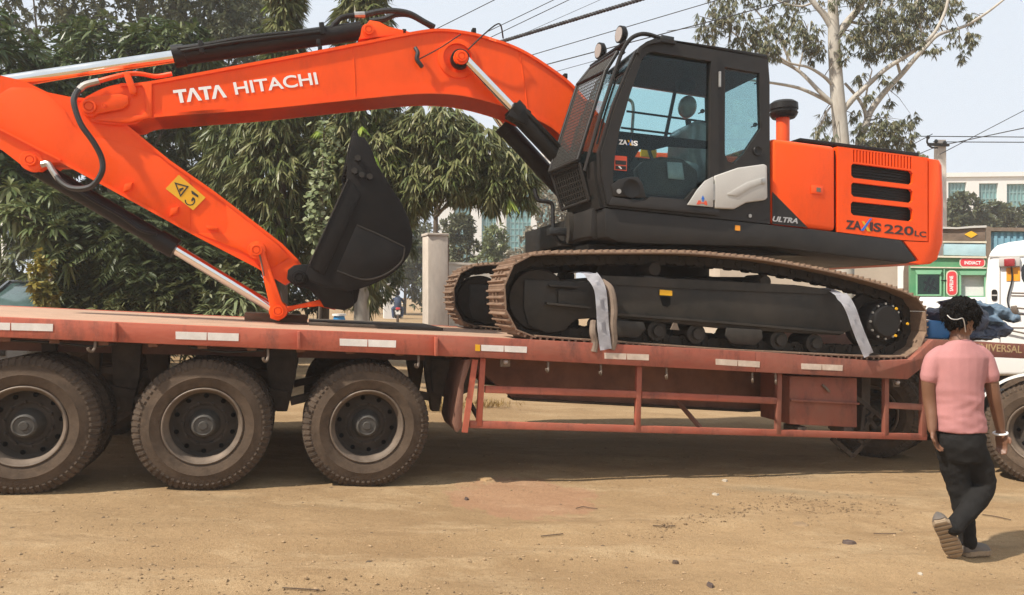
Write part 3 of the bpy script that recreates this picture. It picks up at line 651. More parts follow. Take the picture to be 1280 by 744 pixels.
# vented panel
sl = []
for (xa, ya, yb, xc, yc, yd) in ((1064, 204.2, 222, 1141, 214, 231), (1064, 228, 245.3, 1141, 237, 253.8), (1063.5, 251.8, 268.5, 1141, 260, 277)):
    sl.append([(xa+2.5, ya), (xc-3, yc-.5), (xc, yc+3), (xc, yd-3), (xc-3, yd), (xa+3, yb+.5), (xa, yb-3), (xa, ya+3)])
louv = []
for k in range(19):
    x = 1066.5+k*3.95; y0 = 187+(x-1066)*.125
    louv.append([(x, y0), (x+1.9, y0+.3), (x+1.9, y0+15.6), (x, y0+15.2)])
louv = [l_ for l_ in louv]
outer = [(1047.3, 183.2), (1160, 197), (1160, 301), (1127, 299.6), (1047.3, 289.8)]
outer = [(1047.3, 183.2), (1159.5, 197.2), (1159.5, 301.8), (1128, 300.2), (1047.3, 289.9)]
pan = EX.part('vent_panel', MB().plate(T.P(outer, NB), [T.P(h[::-1], NB) for h in sl+louv], NB, NB+.035), MT['orange'], smooth=0, fix=True)
o2 = T.P(outer, NB)
EX.part('vent_backing', MB().prism([(q, z-.012) if z > 2.5 else (q, z+.01) for q, z in o2], NB+.06, 2.80, .02), MT['black'])
EX.part('hood_roof', MB().strip(T.P([(1047.3, 183.2), (1159.5, 197.2)], NB), -.03, NB+.0355, 2.85), MT['orange'])
for h in sl:
    g = MB(); pp = T.P([h[0], h[1], h[4], h[5]], NB)
    for k in range(5):
        t = (k+.5)/5; a = [pp[0][i]*(1-t)+pp[3][i]*t for i in (0, 1)]; b = [pp[1][i]*(1-t)+pp[2][i]*t for i in (0, 1)]
        g.bar((a[0], NB+.05, a[1]), (b[0], NB+.05, b[1]), .012, .006)
    EX.part('vent_grille', g, MT['black'], pan)
EX.part('hood_trim', MB().prism(T.P([(1000, 172.2), (1149, 191), (1149, 195.5), (1000, 176.8)], .5), .5, 2.6, .008), MT['black'])
# model name
letters(EX, 'ZA', (1057, 286.3), (1076.5, 288.0), (1057, 275.0), NB, MT['maroon'], pan, bold=.035)
letters(EX, 'IS', (1087, 289.0), (1101, 290.6), (1087, 277.6), NB, MT['maroon'], pan, bold=.035)
letters(EX, '220', (1105, 291.5), (1141.5, 294.8), (1105, 280.0), NB, MT['maroon'], pan, bold=.02)
letters(EX, 'LC', (1143, 295.2), (1157.3, 296.8), (1143, 288.2), NB, MT['maroon'], pan, bold=.02)
for poly, mt in (([(1076.5, 276.5), (1079.8, 276.8), (1088, 289.6), (1084, 289.3)], MT['yellow']), ([(1087.5, 273.2), (1089.6, 273.0), (1079, 288.8), (1075.5, 288.4)], MT['bluelabel'])):
    EX.part('logo_stroke', MB().prism(T.P(poly, NB), NB-.005-(.002 if mt is MT['bluelabel'] else 0), NB-.001), mt, pan)
# counterweight
cw = T.P([(1161.5, 196.5), (1179, 199), (1183.5, 206), (1185.5, 250), (1185, 303), (1176, 325), (1165, 330.5), (1149.5, 331.5), (1136, 329.5), (1148.5, 326.5), (1130, 302), (1161.5, 303.5)], NB)
m = MB(); b = m.b
NV = 26
vs = [NB+.0, NB+.01, NB+.03, NB+.07, NB+.14, NB+.24]; ins = [.10, .065, .04, .018, .005, 0]
vs = vs+[3.0-v for v in vs[::-1]]; ins = ins+ins[::-1]
qm = max(p[0] for p in cw); zm = sum(p[1] for p in cw)/len(cw); ql = T.L(1161.5, 250, NB)[0]
rings = []
for v, i_ in zip(vs, ins):
    ring = []
    for q, z in cw:
        f = min(1, max(0, (q-ql)/(qm-ql))); ring.append(b.verts.new((q-i_*f, v, z+(zm-z)*i_*.25)))
    rings.append(ring)
for A, B in zip(rings, rings[1:]):
    for k in range(len(cw)): b.faces.new((A[k], B[k], B[(k+1) % len(cw)], A[(k+1) % len(cw)]))
b.faces.new(rings[0]); b.faces.new(rings[-1][::-1]); bmesh.ops.recalc_face_normals(b, faces=b.faces[:])
EX.part('counterweight', m, MT['orange'], smooth=50)
# exhaust
a0 = T.p3(978.5, 171, 1.25); a0.z -= .15; a1 = T.p3(978.5, 148, 1.25)
ex = EX.part('exhaust_stack', MB().cyl(a0, a1, .075, .075, 24), MT['orange_in'])
a2 = T.p3(979.5, 127, 1.25); H = a2.z-a1.z; a1 = Vector((a2.x, a2.y, a1.z))
cap = MB()
for z0, z1, r0, r1 in ((0, .12, .125, .145), (.12, .30, .145, .160), (.30, .50, .150, .150), (.50, .86, .162, .158), (.86, 1., .158, .12)):
    cap.tube([a1+Vector((0, 0, H*z0)), a1+Vector((0, 0, H*z1))], r0, 32, r1=r1)
EX.part('precleaner_cap', cap, MT['black'], ex)

# ---- cab
CN, CF = NB, NB+1.0
cab_out = [(757, 258.8), (749.5, 222), (748.5, 190), (766.5, 130), (784, 88), (795, 63), (806, 53.5), (825, 50), (895, 62.5), (960, 73.5), (962, 100), (962.5, 280)]
door_h = [(765, 223), (767.5, 196), (773, 165), (786.5, 118), (801, 76), (808, 67), (815, 65.5), (887.5, 77.5), (886.5, 178), (886, 238), (868, 236), (855, 250), (812, 246), (800, 251), (768, 247)]
rear_h = [(906.5, 84), (949.5, 91.5), (951.5, 160), (938, 180), (930, 192), (918, 204), (910, 202), (906, 192)]
cb = EX.part('cab', MB().plate(T.P(cab_out, CN), [T.P(door_h[::-1], CN), T.P(rear_h[::-1], CN)], CN, CN+.06), MT['cabgrey'], smooth=0, fix=True)
EX.part('cab_side', MB().plate(T.P(cab_out, CN), [T.P([(773, 165), (786.5, 118), (801, 76), (808, 67), (945, 90), (947, 186)][::-1], CN)], CF-.05, CF), MT['cabgrey'], cb, smooth=0, fix=True)
# door frame proud of the cab side
dfo = [(758.5, 255), (751.5, 221), (751, 191), (769, 131), (786.5, 88), (797.5, 65), (807, 57.5), (824, 54.5), (895.5, 66.5), (897, 170), (897, 268)]
dr = EX.part('door', MB().plate(T.P(dfo, CN), [T.P(door_h[::-1], CN)], CN-.022, CN-.0005), MT['cabgrey'], cb, smooth=0, fix=True)
EX.part('door_glass', MB().prism(T.P([(765, 250), (765, 200), (773, 163), (798, 73), (809, 63), (890, 75), (890, 253), (768, 253)], CN), CN+.02, CN+.026), MT['glass'], dr)
EX.part('rear_side_glass', MB().prism(T.P([(904, 80), (953, 88), (953, 208), (904, 208)], CN), CN+.02, CN+.026), MT['glass'], cb)
EX.part('far_side_glass', MB().prism(T.P([(772, 168), (800, 70), (955, 90), (955, 205), (890, 182)], CN), CF-.03, CF-.024), MT['glass'], cb)
for a, b_ in (((782, 140), (886, 154)), ((775, 160.5), (886, 174))):   # guard bars on the far side window
    (q0, z0), (q1, z1) = T.L(*a, CN+.95), T.L(*b_, CN+.95); EX.part('window_bar', MB().cyl((q0, CF-.08, z0), (q1, CF-.08, z1), .012, .012, 8), MT['black'], cb)
(q0, z0), (q1, z1) = T.L(846, 108, CN+.9), T.L(833, 170, CN+.9); EX.part('window_bar', MB().bar((q0, CF-.08, z0), (q1, CF-.08, z1), .03, .03), MT['black'], cb)
EX.part('mirror_arm', MB().hose([T.p3(790, 166, 1.25), T.p3(791.5, 140, 1.25), T.p3(790, 128, 1.25), T.p3(783, 123, 1.25)], .018), MT['steel'], cb)
# mid band with the name, lower kick panel, door pull
bd = EX.part('door_band', MB().prism(T.P([(774, 164), (886.5, 176.5), (886.5, 186), (835, 183), (815, 188), (800, 186), (788, 205), (786, 222), (766, 222), (768, 196)], CN+.03), CN+.030, CN+.055), MT['dark'], dr)
letters(EX, 'ZA', (773.2, 180.6), (784, 181.5), (773.2, 174.4), CN+.018, MT['white'], dr, bold=.035)
letters(EX, 'IS', (788.8, 182.0), (797, 182.8), (788.8, 175.6), CN+.018, MT['white'], dr, bold=.035)
letters(EX, 'ULTRA', (777.5, 186.6), (793.5, 187.6), (777.5, 183.4), CN+.018, MT['frame'], dr, bold=.0)
EX.part('logo_stroke', MB().prism(T.P([(784.2, 175.4), (786.2, 175.5), (789.5, 182), (787.4, 181.9)], CN+.018), CN+.013, CN+.017), MT['yellow'], dr)
EX.part('logo_stroke', MB().prism(T.P([(788.4, 174.6), (789.4, 174.6), (785.5, 181.8), (784.2, 181.7)], CN+.018), CN+.011, CN+.015), MT['bluelabel'], dr)
wl = EX.part('warning_label', MB().prism(T.P([(768, 194.5), (783.5, 195.8), (783.2, 214), (767.6, 212.6)], CN+.018), CN+.013, CN+.018), MT['redlabel'], dr)
EX.part('label_panel', MB().prism(T.P([(769, 200.5), (782.4, 201.6), (782.2, 206.6), (768.9, 205.8)], CN+.018), CN+.010, CN+.0125), MT['ink'], wl)
EX.part('label_panel', MB().prism(T.P([(769, 207.2), (782.2, 208.2), (782.2, 212.8), (768.9, 211.6)], CN+.018), CN+.010, CN+.0125), MT['ink'], wl)
EX.part('label_mark', MB().prism(T.P([(772, 208), (774.5, 208), (777, 211.4), (775.5, 211.9), (773.5, 209.8)], CN+.018), CN+.007, CN+.0095), MT['white'], wl)
hd = EX.part('handle_recess', MB().prism(T.P([(762.5, 232), (772, 225), (788, 221.5), (796, 222), (801, 229), (806, 248), (765, 246)], CN), CN-.034, CN-.0225, .006), MT['cabgrey'], dr)
q, z = T.L(787, 236.5, CN)
EX.part('door_pull', MB().lathe([(.085, -.036), (.088, -.046), (.078, -.046), (.066, -.040), (.0, -.038)], q, z, 28, CN), MT['black'], dr)
q, z = T.L(771.5, 240, CN); EX.part('door_lock', MB().cyl((q, CN-.045, z), (q, CN-.03, z), .022, .022, 14), MT['steel'], dr)
EX.part('door_sill', MB().prism(T.P([(764, 247), (803, 252.5), (812, 246.5), (852, 250), (862, 258), (897, 262), (897, 270), (759, 257)], CN), CN-.036, CN-.0225, .006), MT['cabgrey'], dr)
for h0, h1_ in (((897.5, 91), (897.3, 110)), ((889.5, 231), (889.5, 251))):
    q, z = T.L(*h0, CN); q2, z2 = T.L(*h1_, CN); EX.part('door_hinge', MB().cyl((q, CN-.035, z), (q2, CN-.035, z2), .013, .013, 8), MT['steel'], dr)
# silver panels
sp1 = T.P([(856, 257), (868, 238.5), (878, 227), (888.5, 221.8), (888.5, 259.8)], CN)
p1 = EX.part('silver_panel', MB().prism(sp1, CN-.05, CN-.0365, .006), MT['silver'], dr)
for poly, mt in (([(876.5, 249), (878.5, 244.5), (880.8, 249.2), (879.6, 249.2), (879.4, 252), (877.8, 252), (877.8, 249.1)], MT['bluelabel']), ([(870.5, 255.5), (873, 250.5), (875.5, 250.7), (876.3, 253), (880, 253.3), (881, 251.2), (883, 251.4), (884.3, 256.6), (881, 256.3), (880, 254.7), (876, 254.4), (874.5, 255.8)], MT['redlabel'])):
    EX.part('emblem', MB().prism(T.P(poly, CN-.05), CN-.053, CN-.0505), mt, p1)
sp2 = T.P([(890.5, 220.8), (920, 210.5), (952, 206), (955.8, 208), (956.5, 248), (953, 251), (930, 254), (915, 262), (890.5, 261.2)], CN)
p2 = EX.part('silver_panel', MB().prism(sp2, CN-.045, CN-.001, .012, 3), MT['silver'], cb)
EX.part('panel_crease', MB().prism(T.P([(905, 244), (930, 229), (952, 222.5), (953.5, 229), (935, 236), (918, 246.5)], CN), CN-.053, CN-.0455, .0035), MT['silver'], p2)
EX.part('panel_latch', MB().prism(T.P([(947.5, 224.5), (952.5, 224), (952.5, 231), (949, 231.5)], CN), CN-.060, CN-.0535, .002), MT['steel'], p2)
q, z = T.L(937, 270, CN); EX.part('tie_eye', MB().cyl((q, CN-.012, z), (q, CN-.001, z), .018, .018, 12), MT['steel'], cb)
q, z = T.L(946.5, 189, CN); EX.part('side_cap', MB().lathe([(.05, -.012), (.045, -.018), (.03, -.012), (0, -.012)], q, z, 20, CN), MT['black'], cb)
# cab box: roof, rear, front glass, sill, floor
rf = T.P([(795, 63), (806, 53.5), (825, 50), (895, 62.5), (960, 73.5)], CN)
roof = EX.part('cab_roof', MB().prism(rf+[(q, z-.07) for q, z in rf[::-1]], CN+.06, CF-.05, .01), MT['cabgrey'], cb)
EX.part('roof_shell', MB().prism(T.P([(806, 53.2), (818, 48.2), (830, 49), (895, 58.5), (958, 69), (959, 74), (895, 62), (825, 49.7)], CN+.05), CN+.03, CF-.02, .01), MT['cabgrey'], cb)
EX.part('gutter', MB().strip(T.P([(793, 68), (797, 60), (806, 54), (824, 50.5), (842, 53.5)], CN), -.03, CN-.06, CN-.0225), MT['cabgrey'], cb)
rw = T.L(962, 280, CN)[0]
zs = lambda y: T.L(961, y, CN)[1]
EX.part('rear_wall', MB().hexa([(rw-.05, CN+.061, zs(280)), (rw, CN+.061, zs(280)), (rw, CF-.051, zs(280)), (rw-.05, CF-.051, zs(280)), (rw-.05, CN+.061, zs(190)), (rw, CN+.061, zs(190)), (rw, CF-.051, zs(190)), (rw-.05, CF-.051, zs(190))]), MT['cabgrey'], cb)
EX.part('rear_glass', MB().box((rw-.03, CN+.061, zs(190)), (rw-.024, CF-.051, zs(85))), MT['glass'], cb)
fl = T.P([(757, 258.8), (962.5, 280), (962.5, 272), (757, 251)], CN)
EX.part('cab_floor', MB().prism(fl, CN+.061, CF-.051), MT['dark'], cb)
fr0 = [T.L(749.5, 222, CN), T.L(748.5, 190, CN), T.L(766.5, 130, CN), T.L(784, 88, CN), T.L(795, 63, CN)]
EX.part('windscreen', MB().strip(fr0[1:], -.008, CN+.061, CF-.051), MT['glass'], cb)
fp = [T.L(757, 258.8, CN), T.L(749.5, 222, CN), T.L(748.5, 200, CN)]
EX.part('front_panel', MB().strip(fp, .03, CN+.061, CF-.051), MT['cabgrey'], cb)
EX.part('front_glass_low', MB().strip([(q-.012, z) for q, z in T.P([(752.5, 246), (750, 222), (749, 204)], CN)], .008, CN+.16, CF-.15), MT['glass'], cb)
# interior
def ell(name, px, py, v, r, sc, mat, sub=3): EX.part(name, MB().ball(T.p3(px, py, v), r, sub, sc), mat, cb, smooth=80)
ell('headrest', 859, 134, .68, .115, (.75, 1.1, 1.0), MT['plastic'])
EX.part('headrest_post', MB().cyl(T.p3(860, 150, .68), T.p3(862, 165, .68), .03, .03, 8), MT['dark'], cb)
sb = T.P([(848, 163), (858, 155.5), (872, 160), (880, 176), (878, 232), (856, 232), (846, 190)], .68)
EX.part('seat_back', MB().prism(sb, .42, .94, .06, 3), MT['plastic'], cb, smooth=60)
EX.part('seat_cushion', MB().prism(T.P([(800, 207), (815, 203), (862, 207), (862, 232), (806, 229)], .68), .42, .94, .05, 3), MT['plastic'], cb, smooth=60)
EX.part('console', MB().prism(T.P([(792, 212), (801, 203), (822, 197), (850, 200), (868, 215), (868, 250), (797, 245)], .34), .26, .38, .03, 3), MT['frame'], cb, smooth=60)
EX.part('lever', MB().hose([T.p3(815, 199, .34), T.p3(812, 190, .34), T.p3(811, 184, .34)], .018), MT['rubber'], cb)
EX.part('manual', MB().bar(T.p3(801, 190, .45), T.p3(820, 193, .45), .02, .085), MT['yellow'], cb)
EX.part('seat_tray', MB().prism(T.P([(826, 205), (845, 206), (848, 228), (828, 226)], .36), .225, .25, .01), MT['plastic'], cb)
EX.part('dash_pillar', MB().prism(T.P([(768, 216), (786, 214), (792, 250), (768, 248)], .7), .5, 1.0, .03), MT['dark'], cb)
EX.part('roof_lining', MB().prism([(q, z-.11) for q, z in T.P([(812, 55), (895, 68), (955, 78), (955, 74), (895, 64), (812, 52)], CN)], CN+.07, CF-.06), MT['dark'], cb)
ell('speaker_pod', 857, 107, .60, .09, (1.3, .8, .8), MT['dark'])
for px, py in ((948, 102), (944, 156), (878, 139)):
    EX.part('window_latch', MB().cyl(T.p3(px, py, .24), T.p3(px, py, .21), .022, .022, 10), MT['black'], cb)
    EX.part('latch_arm', MB().bar(T.p3(px-5, py+3, .22), T.p3(px+3, py, .22), .012, .012), MT['black'], cb)
# front guard of woven mesh
def guard(name, c00, c10, c01, c11, bends=None, pitch=.036):
    g = MB(); a, b_, c, d = map(Vector, (c00, c10, c01, c11))   # near bottom, far bottom, near top, far top
    W = (b_-a).length; H_ = (c-a).length; nu, nv = int(W/pitch), int(H_/pitch)
    pt = lambda u, v: (a*(1-u)+b_*u)*(1-v)+(c*(1-u)+d*u)*v
    for i in range(1, nu): g.tube([pt(i/nu, 0), pt(i/nu, 1)], .0045, 4, cap=False)
    for j in range(1, nv): g.tube([pt(0, j/nv), pt(1, j/nv)], .0045, 4, cap=False)
    EX.part(name, g, MT['frame'], cb, smooth=0)
    fm = MB()
    for p, q in ((pt(0, 0), pt(1, 0)), (pt(1, 0), pt(1, 1)), (pt(1, 1), pt(0, 1)), (pt(0, 1), pt(0, 0))): fm.tube([p, q], .020, 8)
    EX.part(name+'_frame', fm, MT['cabgrey'], cb, smooth=50)
A3 = lambda px, py, v: T.p3(px, py, v)
gb0, gb1 = A3(722, 200, .40), A3(687, 215, 1.10); gm0, gm1 = A3(757, 89, .40), A3(722, 106, 1.10); gt0, gt1 = A3(772, 65, .40), A3(738, 86, 1.10)
guard('front_guard', gb0, gb1, gm0, gm1); guard('top_guard', gm0, gm1, gt0, gt1)
guard('lower_guard', A3(737, 250, .40), A3(703, 262, 1.08), A3(725, 204, .40), A3(690, 218, 1.10), pitch=.05)
EX.part('lower_front_glass', MB().hexa([A3(741, 250, .4), A3(707, 262, 1.08), A3(709, 262, 1.08), A3(743, 250, .4), A3(729, 204, .4), A3(694, 218, 1.1), A3(696, 218, 1.1), A3(731, 204, .4)]), MT['black'], cb)
EX.part('guard_visor', MB().hexa([A3(782, 52, .40), A3(737, 84, 1.12), A3(741, 88, 1.12), A3(786, 56, .40), A3(782, 49.5, .40), A3(737, 81.5, 1.12), A3(741, 85, 1.12), A3(786, 53, .40)]), MT['black'], cb)
EX.part('grab_rail', MB().hose([A3(731, 214, .33), A3(741, 178, .33), A3(752, 140, .30), A3(768, 92, .28), A3(778, 64, .25), A3(788, 49, .22), A3(800, 43, .2), A3(812, 43.5, .2), A3(828, 49, .2), A3(838, 51, .2)], .020, 8, 8), MT['cabgrey'], cb)
EX.part('wiper_arm', MB().hose([A3(746, 180, .30), A3(757, 140, .30), A3(770, 100, .30)], .010, 6), MT['black'], cb)
EX.part('roof_pad', MB().bar(A3(824, 48.5, .2), A3(840, 51.5, .2), .10, .05, .008), MT['rubber'], cb)
for px, py, v in ((751, 64, .98), (777, 43.5, .55)):
    c = T.p3(px, py, v); ax_ = Vector((.98, .1, 0)).normalized()
    l_ = EX.part('work_light', MB().tube([c-ax_*.03, c+ax_*.015, c+ax_*.045], .098, 24, radii=[.084, .084, .05]), MT['black'], cb)
    EX.part('lens', MB().tube([c-ax_*.036, c-ax_*.0305], .070, 24), MT['lamp'], l_)
    EX.part('light_bracket', MB().bar(c+Vector((.01, 0, -.09)), c+Vector((.01, 0, -.19)), .05, .03), MT['black'], l_)
# tank box and fittings on the far side of the boom
EX.part('tank_box', MB().box((3.0, 2.0, T.L(880, 280, NB)[1]), (4.0, 2.84, T.L(880, 280, NB)[1]+1.05), .03), MT['orange'])

# ---- boom
BM0, BM1 = 1.25, 1.75
up = [(106, 121), (128, 110), (150, 104.5), (186, 102), (320, 77.5), (422, 58.5), (512, 40.5), (551, 36), (589, 40.5), (616, 48), (642, 57), (667, 70), (702, 94), (722, 112), (748, 143), (776, 187), (790, 232)]
lo_ = [(772, 268), (757, 262), (738, 232), (718, 196), (697, 166), (667, 148), (634, 134.5), (589, 122), (551, 117.5), (508, 118.5), (427, 126.5), (320, 137.3), (193, 147), (165, 155), (118, 152), (104, 140)]
sm = lambda pts, n=4: [(p[0], p[2]) for p in smooth_path([(a, 0, b) for a, b in pts], n)]
pu, pl = sm(T.P(up, BM0)), sm(T.P(lo_, BM0))
bm_ = EX.part('boom', MB().prism(pu+pl, BM0+.015, BM1-.015), MT['orange'])
EX.part('boom_top_plate', MB().strip(pu[8:], -.028, BM0-.008, BM1+.008), MT['orange'], bm_)
EX.part('boom_bottom_plate', MB().strip(pl[:-12], -.028, BM0-.008, BM1+.008), MT['orange'], bm_)
def boss(name, px, py, v0, v1, r, mat, parent, face=.6):
    q, z = T.L(px, py, v0)
    o = EX.part(name, MB().lathe([(0, 0), (r*face*.55, 0), (r*face*.6, .012), (r*face*.66, .012), (r*face*.72, 0), (r*face*.95, 0), (r*face, .005), (r*face, .034), (r*.95, .034), (r, .042), (r, v1-v0), (0, v1-v0)], q, z, 32, v0), mat, parent); return o
boss('boom_tip_pin', 111, 133, BM0-.055, BM1+.055, .085, MT['orange'], bm_, .7)
pw = MB().prism(T.P([(103, 130), (112, 122), (150, 118), (161, 121), (162, 131), (155, 137), (118, 144), (105, 141)], BM0), BM0-.03, BM0-.001, .012)
EX.part('pin_plate', pw, MT['orange'], bm_)
pw = MB().prism(T.P([(118, 150), (178, 144), (183, 138), (181, 112), (176, 104), (190, 103), (190, 147), (160, 154)], BM0), BM0-.010, BM0+.012, .004)
EX.part('doubler_plate', pw, MT['orange'], bm_)
boss('pin_bolt', 130, 131.5, BM0-.045, BM0-.031, .032, MT['orange'], bm_)
EX.part('pipe_bracket', MB().prism(T.P([(155, 92), (163, 92), (172, 114), (170, 120), (164, 119)], BM0), BM0-.05, BM0-.011, .006), MT['orange'], bm_)
boss('boom_cylinder_pin', 577.5, 70, BM0-.205, BM0+.02, .074, MT['orange'], bm_, .7)
q, z = T.L(572, 73, BM0); EX.part('boss_ring', MB().lathe([(.15, .02), (.15, -.012), (.20, -.004), (.205, .02)], q, z, 40, BM0), MT['orange'], bm_)
EX.part('welded_pad', MB().prism(T.P([(448, 50), (455, 35), (462, 26), (474, 28), (485, 34), (505, 38.5), (515, 42)], BM0+.04), BM0+.02, BM1-.02, .006), MT['orange'], bm_)
boss('arm_cylinder_pin', 461, 36.5, BM0-.02, BM1+.02, .068, MT['orange'], bm_, .72)
# hook with a wire
hk = EX.part('wire_hook', MB().hose([T.p3(519, 60, BM0-.03), T.p3(522, 66, BM0-.05), T.p3(521, 74, BM0-.05), T.p3(525, 80, BM0-.05), T.p3(528, 84, BM0-.04)], .022, 8), MT['rubber'], bm_)
EX.part('wire', MB().hose([T.p3(524, 74, BM0-.04), T.p3(550, 60, BM0-.05), T.p3(576, 43, BM0-.05)], .006, 6), MT['rubber'], bm_)
EX.part('wire', MB().hose([T.p3(585, 62, BM0-.04), T.p3(605, 43, BM0-.1), T.p3(620, 31, BM0-.1), T.p3(626, 32, BM0-.1), T.p3(629, 48, BM0)], .008, 6), MT['rubber'], bm_)
for pts in (((441, 57), (443, 90), (444, 123)), ((192, 104), (192.5, 125), (193, 145)), ((648, 60), (655, 100), (660, 142))):
    EX.part('weld_seam', MB().hose([T.p3(x, y, BM0+.015) for x, y in pts], .006, 6, 4), MT['orange'], bm_)
# lettering on the boom: the first word has an A without its bar
def tata():
    Tb = [[(0, .78), (.92, .78), (.92, 1), (0, 1)], [(.33, 0), (.59, 0), (.59, .779), (.33, .779)]]
    A_ = [[(0, 0), (.27, 0), (.545, .72), (.42, 1)], [(.83, 0), (1.10, 0), (.68, 1), (.4205, 1), (.5455, .72)]]
    m = MB(); x = 0
    for ch, ad in (('T', .80), ('A', 1.0), ('T', .80), ('A', 1.1)):
        for p in (Tb if ch == 'T' else A_): m.prism([(x+a, b) for a, b in p], 0, .004)
        x += ad
    me = m.mesh('lettering', smooth=0); co = np.zeros(len(me.vertices)*3); me.vertices.foreach_get('co', co); co = co.reshape(-1, 3)
    return me, np.stack([co[:, 0], co[:, 2], co[:, 1]], -1)
letters(EX, tata(), (219.5, 129.6), (284, 121.8), (217, 113), BM0+.012, MT['white'], bm_)
letters(EX, 'HITACHI', (294.5, 118.8), (398, 105.6), (293.5, 102.8), BM0+.012, MT['white'], bm_, bold=.018)
# boom cylinders
def cylinder(name, rod_a, rod_b, bar_b, v, rr, rb, parent, rod_mat=None, barrel=None):
    a, b, c = T.p3(*rod_a, v), T.p3(*rod_b, v), T.p3(*bar_b, v); d = (c-b).normalized()
    o = EX.part(name, MB().tube([b, b+d*.10, b+d*.101, c], rb, 28, radii=[rb*1.14, rb*1.14, rb, rb]), barrel or MT['black'], parent)
    EX.part('rod', MB().cyl(a, b+d*.02, rr, rr, 24), rod_mat or MT['chrome'], o); return o
for v in (BM0-.11, BM1+.11):
    c = cylinder('boom_cylinder', (577.5, 70) if v < 1.5 else (575, 80), (640, 134.5) if v < 1.5 else (628, 156), (742, 243) if v < 1.5 else (725, 262), v, .048, .098, None)
    if v < 1.5:
        b = boss('rod_eye', 577.0, 71.5, v-.05, v+.06, .098, MT['black'], c, .8)
        EX.part('feed_pipe', MB().hose([T.p3(648, 128, v-.06), T.p3(668, 150, v-.10), T.p3(700, 184, v-.10), T.p3(730, 216, v-.1)], .022), MT['black'], c)
        EX.part('cylinder_head', MB().bar(T.p3(637, 138, v-.02), T.p3(658, 150, v-.02), .16, .16, .01), MT['black'], c)
# arm cylinder on the back of the boom
ac = cylinder('arm_cylinder', (-45, 110), (218, 71), (452, 38.5), CV, .060, .092, None)
EX.part('cylinder_head', MB().cyl(T.p3(217, 71, CV), T.p3(226, 69.5, CV), .108, .108, 24), MT['black'], ac)
EX.part('feed_pipe', MB().hose([T.p3(222, 61, CV-.08), T.p3(245, 58.5, CV-.09), T.p3(320, 46, CV-.09), T.p3(404, 37.5, CV-.06), T.p3(418, 30, CV-.05), T.p3(428, 22, CV-.05), T.p3(450, 18.5, CV-.05)], .026), MT['black'], ac)
EX.part('feed_pipe', MB().hose([T.p3(226, 64, CV-.10), T.p3(300, 52, CV-.11), T.p3(400, 40, CV-.10)], .018), MT['black'], ac)
for px, py in ((403, 37), (252, 60)): EX.part('pipe_clamp', MB().bar(T.p3(px-3, py, CV-.08), T.p3(px+3, py-.6, CV-.08), .08, .12, .005), MT['black'], ac)
EX.part('hose_fitting', MB().cyl(T.p3(443, 19, CV-.05), T.p3(456, 18.6, CV-.05), .034, .034, 10), MT['steel'], ac)
EX.part('boom_hose', MB().hose([T.p3(455, 18.8, CV-.05), T.p3(475, 14.5, CV-.05), T.p3(492, 13.5, CV-.05), T.p3(512, 17, CV-.05), T.p3(530, 27, CV-.05), T.p3(543, 34, CV-.03)], .030), MT['rubber'], bm_)
EX.part('boom_hose', MB().hose([T.p3(462, 27, CV+.08), T.p3(480, 24, CV+.08), T.p3(494, 18.5, CV+.08), T.p3(512, 19, CV+.08), T.p3(530, 28, CV+.08), T.p3(541, 34.5, CV+.08)], .030), MT['rubber'], bm_)
for px, py in ((398, 55), (400, 63), (505, 42), (592, 40.5), (706, 97)):
    q, z = T.L(px, py, BM0+.06); EX.part('pipe_stub', MB().box((q-.02, BM0+.02, z-.02), (q+.02, BM0+.10, z+.035), .006), MT['black'], bm_)

# ---- arm
AM0, AM1 = 1.30, 1.70
arm_t = [(-150, 74), (-40, 90), (0, 94), (30, 101), (59, 115), (91, 121.5), (107, 123), (135, 136), (161, 158), (212, 200), (269, 240), (320, 279), (352, 304), (373, 325)]
arm_b = [(379, 334), (376, 343), (356, 356.5), (320, 334.5), (237, 291.5), (126, 230.5), (75, 203), (62, 203), (48, 213), (36, 211.5), (26, 206), (0, 186), (-60, 160), (-150, 140)]
at, ab = T.P(arm_t, AM0), T.P(arm_b, AM0)
ar = EX.part('arm', MB().prism(at+ab, AM0+.012, AM1-.012), MT['orange'])
EX.part('arm_top_plate', MB().strip(T.P(arm_t[5:], AM0), -.026, AM0-.008, AM1+.008), MT['orange'], ar)
EX.part('arm_bottom_plate', MB().strip(T.P(arm_b[2:7], AM0), -.026, AM0-.008, AM1+.008), MT['orange'], ar)
EX.part('arm_rib', MB().strip(T.P([(-60, 128), (0, 163), (76, 202)], AM0), .02, AM0-.02, AM0+.011), MT['orange'], ar)
dp = T.P([(-60, 100), (0, 117), (14, 109), (40, 110), (59, 118), (80, 137), (92, 158), (110, 170), (150, 178), (200, 196), (214, 203), (237, 222), (238, 290), (126, 229.5), (76, 201), (0, 161), (-60, 127)], AM0)
EX.part('arm_doubler', MB().prism(dp, AM0+.004, AM0+.0115, .003), MT['orange'], ar)
dp2 = T.P([(282, 252), (340, 298), (362, 322), (340, 335), (300, 313), (245, 291), (282, 292), (285, 280)], AM0)
EX.part('arm_doubler', MB().prism(dp2, AM0+.0, AM0+.0115, .003), MT['orange'], ar)
for px, py in ((160.5, 234.5), (218, 264.5)):
    q, z = T.L(px, py, AM0); EX.part('pipe_lug', MB().hexa([(q-.035, AM0-.05, z-.05), (q+.03, AM0-.05, z-.02), (q+.03, AM0+.012, z-.02), (q-.035, AM0+.012, z-.05), (q-.025, AM0-.05, z+.02), (q+.045, AM0-.05, z+.045), (q+.045, AM0+.012, z+.045), (q-.025, AM0+.012, z+.02)], .006), MT['orange'], ar)
EX.part('lug_plate', MB().prism(T.P([(258.5, 282), (272.5, 284), (272.5, 288), (259, 287)], AM0), AM0-.03, AM0+.01, .004), MT['orange'], ar)
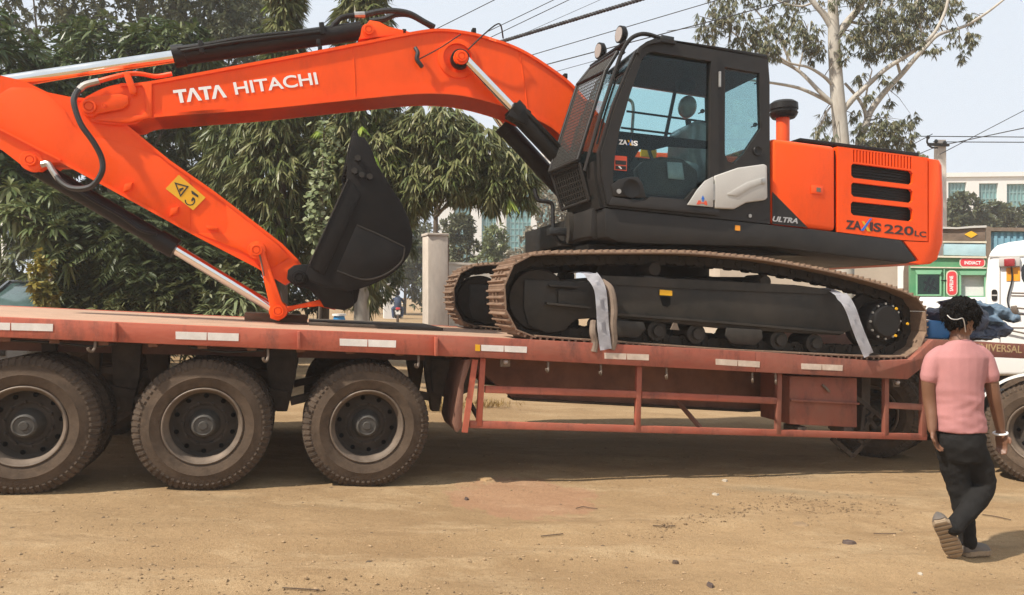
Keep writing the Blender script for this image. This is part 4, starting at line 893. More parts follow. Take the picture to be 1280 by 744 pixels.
boss('cylinder_pin', 37, 199.5, AM0-.03, AM1+.03, .095, MT['orange'], ar, .55)
boss('link_pin', 320.5, 312.5, AM0-.12, AM1+.12, .085, MT['orange'], ar, .62)
# danger label
lab = EX.part('danger_label', MB().prism(T.P([(223.5, 218.5), (257, 247), (241.5, 263), (207, 236)], AM0), AM0-.002, AM0+.003), MT['yellow'], ar)
def on_label(pts): return T.P(pts, AM0-.002)
tri_o = [(218, 228), (236, 233), (225.5, 246.5)]
cx_, cy_ = 226.5, 236
tri_i = [((x-cx_)*.72+cx_, (y-cy_)*.72+cy_) for x, y in tri_o]
EX.part('label_triangle', MB().plate(on_label(tri_o), [on_label(tri_i[::-1])], AM0-.005, AM0-.0025), MT['ink'], lab, smooth=0)
EX.part('label_mark', MB().prism(on_label([(224, 236), (229, 234.5), (229.5, 236), (226, 239), (224.5, 240)]), AM0-.005, AM0-.0025), MT['ink'], lab)
EX.part('label_arm', MB().prism(on_label([(239, 238.5), (241, 239), (248, 244.5), (247.5, 247), (243, 244), (240, 242.5)]), AM0-.005, AM0-.0025), MT['ink'], lab)
EX.part('label_figure', MB().prism(on_label([(241, 246.5), (243, 247.5), (242, 250.5), (239.5, 252), (239, 250)]), AM0-.005, AM0-.0025), MT['ink'], lab)
q, z = T.L(237.5, 251, AM0-.002)
EX.part('label_ring', MB().lathe([(.036, -.0025), (.046, -.0025)], q, z, 20, AM0-.0005, R(170), R(400)), MT['ink'], lab)
# bucket cylinder and linkage
bc = cylinder('bucket_cylinder', (347, 389), (218, 310.5), (46, 210), CV, .052, .082, None)
EX.part('cylinder_head', MB().cyl(T.p3(198, 299, CV), T.p3(220, 311.5, CV), .098, .098, 24), MT['black'], bc)
EX.part('cylinder_eye', MB().lathe([(0, 0), (.10, 0), (.10, .2), (0, .2)], *T.L(39, 204, CV-.1), 24, CV-.1), MT['black'], bc)
EX.part('feed_pipe', MB().hose([T.p3(75, 222, CV-.10), T.p3(110, 247, CV-.11), T.p3(150, 270, CV-.11), T.p3(176, 288, CV-.11), T.p3(196, 293, CV-.1)], .014), MT['black'], bc)
EX.part('arm_hose', MB().hose([T.p3(99, 112, BM0-.05), T.p3(94, 119, BM0-.1), T.p3(92.5, 130, BM0-.14), T.p3(101, 155, BM0-.16), T.p3(117, 178, BM0-.15), T.p3(127, 198, BM0-.13), T.p3(127, 216, BM0-.13), T.p3(114, 233, BM0-.10), T.p3(92, 235.5, BM0-.05), T.p3(76, 227, BM0), T.p3(64, 210, BM0+.05)], .026), MT['rubber'], ar)
EX.part('hose_fitting', MB().hose([T.p3(99, 112, BM0-.05), T.p3(107, 106, BM0-.04), T.p3(124, 101.5, BM0-.03)], .030), MT['steel'], ar)
EX.part('hose_fitting', MB().hose([T.p3(73, 224, BM0+.02), T.p3(66, 214, BM0+.03), T.p3(60, 205, BM0+.05), T.p3(52, 206, BM0+.06)], .028), MT['steel'], ar)
EX.part('boom_pipe', MB().hose([T.p3(122, 102, BM0-.03), T.p3(140, 97, BM0-.03), T.p3(160, 92.5, BM0+.0), T.p3(176, 92.5, BM0+.03), T.p3(195, 95.5, BM0+.05), T.p3(215, 92.5, BM0+.05)], .022), MT['orange_in'], bm_)
for v in (AM0-.09, AM1+.03):
    lk = EX.part('side_link', MB().prism(T.P([(312, 306), (321, 301.5), (330, 307), (332, 318), (352, 376), (358, 386), (356, 396), (346, 401), (338, 396), (337.5, 384), (325, 330), (322, 322), (313, 319)], v), v, v+.06, .01), MT['orange'])
boss('link_pin', 347.5, 389, AM0-.12, AM1+.12, .085, MT['orange'], lk, .62)
EX.part('bucket_link', MB().prism(T.P([(341, 380), (356, 384), (372, 381), (398, 375), (420, 373), (420, 388), (398, 383), (372, 386), (356, 392), (349, 402), (337, 398)], AM0), AM0+.03, AM1-.03, .012), MT['orange'])
EX.part('grease_pipe', MB().hose([T.p3(324, 316, AM0-.1), T.p3(327, 330, AM0-.1), T.p3(330, 345, AM0-.1)], .007), MT['rimedge'], lk)

# ---- bucket
B0, B1 = .93, 2.07
shell = [(441, 170), (456, 172), (466, 190), (471, 205), (484, 226), (502, 254), (512, 276), (516, 296), (513, 315), (506, 327), (492, 341), (472, 353), (452, 360.5), (436, 364)]
back = sm(T.P(shell, B0), 4)
sidep = [(441, 170), (456, 172), (466, 190), (471, 205), (484, 226), (502, 254), (512, 276), (516, 296), (513, 315), (506, 327), (492, 341), (472, 353), (452, 360.5), (436, 364), (410, 360), (388, 352), (383, 341), (386, 331), (412, 277), (433, 230), (434, 205)]
bk = EX.part('bucket', MB().strip(back, -.03, B0+.031, B1-.031), MT['bucket'])
for v, nm in ((B0, 'near'), (B1-.03, 'far')):
    EX.part('side_plate', MB().prism(T.P(sidep, B0), v, v+.03, .006), MT['bucket'], bk)
EX.part('lip_plate', MB().prism(T.P([(441, 170), (456, 172), (470, 204), (463, 204), (447, 190)], B0), B0+.031, B1-.031), MT['bucket'], bk)
EX.part('side_cutter', MB().prism(T.P([(436, 222), (451, 244), (405, 344), (387, 333), (412, 277)], B0), B0-.022, B0-.001, .005), MT['bucket'], bk)
EX.part('wear_plate', MB().prism(T.P([(446, 281), (507, 309), (506, 322), (493, 336), (473, 347), (452, 349.5), (421, 338.5)], B0), B0-.008, B0-.001, .003), MT['bucket'], bk)
EX.part('weld_bead', MB().hose([T.p3(446, 281.5, B0-.006), T.p3(476, 294.5, B0-.006), T.p3(506, 309, B0-.006)], .008, 6, 3), MT['frame'], bk)
EX.part('weld_bead', MB().hose([T.p3(506, 310, B0-.006), T.p3(503, 325, B0-.006), T.p3(490, 338, B0-.006), T.p3(472, 347, B0-.006), T.p3(452, 349.3, B0-.006), T.p3(421, 338.5, B0-.006)], .008, 6, 3), MT['frame'], bk)
EX.part('weld_bead', MB().hose([T.p3(387, 330, B0-.024), T.p3(411, 277, B0-.024), T.p3(435, 224, B0-.024)], .007, 6, 3), MT['frame'], bk)
for k in range(6):
    v = B0+.02+k*(B1-B0-.16)/5
    EX.part('tooth', MB().prism([(q, z) for q, z in T.P([(433, 205), (437, 178), (441, 163), (446, 161), (450, 172), (463, 190), (459, 200), (446, 205)], B0)], v, v+.12, .012), MT['bucket'], bk)
for k, (px, py) in enumerate(((443, 214), (452, 219), (462, 221), (447, 198))):
    q, z = T.L(px, py, B0); EX.part('cutter_bolt', MB().cyl((q, B0-.03, z), (q, B0+.02, z), .03, .03, 6), MT['frame'], bk)
ear = T.P([(366, 356), (359, 349), (360, 338), (368, 332), (381, 331), (388, 331), (412, 345), (440, 360), (442, 382), (430, 388), (405, 384), (398, 372), (385, 360)], AM0)
for v in (AM0-.10, AM1+.04): EX.part('bucket_ear', MB().prism(ear, v, v+.06, .01), MT['bucket'], bk)
EX.part('bucket_heel', MB().prism(T.P([(395, 352), (450, 360), (446, 378), (432, 387), (412, 386), (402, 372)], AM0), AM0-.04, AM1+.04, .02), MT['bucket'], bk)
boss('bucket_pin', 374, 347, AM0-.17, AM1+.15, .075, MT['bucket'], bk, .75)

# ---- tie-down strips hanging over the track
def strap_thing(label, path, wd, base_px):
    m = MB(); b = m.b; P = smooth_path([T.p3(x, y, v) for x, y, v in path], 6); rows = []
    for i, p in enumerate(P):
        t = (P[min(i+1, len(P)-1)]-P[max(i-1, 0)]); n_ = Vector((-t.z, 0, t.x)); n_ = n_.normalized() if n_.length > 1e-4 else Vector((1, 0, 0))
        if n_.x < 0: n_ = -n_
        if t.y**2 > t.x**2+t.z**2: n_ = Vector((1, 0, 0))
        ww = wd*(.85+.15*min(1, i/8)); k_ = .010*math.sin(i*.9)
        rows.append([p-n_*ww/2, p-n_*ww*.17+Vector((0, -.008-k_, 0)), p+n_*ww*.2+Vector((0, .004+k_, 0)), p+n_*ww/2])
    V = [[b.verts.new(p) for p in r] for r in rows]
    for A, B in zip(V, V[1:]):
        for k in range(3): b.faces.new((A[k], B[k], B[k+1], A[k+1]))
    r = bmesh.ops.solidify(b, geom=b.faces[:], thickness=.006)
    q, v, z = T.p3(*base_px)
    return solo('tie_strap', m, MT['strap'], label, 'strap', (q, v, z), 'grey straps over the near track', fr=T)
strap_thing('grey strap hanging over the track below the cab door', [(716, 341, .25), (730, 340, .08), (742, 347, -.02), (750, 362, -.06), (752.5, 385, -.075), (754, 410, -.08), (757.5, 437, -.085)], .112, (757, 437, -.09))
strap_thing('grey strap hanging over the track beside the round travel motor', [(1030, 360, .25), (1044, 365, .06), (1056, 374, -.03), (1064, 388, -.07), (1071, 408, -.085), (1079, 428, -.09), (1086, 444, -.095)], .120, (1086, 444, -.1))
m = MB().hose([T.p3(752, 352, .08), T.p3(763, 362, -.02), T.p3(767, 385, -.05), T.p3(766, 405, -.055), T.p3(767, 425, -.05), T.p3(764, 437, -.045)], .035, 8)
q, v, z = T.p3(764, 437, -.045)
solo('sacking_roll', m, MT['tancloth'], 'twisted tan sacking tucked behind the strap below the cab', 'sacking', (q, v, z), fr=T)
m = MB().hose([T.p3(742, 402, .0), T.p3(741, 415, -.045), T.p3(744, 428, -.045), T.p3(742, 440, -.05)], .032, 8)
q, v, z = T.p3(742, 440, -.05)
solo('sacking_pad', m, MT['tancloth'], 'short tan sacking pad on the deck edge beside the strap', 'sacking', (q, v, z), fr=T)
# ------------------------------------------------------------------ vegetation
UPV = np.array((0, 0, 1.))
def unit(a): return a/np.maximum(1e-9, np.linalg.norm(a, axis=-1, keepdims=True))
def leaf_mesh(name, c, d, ln, wd, droop, tone, fold=.25, base=(0, 0, 0)):
    """lance-shaped leaves: c base points, d directions, all (N, 3)"""
    N = len(c); ln = np.broadcast_to(ln, N)[:, None]; wd = np.broadcast_to(wd, N)[:, None]; dr = np.broadcast_to(droop, N)[:, None]
    s_ = unit(np.cross(d, UPV+rng.normal(0, .35, (N, 3)))); nrm = unit(np.cross(s_, d))
    P = lambda t, k: c+d*ln*t-UPV*dr*ln*t*t+s_*wd*k*.5+nrm*(-abs(k)*wd*fold*.5)
    pts = np.stack([P(0, 0), P(.35, 1), P(.35, -1), P(.72, .72), P(.72, -.72), P(1, 0)], 1).reshape(-1, 3)-np.array(base)
    i = (np.arange(N)*6)[:, None]
    tri = np.concatenate([i+np.array([[0, 2, 1]]), i+np.array([[1, 2, 4]]), i+np.array([[1, 4, 3]]), i+np.array([[3, 4, 5]])], 1).reshape(-1, 3)
    me = bpy.data.meshes.new(name); me.vertices.add(len(pts)); me.vertices.foreach_set('co', pts.ravel())
    me.loops.add(len(tri)*3); me.loops.foreach_set('vertex_index', tri.ravel().astype(np.int32))
    me.polygons.add(len(tri)); me.polygons.foreach_set('loop_start', (np.arange(len(tri))*3).astype(np.int32))
    a = me.attributes.new('tone', 'FLOAT', 'POINT'); a.data.foreach_set('value', np.repeat(np.clip(tone, 0, 1), 6).astype(np.float32))
    me.update(calc_edges=True); return me
def shell_pts(ells, r_in=.45, seed=None):
    """cluster centres and outward directions, through a set of ellipsoids (centre, radii, count)"""
    C, D = [], []
    for (c, r, n) in ells:
        u = unit(rng.normal(size=(n, 3))); k = (r_in+(1-r_in)*rng.random((n, 1))**.6)
        C.append(np.array(c)+u*k*np.array(r)); D.append(unit(u/np.array(r)))
    return np.concatenate(C), np.concatenate(D)
def rosettes(C, D, n, spread, up=0., jit=.25):
    """n leaf directions round each cluster's own axis"""
    ax = unit(D+np.array((0, 0, up))+rng.normal(0, jit, D.shape)); t = unit(np.cross(ax, UPV+rng.normal(0, .1, ax.shape))); b = np.cross(ax, t)
    a = rng.random((len(C), 1))*6.28+np.arange(n)[None]*2.399; sp = spread*(.55+.6*rng.random((len(C), n)))
    d = ax[:, None]*np.cos(sp)[..., None]+(t[:, None]*np.cos(a)[..., None]+b[:, None]*np.sin(a)[..., None])*np.sin(sp)[..., None]
    return np.repeat(C, n, 0), unit(d.reshape(-1, 3))
def limb_mesh(branches, base):
    m = MB()
    for pts, r0, r1 in branches:
        P = smooth_path(pts, 5); n = len(P); m.tube(P, r0, 9, radii=[r0+(r1-r0)*(i/(n-1))**.8 for i in range(n)])
    return m.mesh('trunk', base, 60)
class Tree(Thing):
    def __init__(t, name, label, base, group=None, cat='tree'):
        Thing.__init__(t, name, label, cat, None, base, group)
    def wood(t, branches, mat, nm='trunk'): o = link(nm, limb_mesh(branches, t.base), mat, t.o); o.data.name = nm; return o
    def crown(t, nm, c, d, ln, wd, dr, tone, mat, **k): return tag(link(nm, leaf_mesh(nm, c, d, ln, wd, dr, tone, base=t.base, **k), mat, t.o), kind='stuff')
LM = dict(
    mango=leaf_mat('mango_leaf', [(.026, .046, .012), (.052, .085, .022), (.105, .135, .042), (.20, .215, .085)], .42),
    dull=leaf_mat('dull_leaf', [(.046, .058, .020), (.098, .112, .040), (.175, .178, .072)], .5),
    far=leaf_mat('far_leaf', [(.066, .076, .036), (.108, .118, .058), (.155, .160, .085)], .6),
    ashoka=leaf_mat('mast_leaf', [(0.056, 0.088, 0.022), (0.106, 0.131, 0.037), (0.188, 0.194, 0.075), (0.288, 0.263, 0.125)], .45),
    lime=leaf_mat('fresh_leaf', [(0.175, 0.275, 0.031), (0.275, 0.375, 0.050), (0.375, 0.450, 0.088)], .45, .4),
    fern=leaf_mat('dark_feathery_leaf', [(.030, .044, .014), (.052, .070, .022), (.095, .108, .038)], .5),
    vine=leaf_mat('vine_leaf', [(0.112, 0.150, 0.062), (0.200, 0.231, 0.106), (0.300, 0.325, 0.175)], .45),
    euc=leaf_mat('gum_leaf', [(0.069, 0.088, 0.044), (0.119, 0.131, 0.065), (0.188, 0.175, 0.094), (0.250, 0.206, 0.112)], .5),
    dry=leaf_mat('dry_leaf', [(0.250, 0.163, 0.062), (0.400, 0.275, 0.112), (0.500, 0.413, 0.175)], .7),
)
BARK = M('brown_bark', (.13, .10, .075), .9, var=.35, scale=6, bump=.6, bscale=22, stretch=(3, 3, .6))
PALEBARK = M('pale_bark', (.36, .33, .28), .85, var=.25, scale=4, bump=.4, bscale=18, stretch=(3, 3, .6))
GUMBARK = M('smooth_gum_bark', (.46, .43, .375), .75, var=.22, scale=3.2, bump=.35, bscale=10, dust=(.24, .18, .13), damt=.28, dscale=2.4, stretch=(1.6, 1.6, .5))
def ue(px, py, Y, rx, ry, rz=None, n=40, k=1.):
    """ellipsoid seen at a pixel, at distance Y, radii in photo pixels"""
    s_ = Y/F; return (tuple(unproj(px, py, Y)), (rx*s_, (rz if rz else .5*(rx+ry))*s_, ry*s_), int(n*k))
def gbase(px, Y): p = unproj(px, 372, Y); return (p.x, Y, G(p.x))
def simple_tree(name, label, px, Y, ells, n, spread, ln, wd, dr, mat, up=-.2, group=None, bark=BARK, tr=.16, fork=True, r_in=.45, tones=(0, 1), jit=.25):
    b = gbase(px, Y); t = Tree(name, label, b, group)
    top = max(e[0][2] for e in ells); br = [([(b[0], b[1], b[2]-.1), (b[0]+.1, b[1], b[2]+(top-b[2])*.35), (b[0]-.05, b[1]+.1, b[2]+(top-b[2])*.8)], tr, tr*.35)]
    if fork:
        for c, r, _ in ells:
            z0 = b[2]+(c[2]-b[2])*.55; br.append(([(b[0]+.05, b[1], z0-.3), ((b[0]+c[0])/2, (b[1]+c[1])/2, (z0+c[2])/2), c], tr*.3, tr*.06))
    t.wood(br, bark); k_ = 1.7 if name in ('shade_tree', 'background_tree') else 1.
    C, D = shell_pts([(e0, e1, int(e2*k_)) for e0, e1, e2 in ells], r_in); c, d = rosettes(C, D, n, spread, up, jit); N = len(c)
    cl = np.repeat(rng.random(len(C)), n); tone = tones[0]+(tones[1]-tones[0])*np.clip(.65*cl+.35*rng.random(N), 0, 1)
    t.crown('crown', c, d, ln*(.7+.5*rng.random(N)), wd*(.8+.4*rng.random(N)), dr, tone, mat); return t

# tall trees standing behind everything at the upper side of the yard
FG = 'tall trees behind the yard'
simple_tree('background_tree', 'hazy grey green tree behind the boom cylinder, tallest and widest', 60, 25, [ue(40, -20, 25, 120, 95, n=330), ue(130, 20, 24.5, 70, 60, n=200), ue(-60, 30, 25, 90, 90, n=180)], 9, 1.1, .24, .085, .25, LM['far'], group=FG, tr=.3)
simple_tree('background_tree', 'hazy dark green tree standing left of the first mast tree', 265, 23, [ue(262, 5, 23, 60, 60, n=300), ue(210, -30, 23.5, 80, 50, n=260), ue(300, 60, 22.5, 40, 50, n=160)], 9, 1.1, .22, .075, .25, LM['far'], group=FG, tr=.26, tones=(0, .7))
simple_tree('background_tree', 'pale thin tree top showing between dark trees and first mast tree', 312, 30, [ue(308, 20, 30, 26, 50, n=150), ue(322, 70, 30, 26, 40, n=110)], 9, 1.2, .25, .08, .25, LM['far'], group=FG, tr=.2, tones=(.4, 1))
# mango trees
simple_tree('mango_tree', 'sunlit mango tree with drooping leaf rosettes behind the chrome cylinder rod', 150, 15.5, [ue(150, 75, 15.5, 95, 52, n=250), ue(215, 65, 15, 55, 40, n=130), ue(95, 110, 15, 60, 45, n=130), ue(230, 115, 15.5, 60, 35, n=110), ue(140, 150, 15.8, 110, 55, n=150)], 13, 1.25, .27, .062, .40, LM['mango'], up=.25, tr=.22)
simple_tree('mango_tree', 'dark mango tree at the frame edge above the parked car', -45, 12.5, [ue(-10, 95, 12.8, 70, 85, n=200), ue(15, 225, 12.5, 62, 60, n=170), ue(-35, 170, 12.2, 60, 70, n=110), ue(45, 120, 13.4, 40, 45, n=80)], 13, 1.25, .28, .066, .40, LM['mango'], up=.2, tr=.2, tones=(0, .75))
# a sunlit spray of the second mango hanging in front
b = gbase(70, 10.6); t = Tree('mango_sapling', 'young mango with pale drooping leaves beside the parked car', b)
t.wood([([b, (b[0]-.05, b[1], 1.0), tuple(unproj(62, 290, 11.2))], .05, .02), ([tuple(unproj(62, 300, 11.2)), tuple(unproj(40, 275, 11)), tuple(unproj(24, 268, 11))], .02, .01)], BARK)
C, D = shell_pts([ue(22, 266, 11.1, 24, 12, n=15), ue(58, 285, 11.2, 20, 14, n=15), ue(76, 318, 11.2, 14, 16, n=8), ue(38, 235, 11.5, 36, 16, n=16)], .4); c, d = rosettes(C, D, 14, 1.35, .5); N = len(c)
t.crown('crown', c, d, .27*(.7+.5*rng.random(N)), .055, .5, .45+.55*rng.random(N), LM['mango'])
# dull mass of foliage behind
simple_tree('shade_tree', 'deep green shade tree filling the gap behind the arm', 150, 17, [ue(110, 215, 17, 110, 85, n=240), ue(215, 215, 17, 95, 85, n=240), ue(60, 330, 17, 50, 60, n=100), ue(260, 300, 17, 80, 90, n=200)], 12, 1.2, .26, .065, .35, LM['dull'], tr=.2, tones=(0, .8))
simple_tree('shade_tree', 'dense dark tree filling the gap behind the two mast trees', 400, 18.5, [ue(370, 200, 18.5, 110, 90, n=300), ue(330, 320, 18.5, 110, 80, n=240), ue(450, 300, 18.5, 70, 80, n=170), ue(470, 190, 18.5, 60, 50, n=130), ue(545, 190, 19, 60, 40, n=110)], 12, 1.2, .27, .065, .35, LM['dull'], tr=.2, tones=(0, .7))
simple_tree('shade_tree', 'wide dark tree closing the gap between the boom and the arm', 230, 21, [ue(225, 165, 21, 120, 75, n=260), ue(330, 150, 21, 80, 60, n=130)], 12, 1.2, .28, .07, .35, LM['dull'], tr=.2, tones=(0, .6))
simple_tree('shade_tree', 'dark tree at the frame edge behind the pale post', -10, 21, [ue(5, 260, 21, 60, 62, n=200), ue(-40, 300, 21, 60, 60, n=120), ue(10, 180, 21, 70, 60, n=160)], 12, 1.2, .28, .07, .35, LM['dull'], tr=.2, tones=(0, .6))
# feathery dark shrub
def frond_tree(name, label, px, Y, ells, nf, mat, tones=(0, 1), lf=.16, fl=.62):
    b = gbase(px, Y); t = Tree(name, label, b, None, 'bush'); C, D = shell_pts(ells, .3); cc, dd, tt, br = [], [], [], []
    for k in range(6):
        c = Vector(C[rng.integers(len(C))]); br.append(([b, (b[0]+(c.x-b[0])*.4, b[1], b[2]+(c.z-b[2])*.6), c], .04, .012))
    t.wood(br, BARK)
    c0, d0 = rosettes(C, D, nf, 1.2, .25)
    M_ = len(c0); L_ = fl*(.6+.6*rng.random(M_)); tone = np.repeat(rng.random(len(C)), nf)
    for q in np.linspace(.12, 1, 17):
        p = c0+d0*(L_*q)[:, None]-UPV*(.42*L_*q*q)[:, None]; tg = unit(d0-UPV*(.8*q)); sd = unit(np.cross(tg, UPV))
        for sg in (-1, 1):
            cc.append(p); dd.append(unit(sd*sg+tg*.45-UPV*.15)); tt.append(tones[0]+(tones[1]-tones[0])*np.clip(.6*tone+.4*rng.random(M_), 0, 1))
    c, d, tn = map(np.concatenate, (cc, dd, tt)); N = len(c)
    t.crown('crown', c, d, lf*(.6+.5*rng.random(N)), .026, .25, tn, mat)
frond_tree('feathery_bush', 'large dark feathery bush under the bucket cylinder', 185, 12.2, [ue(138, 290, 12, 40, 42, n=50), ue(185, 320, 12, 75, 62, n=110), ue(245, 350, 12, 55, 45, n=70), ue(125, 352, 12.3, 44, 42, n=60)], 6, LM['fern'])
simple_tree('yellowing_bush', 'small bush with yellowing leaves beside the parked car', 54, 10.4, [ue(52, 345, 10.4, 8, 34, n=60), ue(60, 375, 10.4, 11, 22, n=40)], 7, 1.2, .10, .05, .3, leaf_mat('yellowing_leaf', [(.09, .12, .03), (.24, .20, .04), (.34, .26, .05)], .5), tr=.02, fork=False)
simple_tree('undergrowth_bush', 'leafy brown green bush under the chrome bucket rod', 240, 11.4, [ue(225, 375, 11.4, 55, 26, n=90), ue(275, 360, 11.4, 30, 34, n=70), ue(160, 385, 11.4, 60, 20, n=70)], 8, 1.2, .13, .045, .35, LM['dull'], tr=.03, fork=False, tones=(.3, 1))
simple_tree('pot_plant', 'spiky pale plant with arching leaves behind the timber block', 300, 11.2, [ue(300, 372, 11.2, 16, 16, n=16), ue(318, 385, 11.2, 12, 12, n=10), ue(276, 388, 11.2, 14, 12, n=10)], 12, 1.0, .36, .045, .55, LM['vine'], up=.8, tr=.03, fork=False)
# mast trees with long hanging leaves
def mast_tree(label, px, Y, ells, n=9, tones=(0, 1), lime=0, tr=.14, lean=(0, 0), bark=BARK, ln=.25):
    b = gbase(px, Y); t = Tree('mast_tree', label, b, 'mast trees with hanging leaves'); top = max(e[0][2]+e[1][2]*.9 for e in ells)
    br = [([(b[0], b[1], b[2]-.1), (b[0]+lean[0]*.5, b[1], b[2]+(top-b[2])*.5), (b[0]+lean[0], b[1], top)], tr, .03)]
    for c, r, _ in ells:
        if abs(c[0]-b[0]) > .5: br.append(([(b[0]+lean[0]*.5, b[1], max(b[2]+1, c[2]-.05)), ((b[0]+c[0])/2, (b[1]+c[1])/2, c[2]+.2), c], .045, .012))
    t.wood(br, bark); ells = [(c, r, int(n_*1.3)) for c, r, n_ in ells]; C, D = shell_pts(ells, .35); D2 = unit(D*np.array((1, 1, .25))-UPV*.75); c, d = rosettes(C, D2, n, .55, -.3, .2); N = len(c)
    cl = np.repeat(rng.random(len(C)), n); tn = tones[0]+(tones[1]-tones[0])*np.clip(.6*cl+.4*rng.random(N), 0, 1)
    t.crown('crown', c, d, ln*(.7+.55*rng.random(N)), .036*(.8+.4*rng.random(N)), .22, tn, LM['ashoka'])
    if lime:
        k = rng.choice(len(C), lime, replace=False); c, d = rosettes(C[k]+D[k]*.10, D2[k], 13, .5, -.4, .15); t.crown('fresh_leaves', c, d, ln*(.8+.4*rng.random(len(c))), .042, .25, rng.random(len(c)), LM['lime'])
    return t
Ym = 13.2
mast_tree('slim mast tree rising above the boom behind the black cylinder barrel', 352, Ym, [ue(357, -10, Ym, 17, 40, n=120), ue(354, 55, Ym, 24, 40, n=110), ue(350, 130, Ym, 40, 60, n=170), ue(345, 215, Ym, 52, 60, n=240), ue(300, 190, Ym+.4, 50, 55, n=150), ue(335, 300, Ym+.3, 50, 60, n=190), ue(290, 270, Ym+.7, 50, 70, n=170)], lime=8, tones=(.05, .95))
mast_tree('thicker mast tree rising above the boom behind the curved hoses', 452, Ym+.2, [ue(455, -30, Ym+.2, 32, 40, n=160), ue(453, 30, Ym+.2, 36, 40, n=150), ue(450, 110, Ym+.2, 50, 55, n=180), ue(440, 190, Ym+.2, 60, 55, n=270), ue(480, 205, Ym, 40, 45, n=150), ue(420, 270, Ym+.4, 50, 60, n=190), ue(455, 330, Ym+.6, 34, 60, n=110), ue(500, 240, Ym, 28, 36, n=80)], lime=12, tones=(.1, 1), bark=PALEBARK, tr=.17)
mast_tree('spreading mast tree hanging over the concrete gate pillar', 541, Ym+4.2, [ue(545, 165, Ym, 52, 42, n=230), ue(595, 190, Ym, 48, 42, n=210), ue(560, 215, Ym-.2, 42, 36, n=150), ue(640, 215, Ym, 34, 34, n=140), ue(618, 235, Ym-.2, 26, 24, n=70), ue(520, 230, Ym-.2, 26, 36, n=90), ue(505, 175, Ym+.4, 40, 40, n=120), ue(655, 232, Ym, 16, 28, n=50), ue(588, 232, Ym-.1, 26, 20, n=60)], lime=7, tones=(.15, 1), lean=(.1, 0), tr=.12)
# climbing vine with rounded pale leaves
b = gbase(398, Ym-.9); t = Tree('climbing_vine', 'climbing vine with rounded pale leaves beside the bucket teeth', b, None, 'vine')
t.wood([([b, tuple(unproj(402, 280, Ym-.9)), tuple(unproj(405, 160, Ym-.9))], .03, .015)], BARK)
ys_ = rng.random(420); c = np.array([tuple(unproj(402+9*math.sin(y*7)+rng.normal(0, 8), 150+y*165, Ym-1.0+rng.normal(0, .09))) for y in ys_]); d = unit(np.stack([rng.normal(0, .5, 420), -.5-rng.random(420), -.5+rng.normal(0, .4, 420)], -1))
t.crown('leaves', c, d, .10*(.7+.5*rng.random(420)), .085, .2, rng.random(420), LM['vine'])

# ---- the gum tree
Ye = 19.
b = gbase(1056, Ye); t = Tree('gum_tree', 'tall pale barked gum tree with thin drooping foliage behind the cab', b)
E = lambda px, py, dy=0.: tuple(unproj(px, py, Ye+dy))
s_ = Ye/F
t.wood([([(b[0], b[1], b[2]-.2), E(1056, 250), E(1052, 180), E(1047, 120), E(1043.5, 70), E(1042, 30), E(1041, 0), E(1040, -60)], 12*s_, 5.2*s_)], GUMBARK)
limbs = [([E(1043, 48), E(1060, 27), E(1075, 8, -.2), E(1090, -20, -.3)], 6.2, 3), ([E(1041, 35), E(1030, 18), E(1017, 3), E(1000, -25)], 5, 2.6),
         ([E(1041, 130), E(1026, 122, .1), E(998, 110, .2), E(963, 103.5, .2), E(935, 100, .2)], 3.0, 1.2), ([E(1040, 129), E(1024, 114), E(1000, 90, .2), E(975, 76, .3), E(942, 60, .3), E(915, 40, .3)], 3.2, 1.),
         ([E(1042, 108), E(1030, 96, -.1), E(1010, 84, -.2), E(985, 78, -.3), E(960, 60, -.3)], 2.6, .9),
         ([E(1054, 138), E(1068, 122, -.1), E(1086, 105, -.2), E(1109, 85, -.3), E(1139, 66, -.4), E(1165, 45, -.5), E(1180, 18, -.5), E(1186, -5, -.5)], 4.0, 1.6),
         ([E(1072, 240, .3), E(1074, 180, .3), E(1083, 154, .3), E(1089, 138, .3), E(1106, 115, .2), E(1126, 94, .1), E(1143, 74, 0), E(1158, 58, 0), E(1174, 43, 0), E(1205, 33, 0), E(1232, 17, 0), E(1258, -3, 0)], 5.5, 1.3),
         ([E(1084, 152, .3), E(1080, 136, .3), E(1071, 121, .3), E(1056, 104, .3)], 2.8, 1.6), ([E(1083, 155, .3), E(1081, 135, .2), E(1084, 112, .2), E(1090, 88, .2)], 2, .8),
         ([E(1126, 94, .1), E(1120, 74), E(1112, 50), E(1100, 25), E(1105, -10)], 2, .8), ([E(1150, 62), E(1152, 40), E(1145, 15), E(1150, -15)], 2, .8), ([E(1060, 27), E(1085, 30, .2), E(1105, 18, .3), E(1130, -5, .3)], 1.8, .8),
         ([E(990, 84, .2), E(975, 50, .2), E(955, 25, .2), E(930, -5, .2)], 1.8, .7), ([E(1017, 3), E(1000, 8, .2), E(975, 2, .2), E(950, -15, .2)], 1.6, .7), ([E(998, 88, .2), E(1005, 60, .2), E(1010, 30, .2)], 1.4, .6)]
for pts, r0, r1 in limbs: t.wood([(pts, r0*s_, r1*s_)], GUMBARK, 'limb')
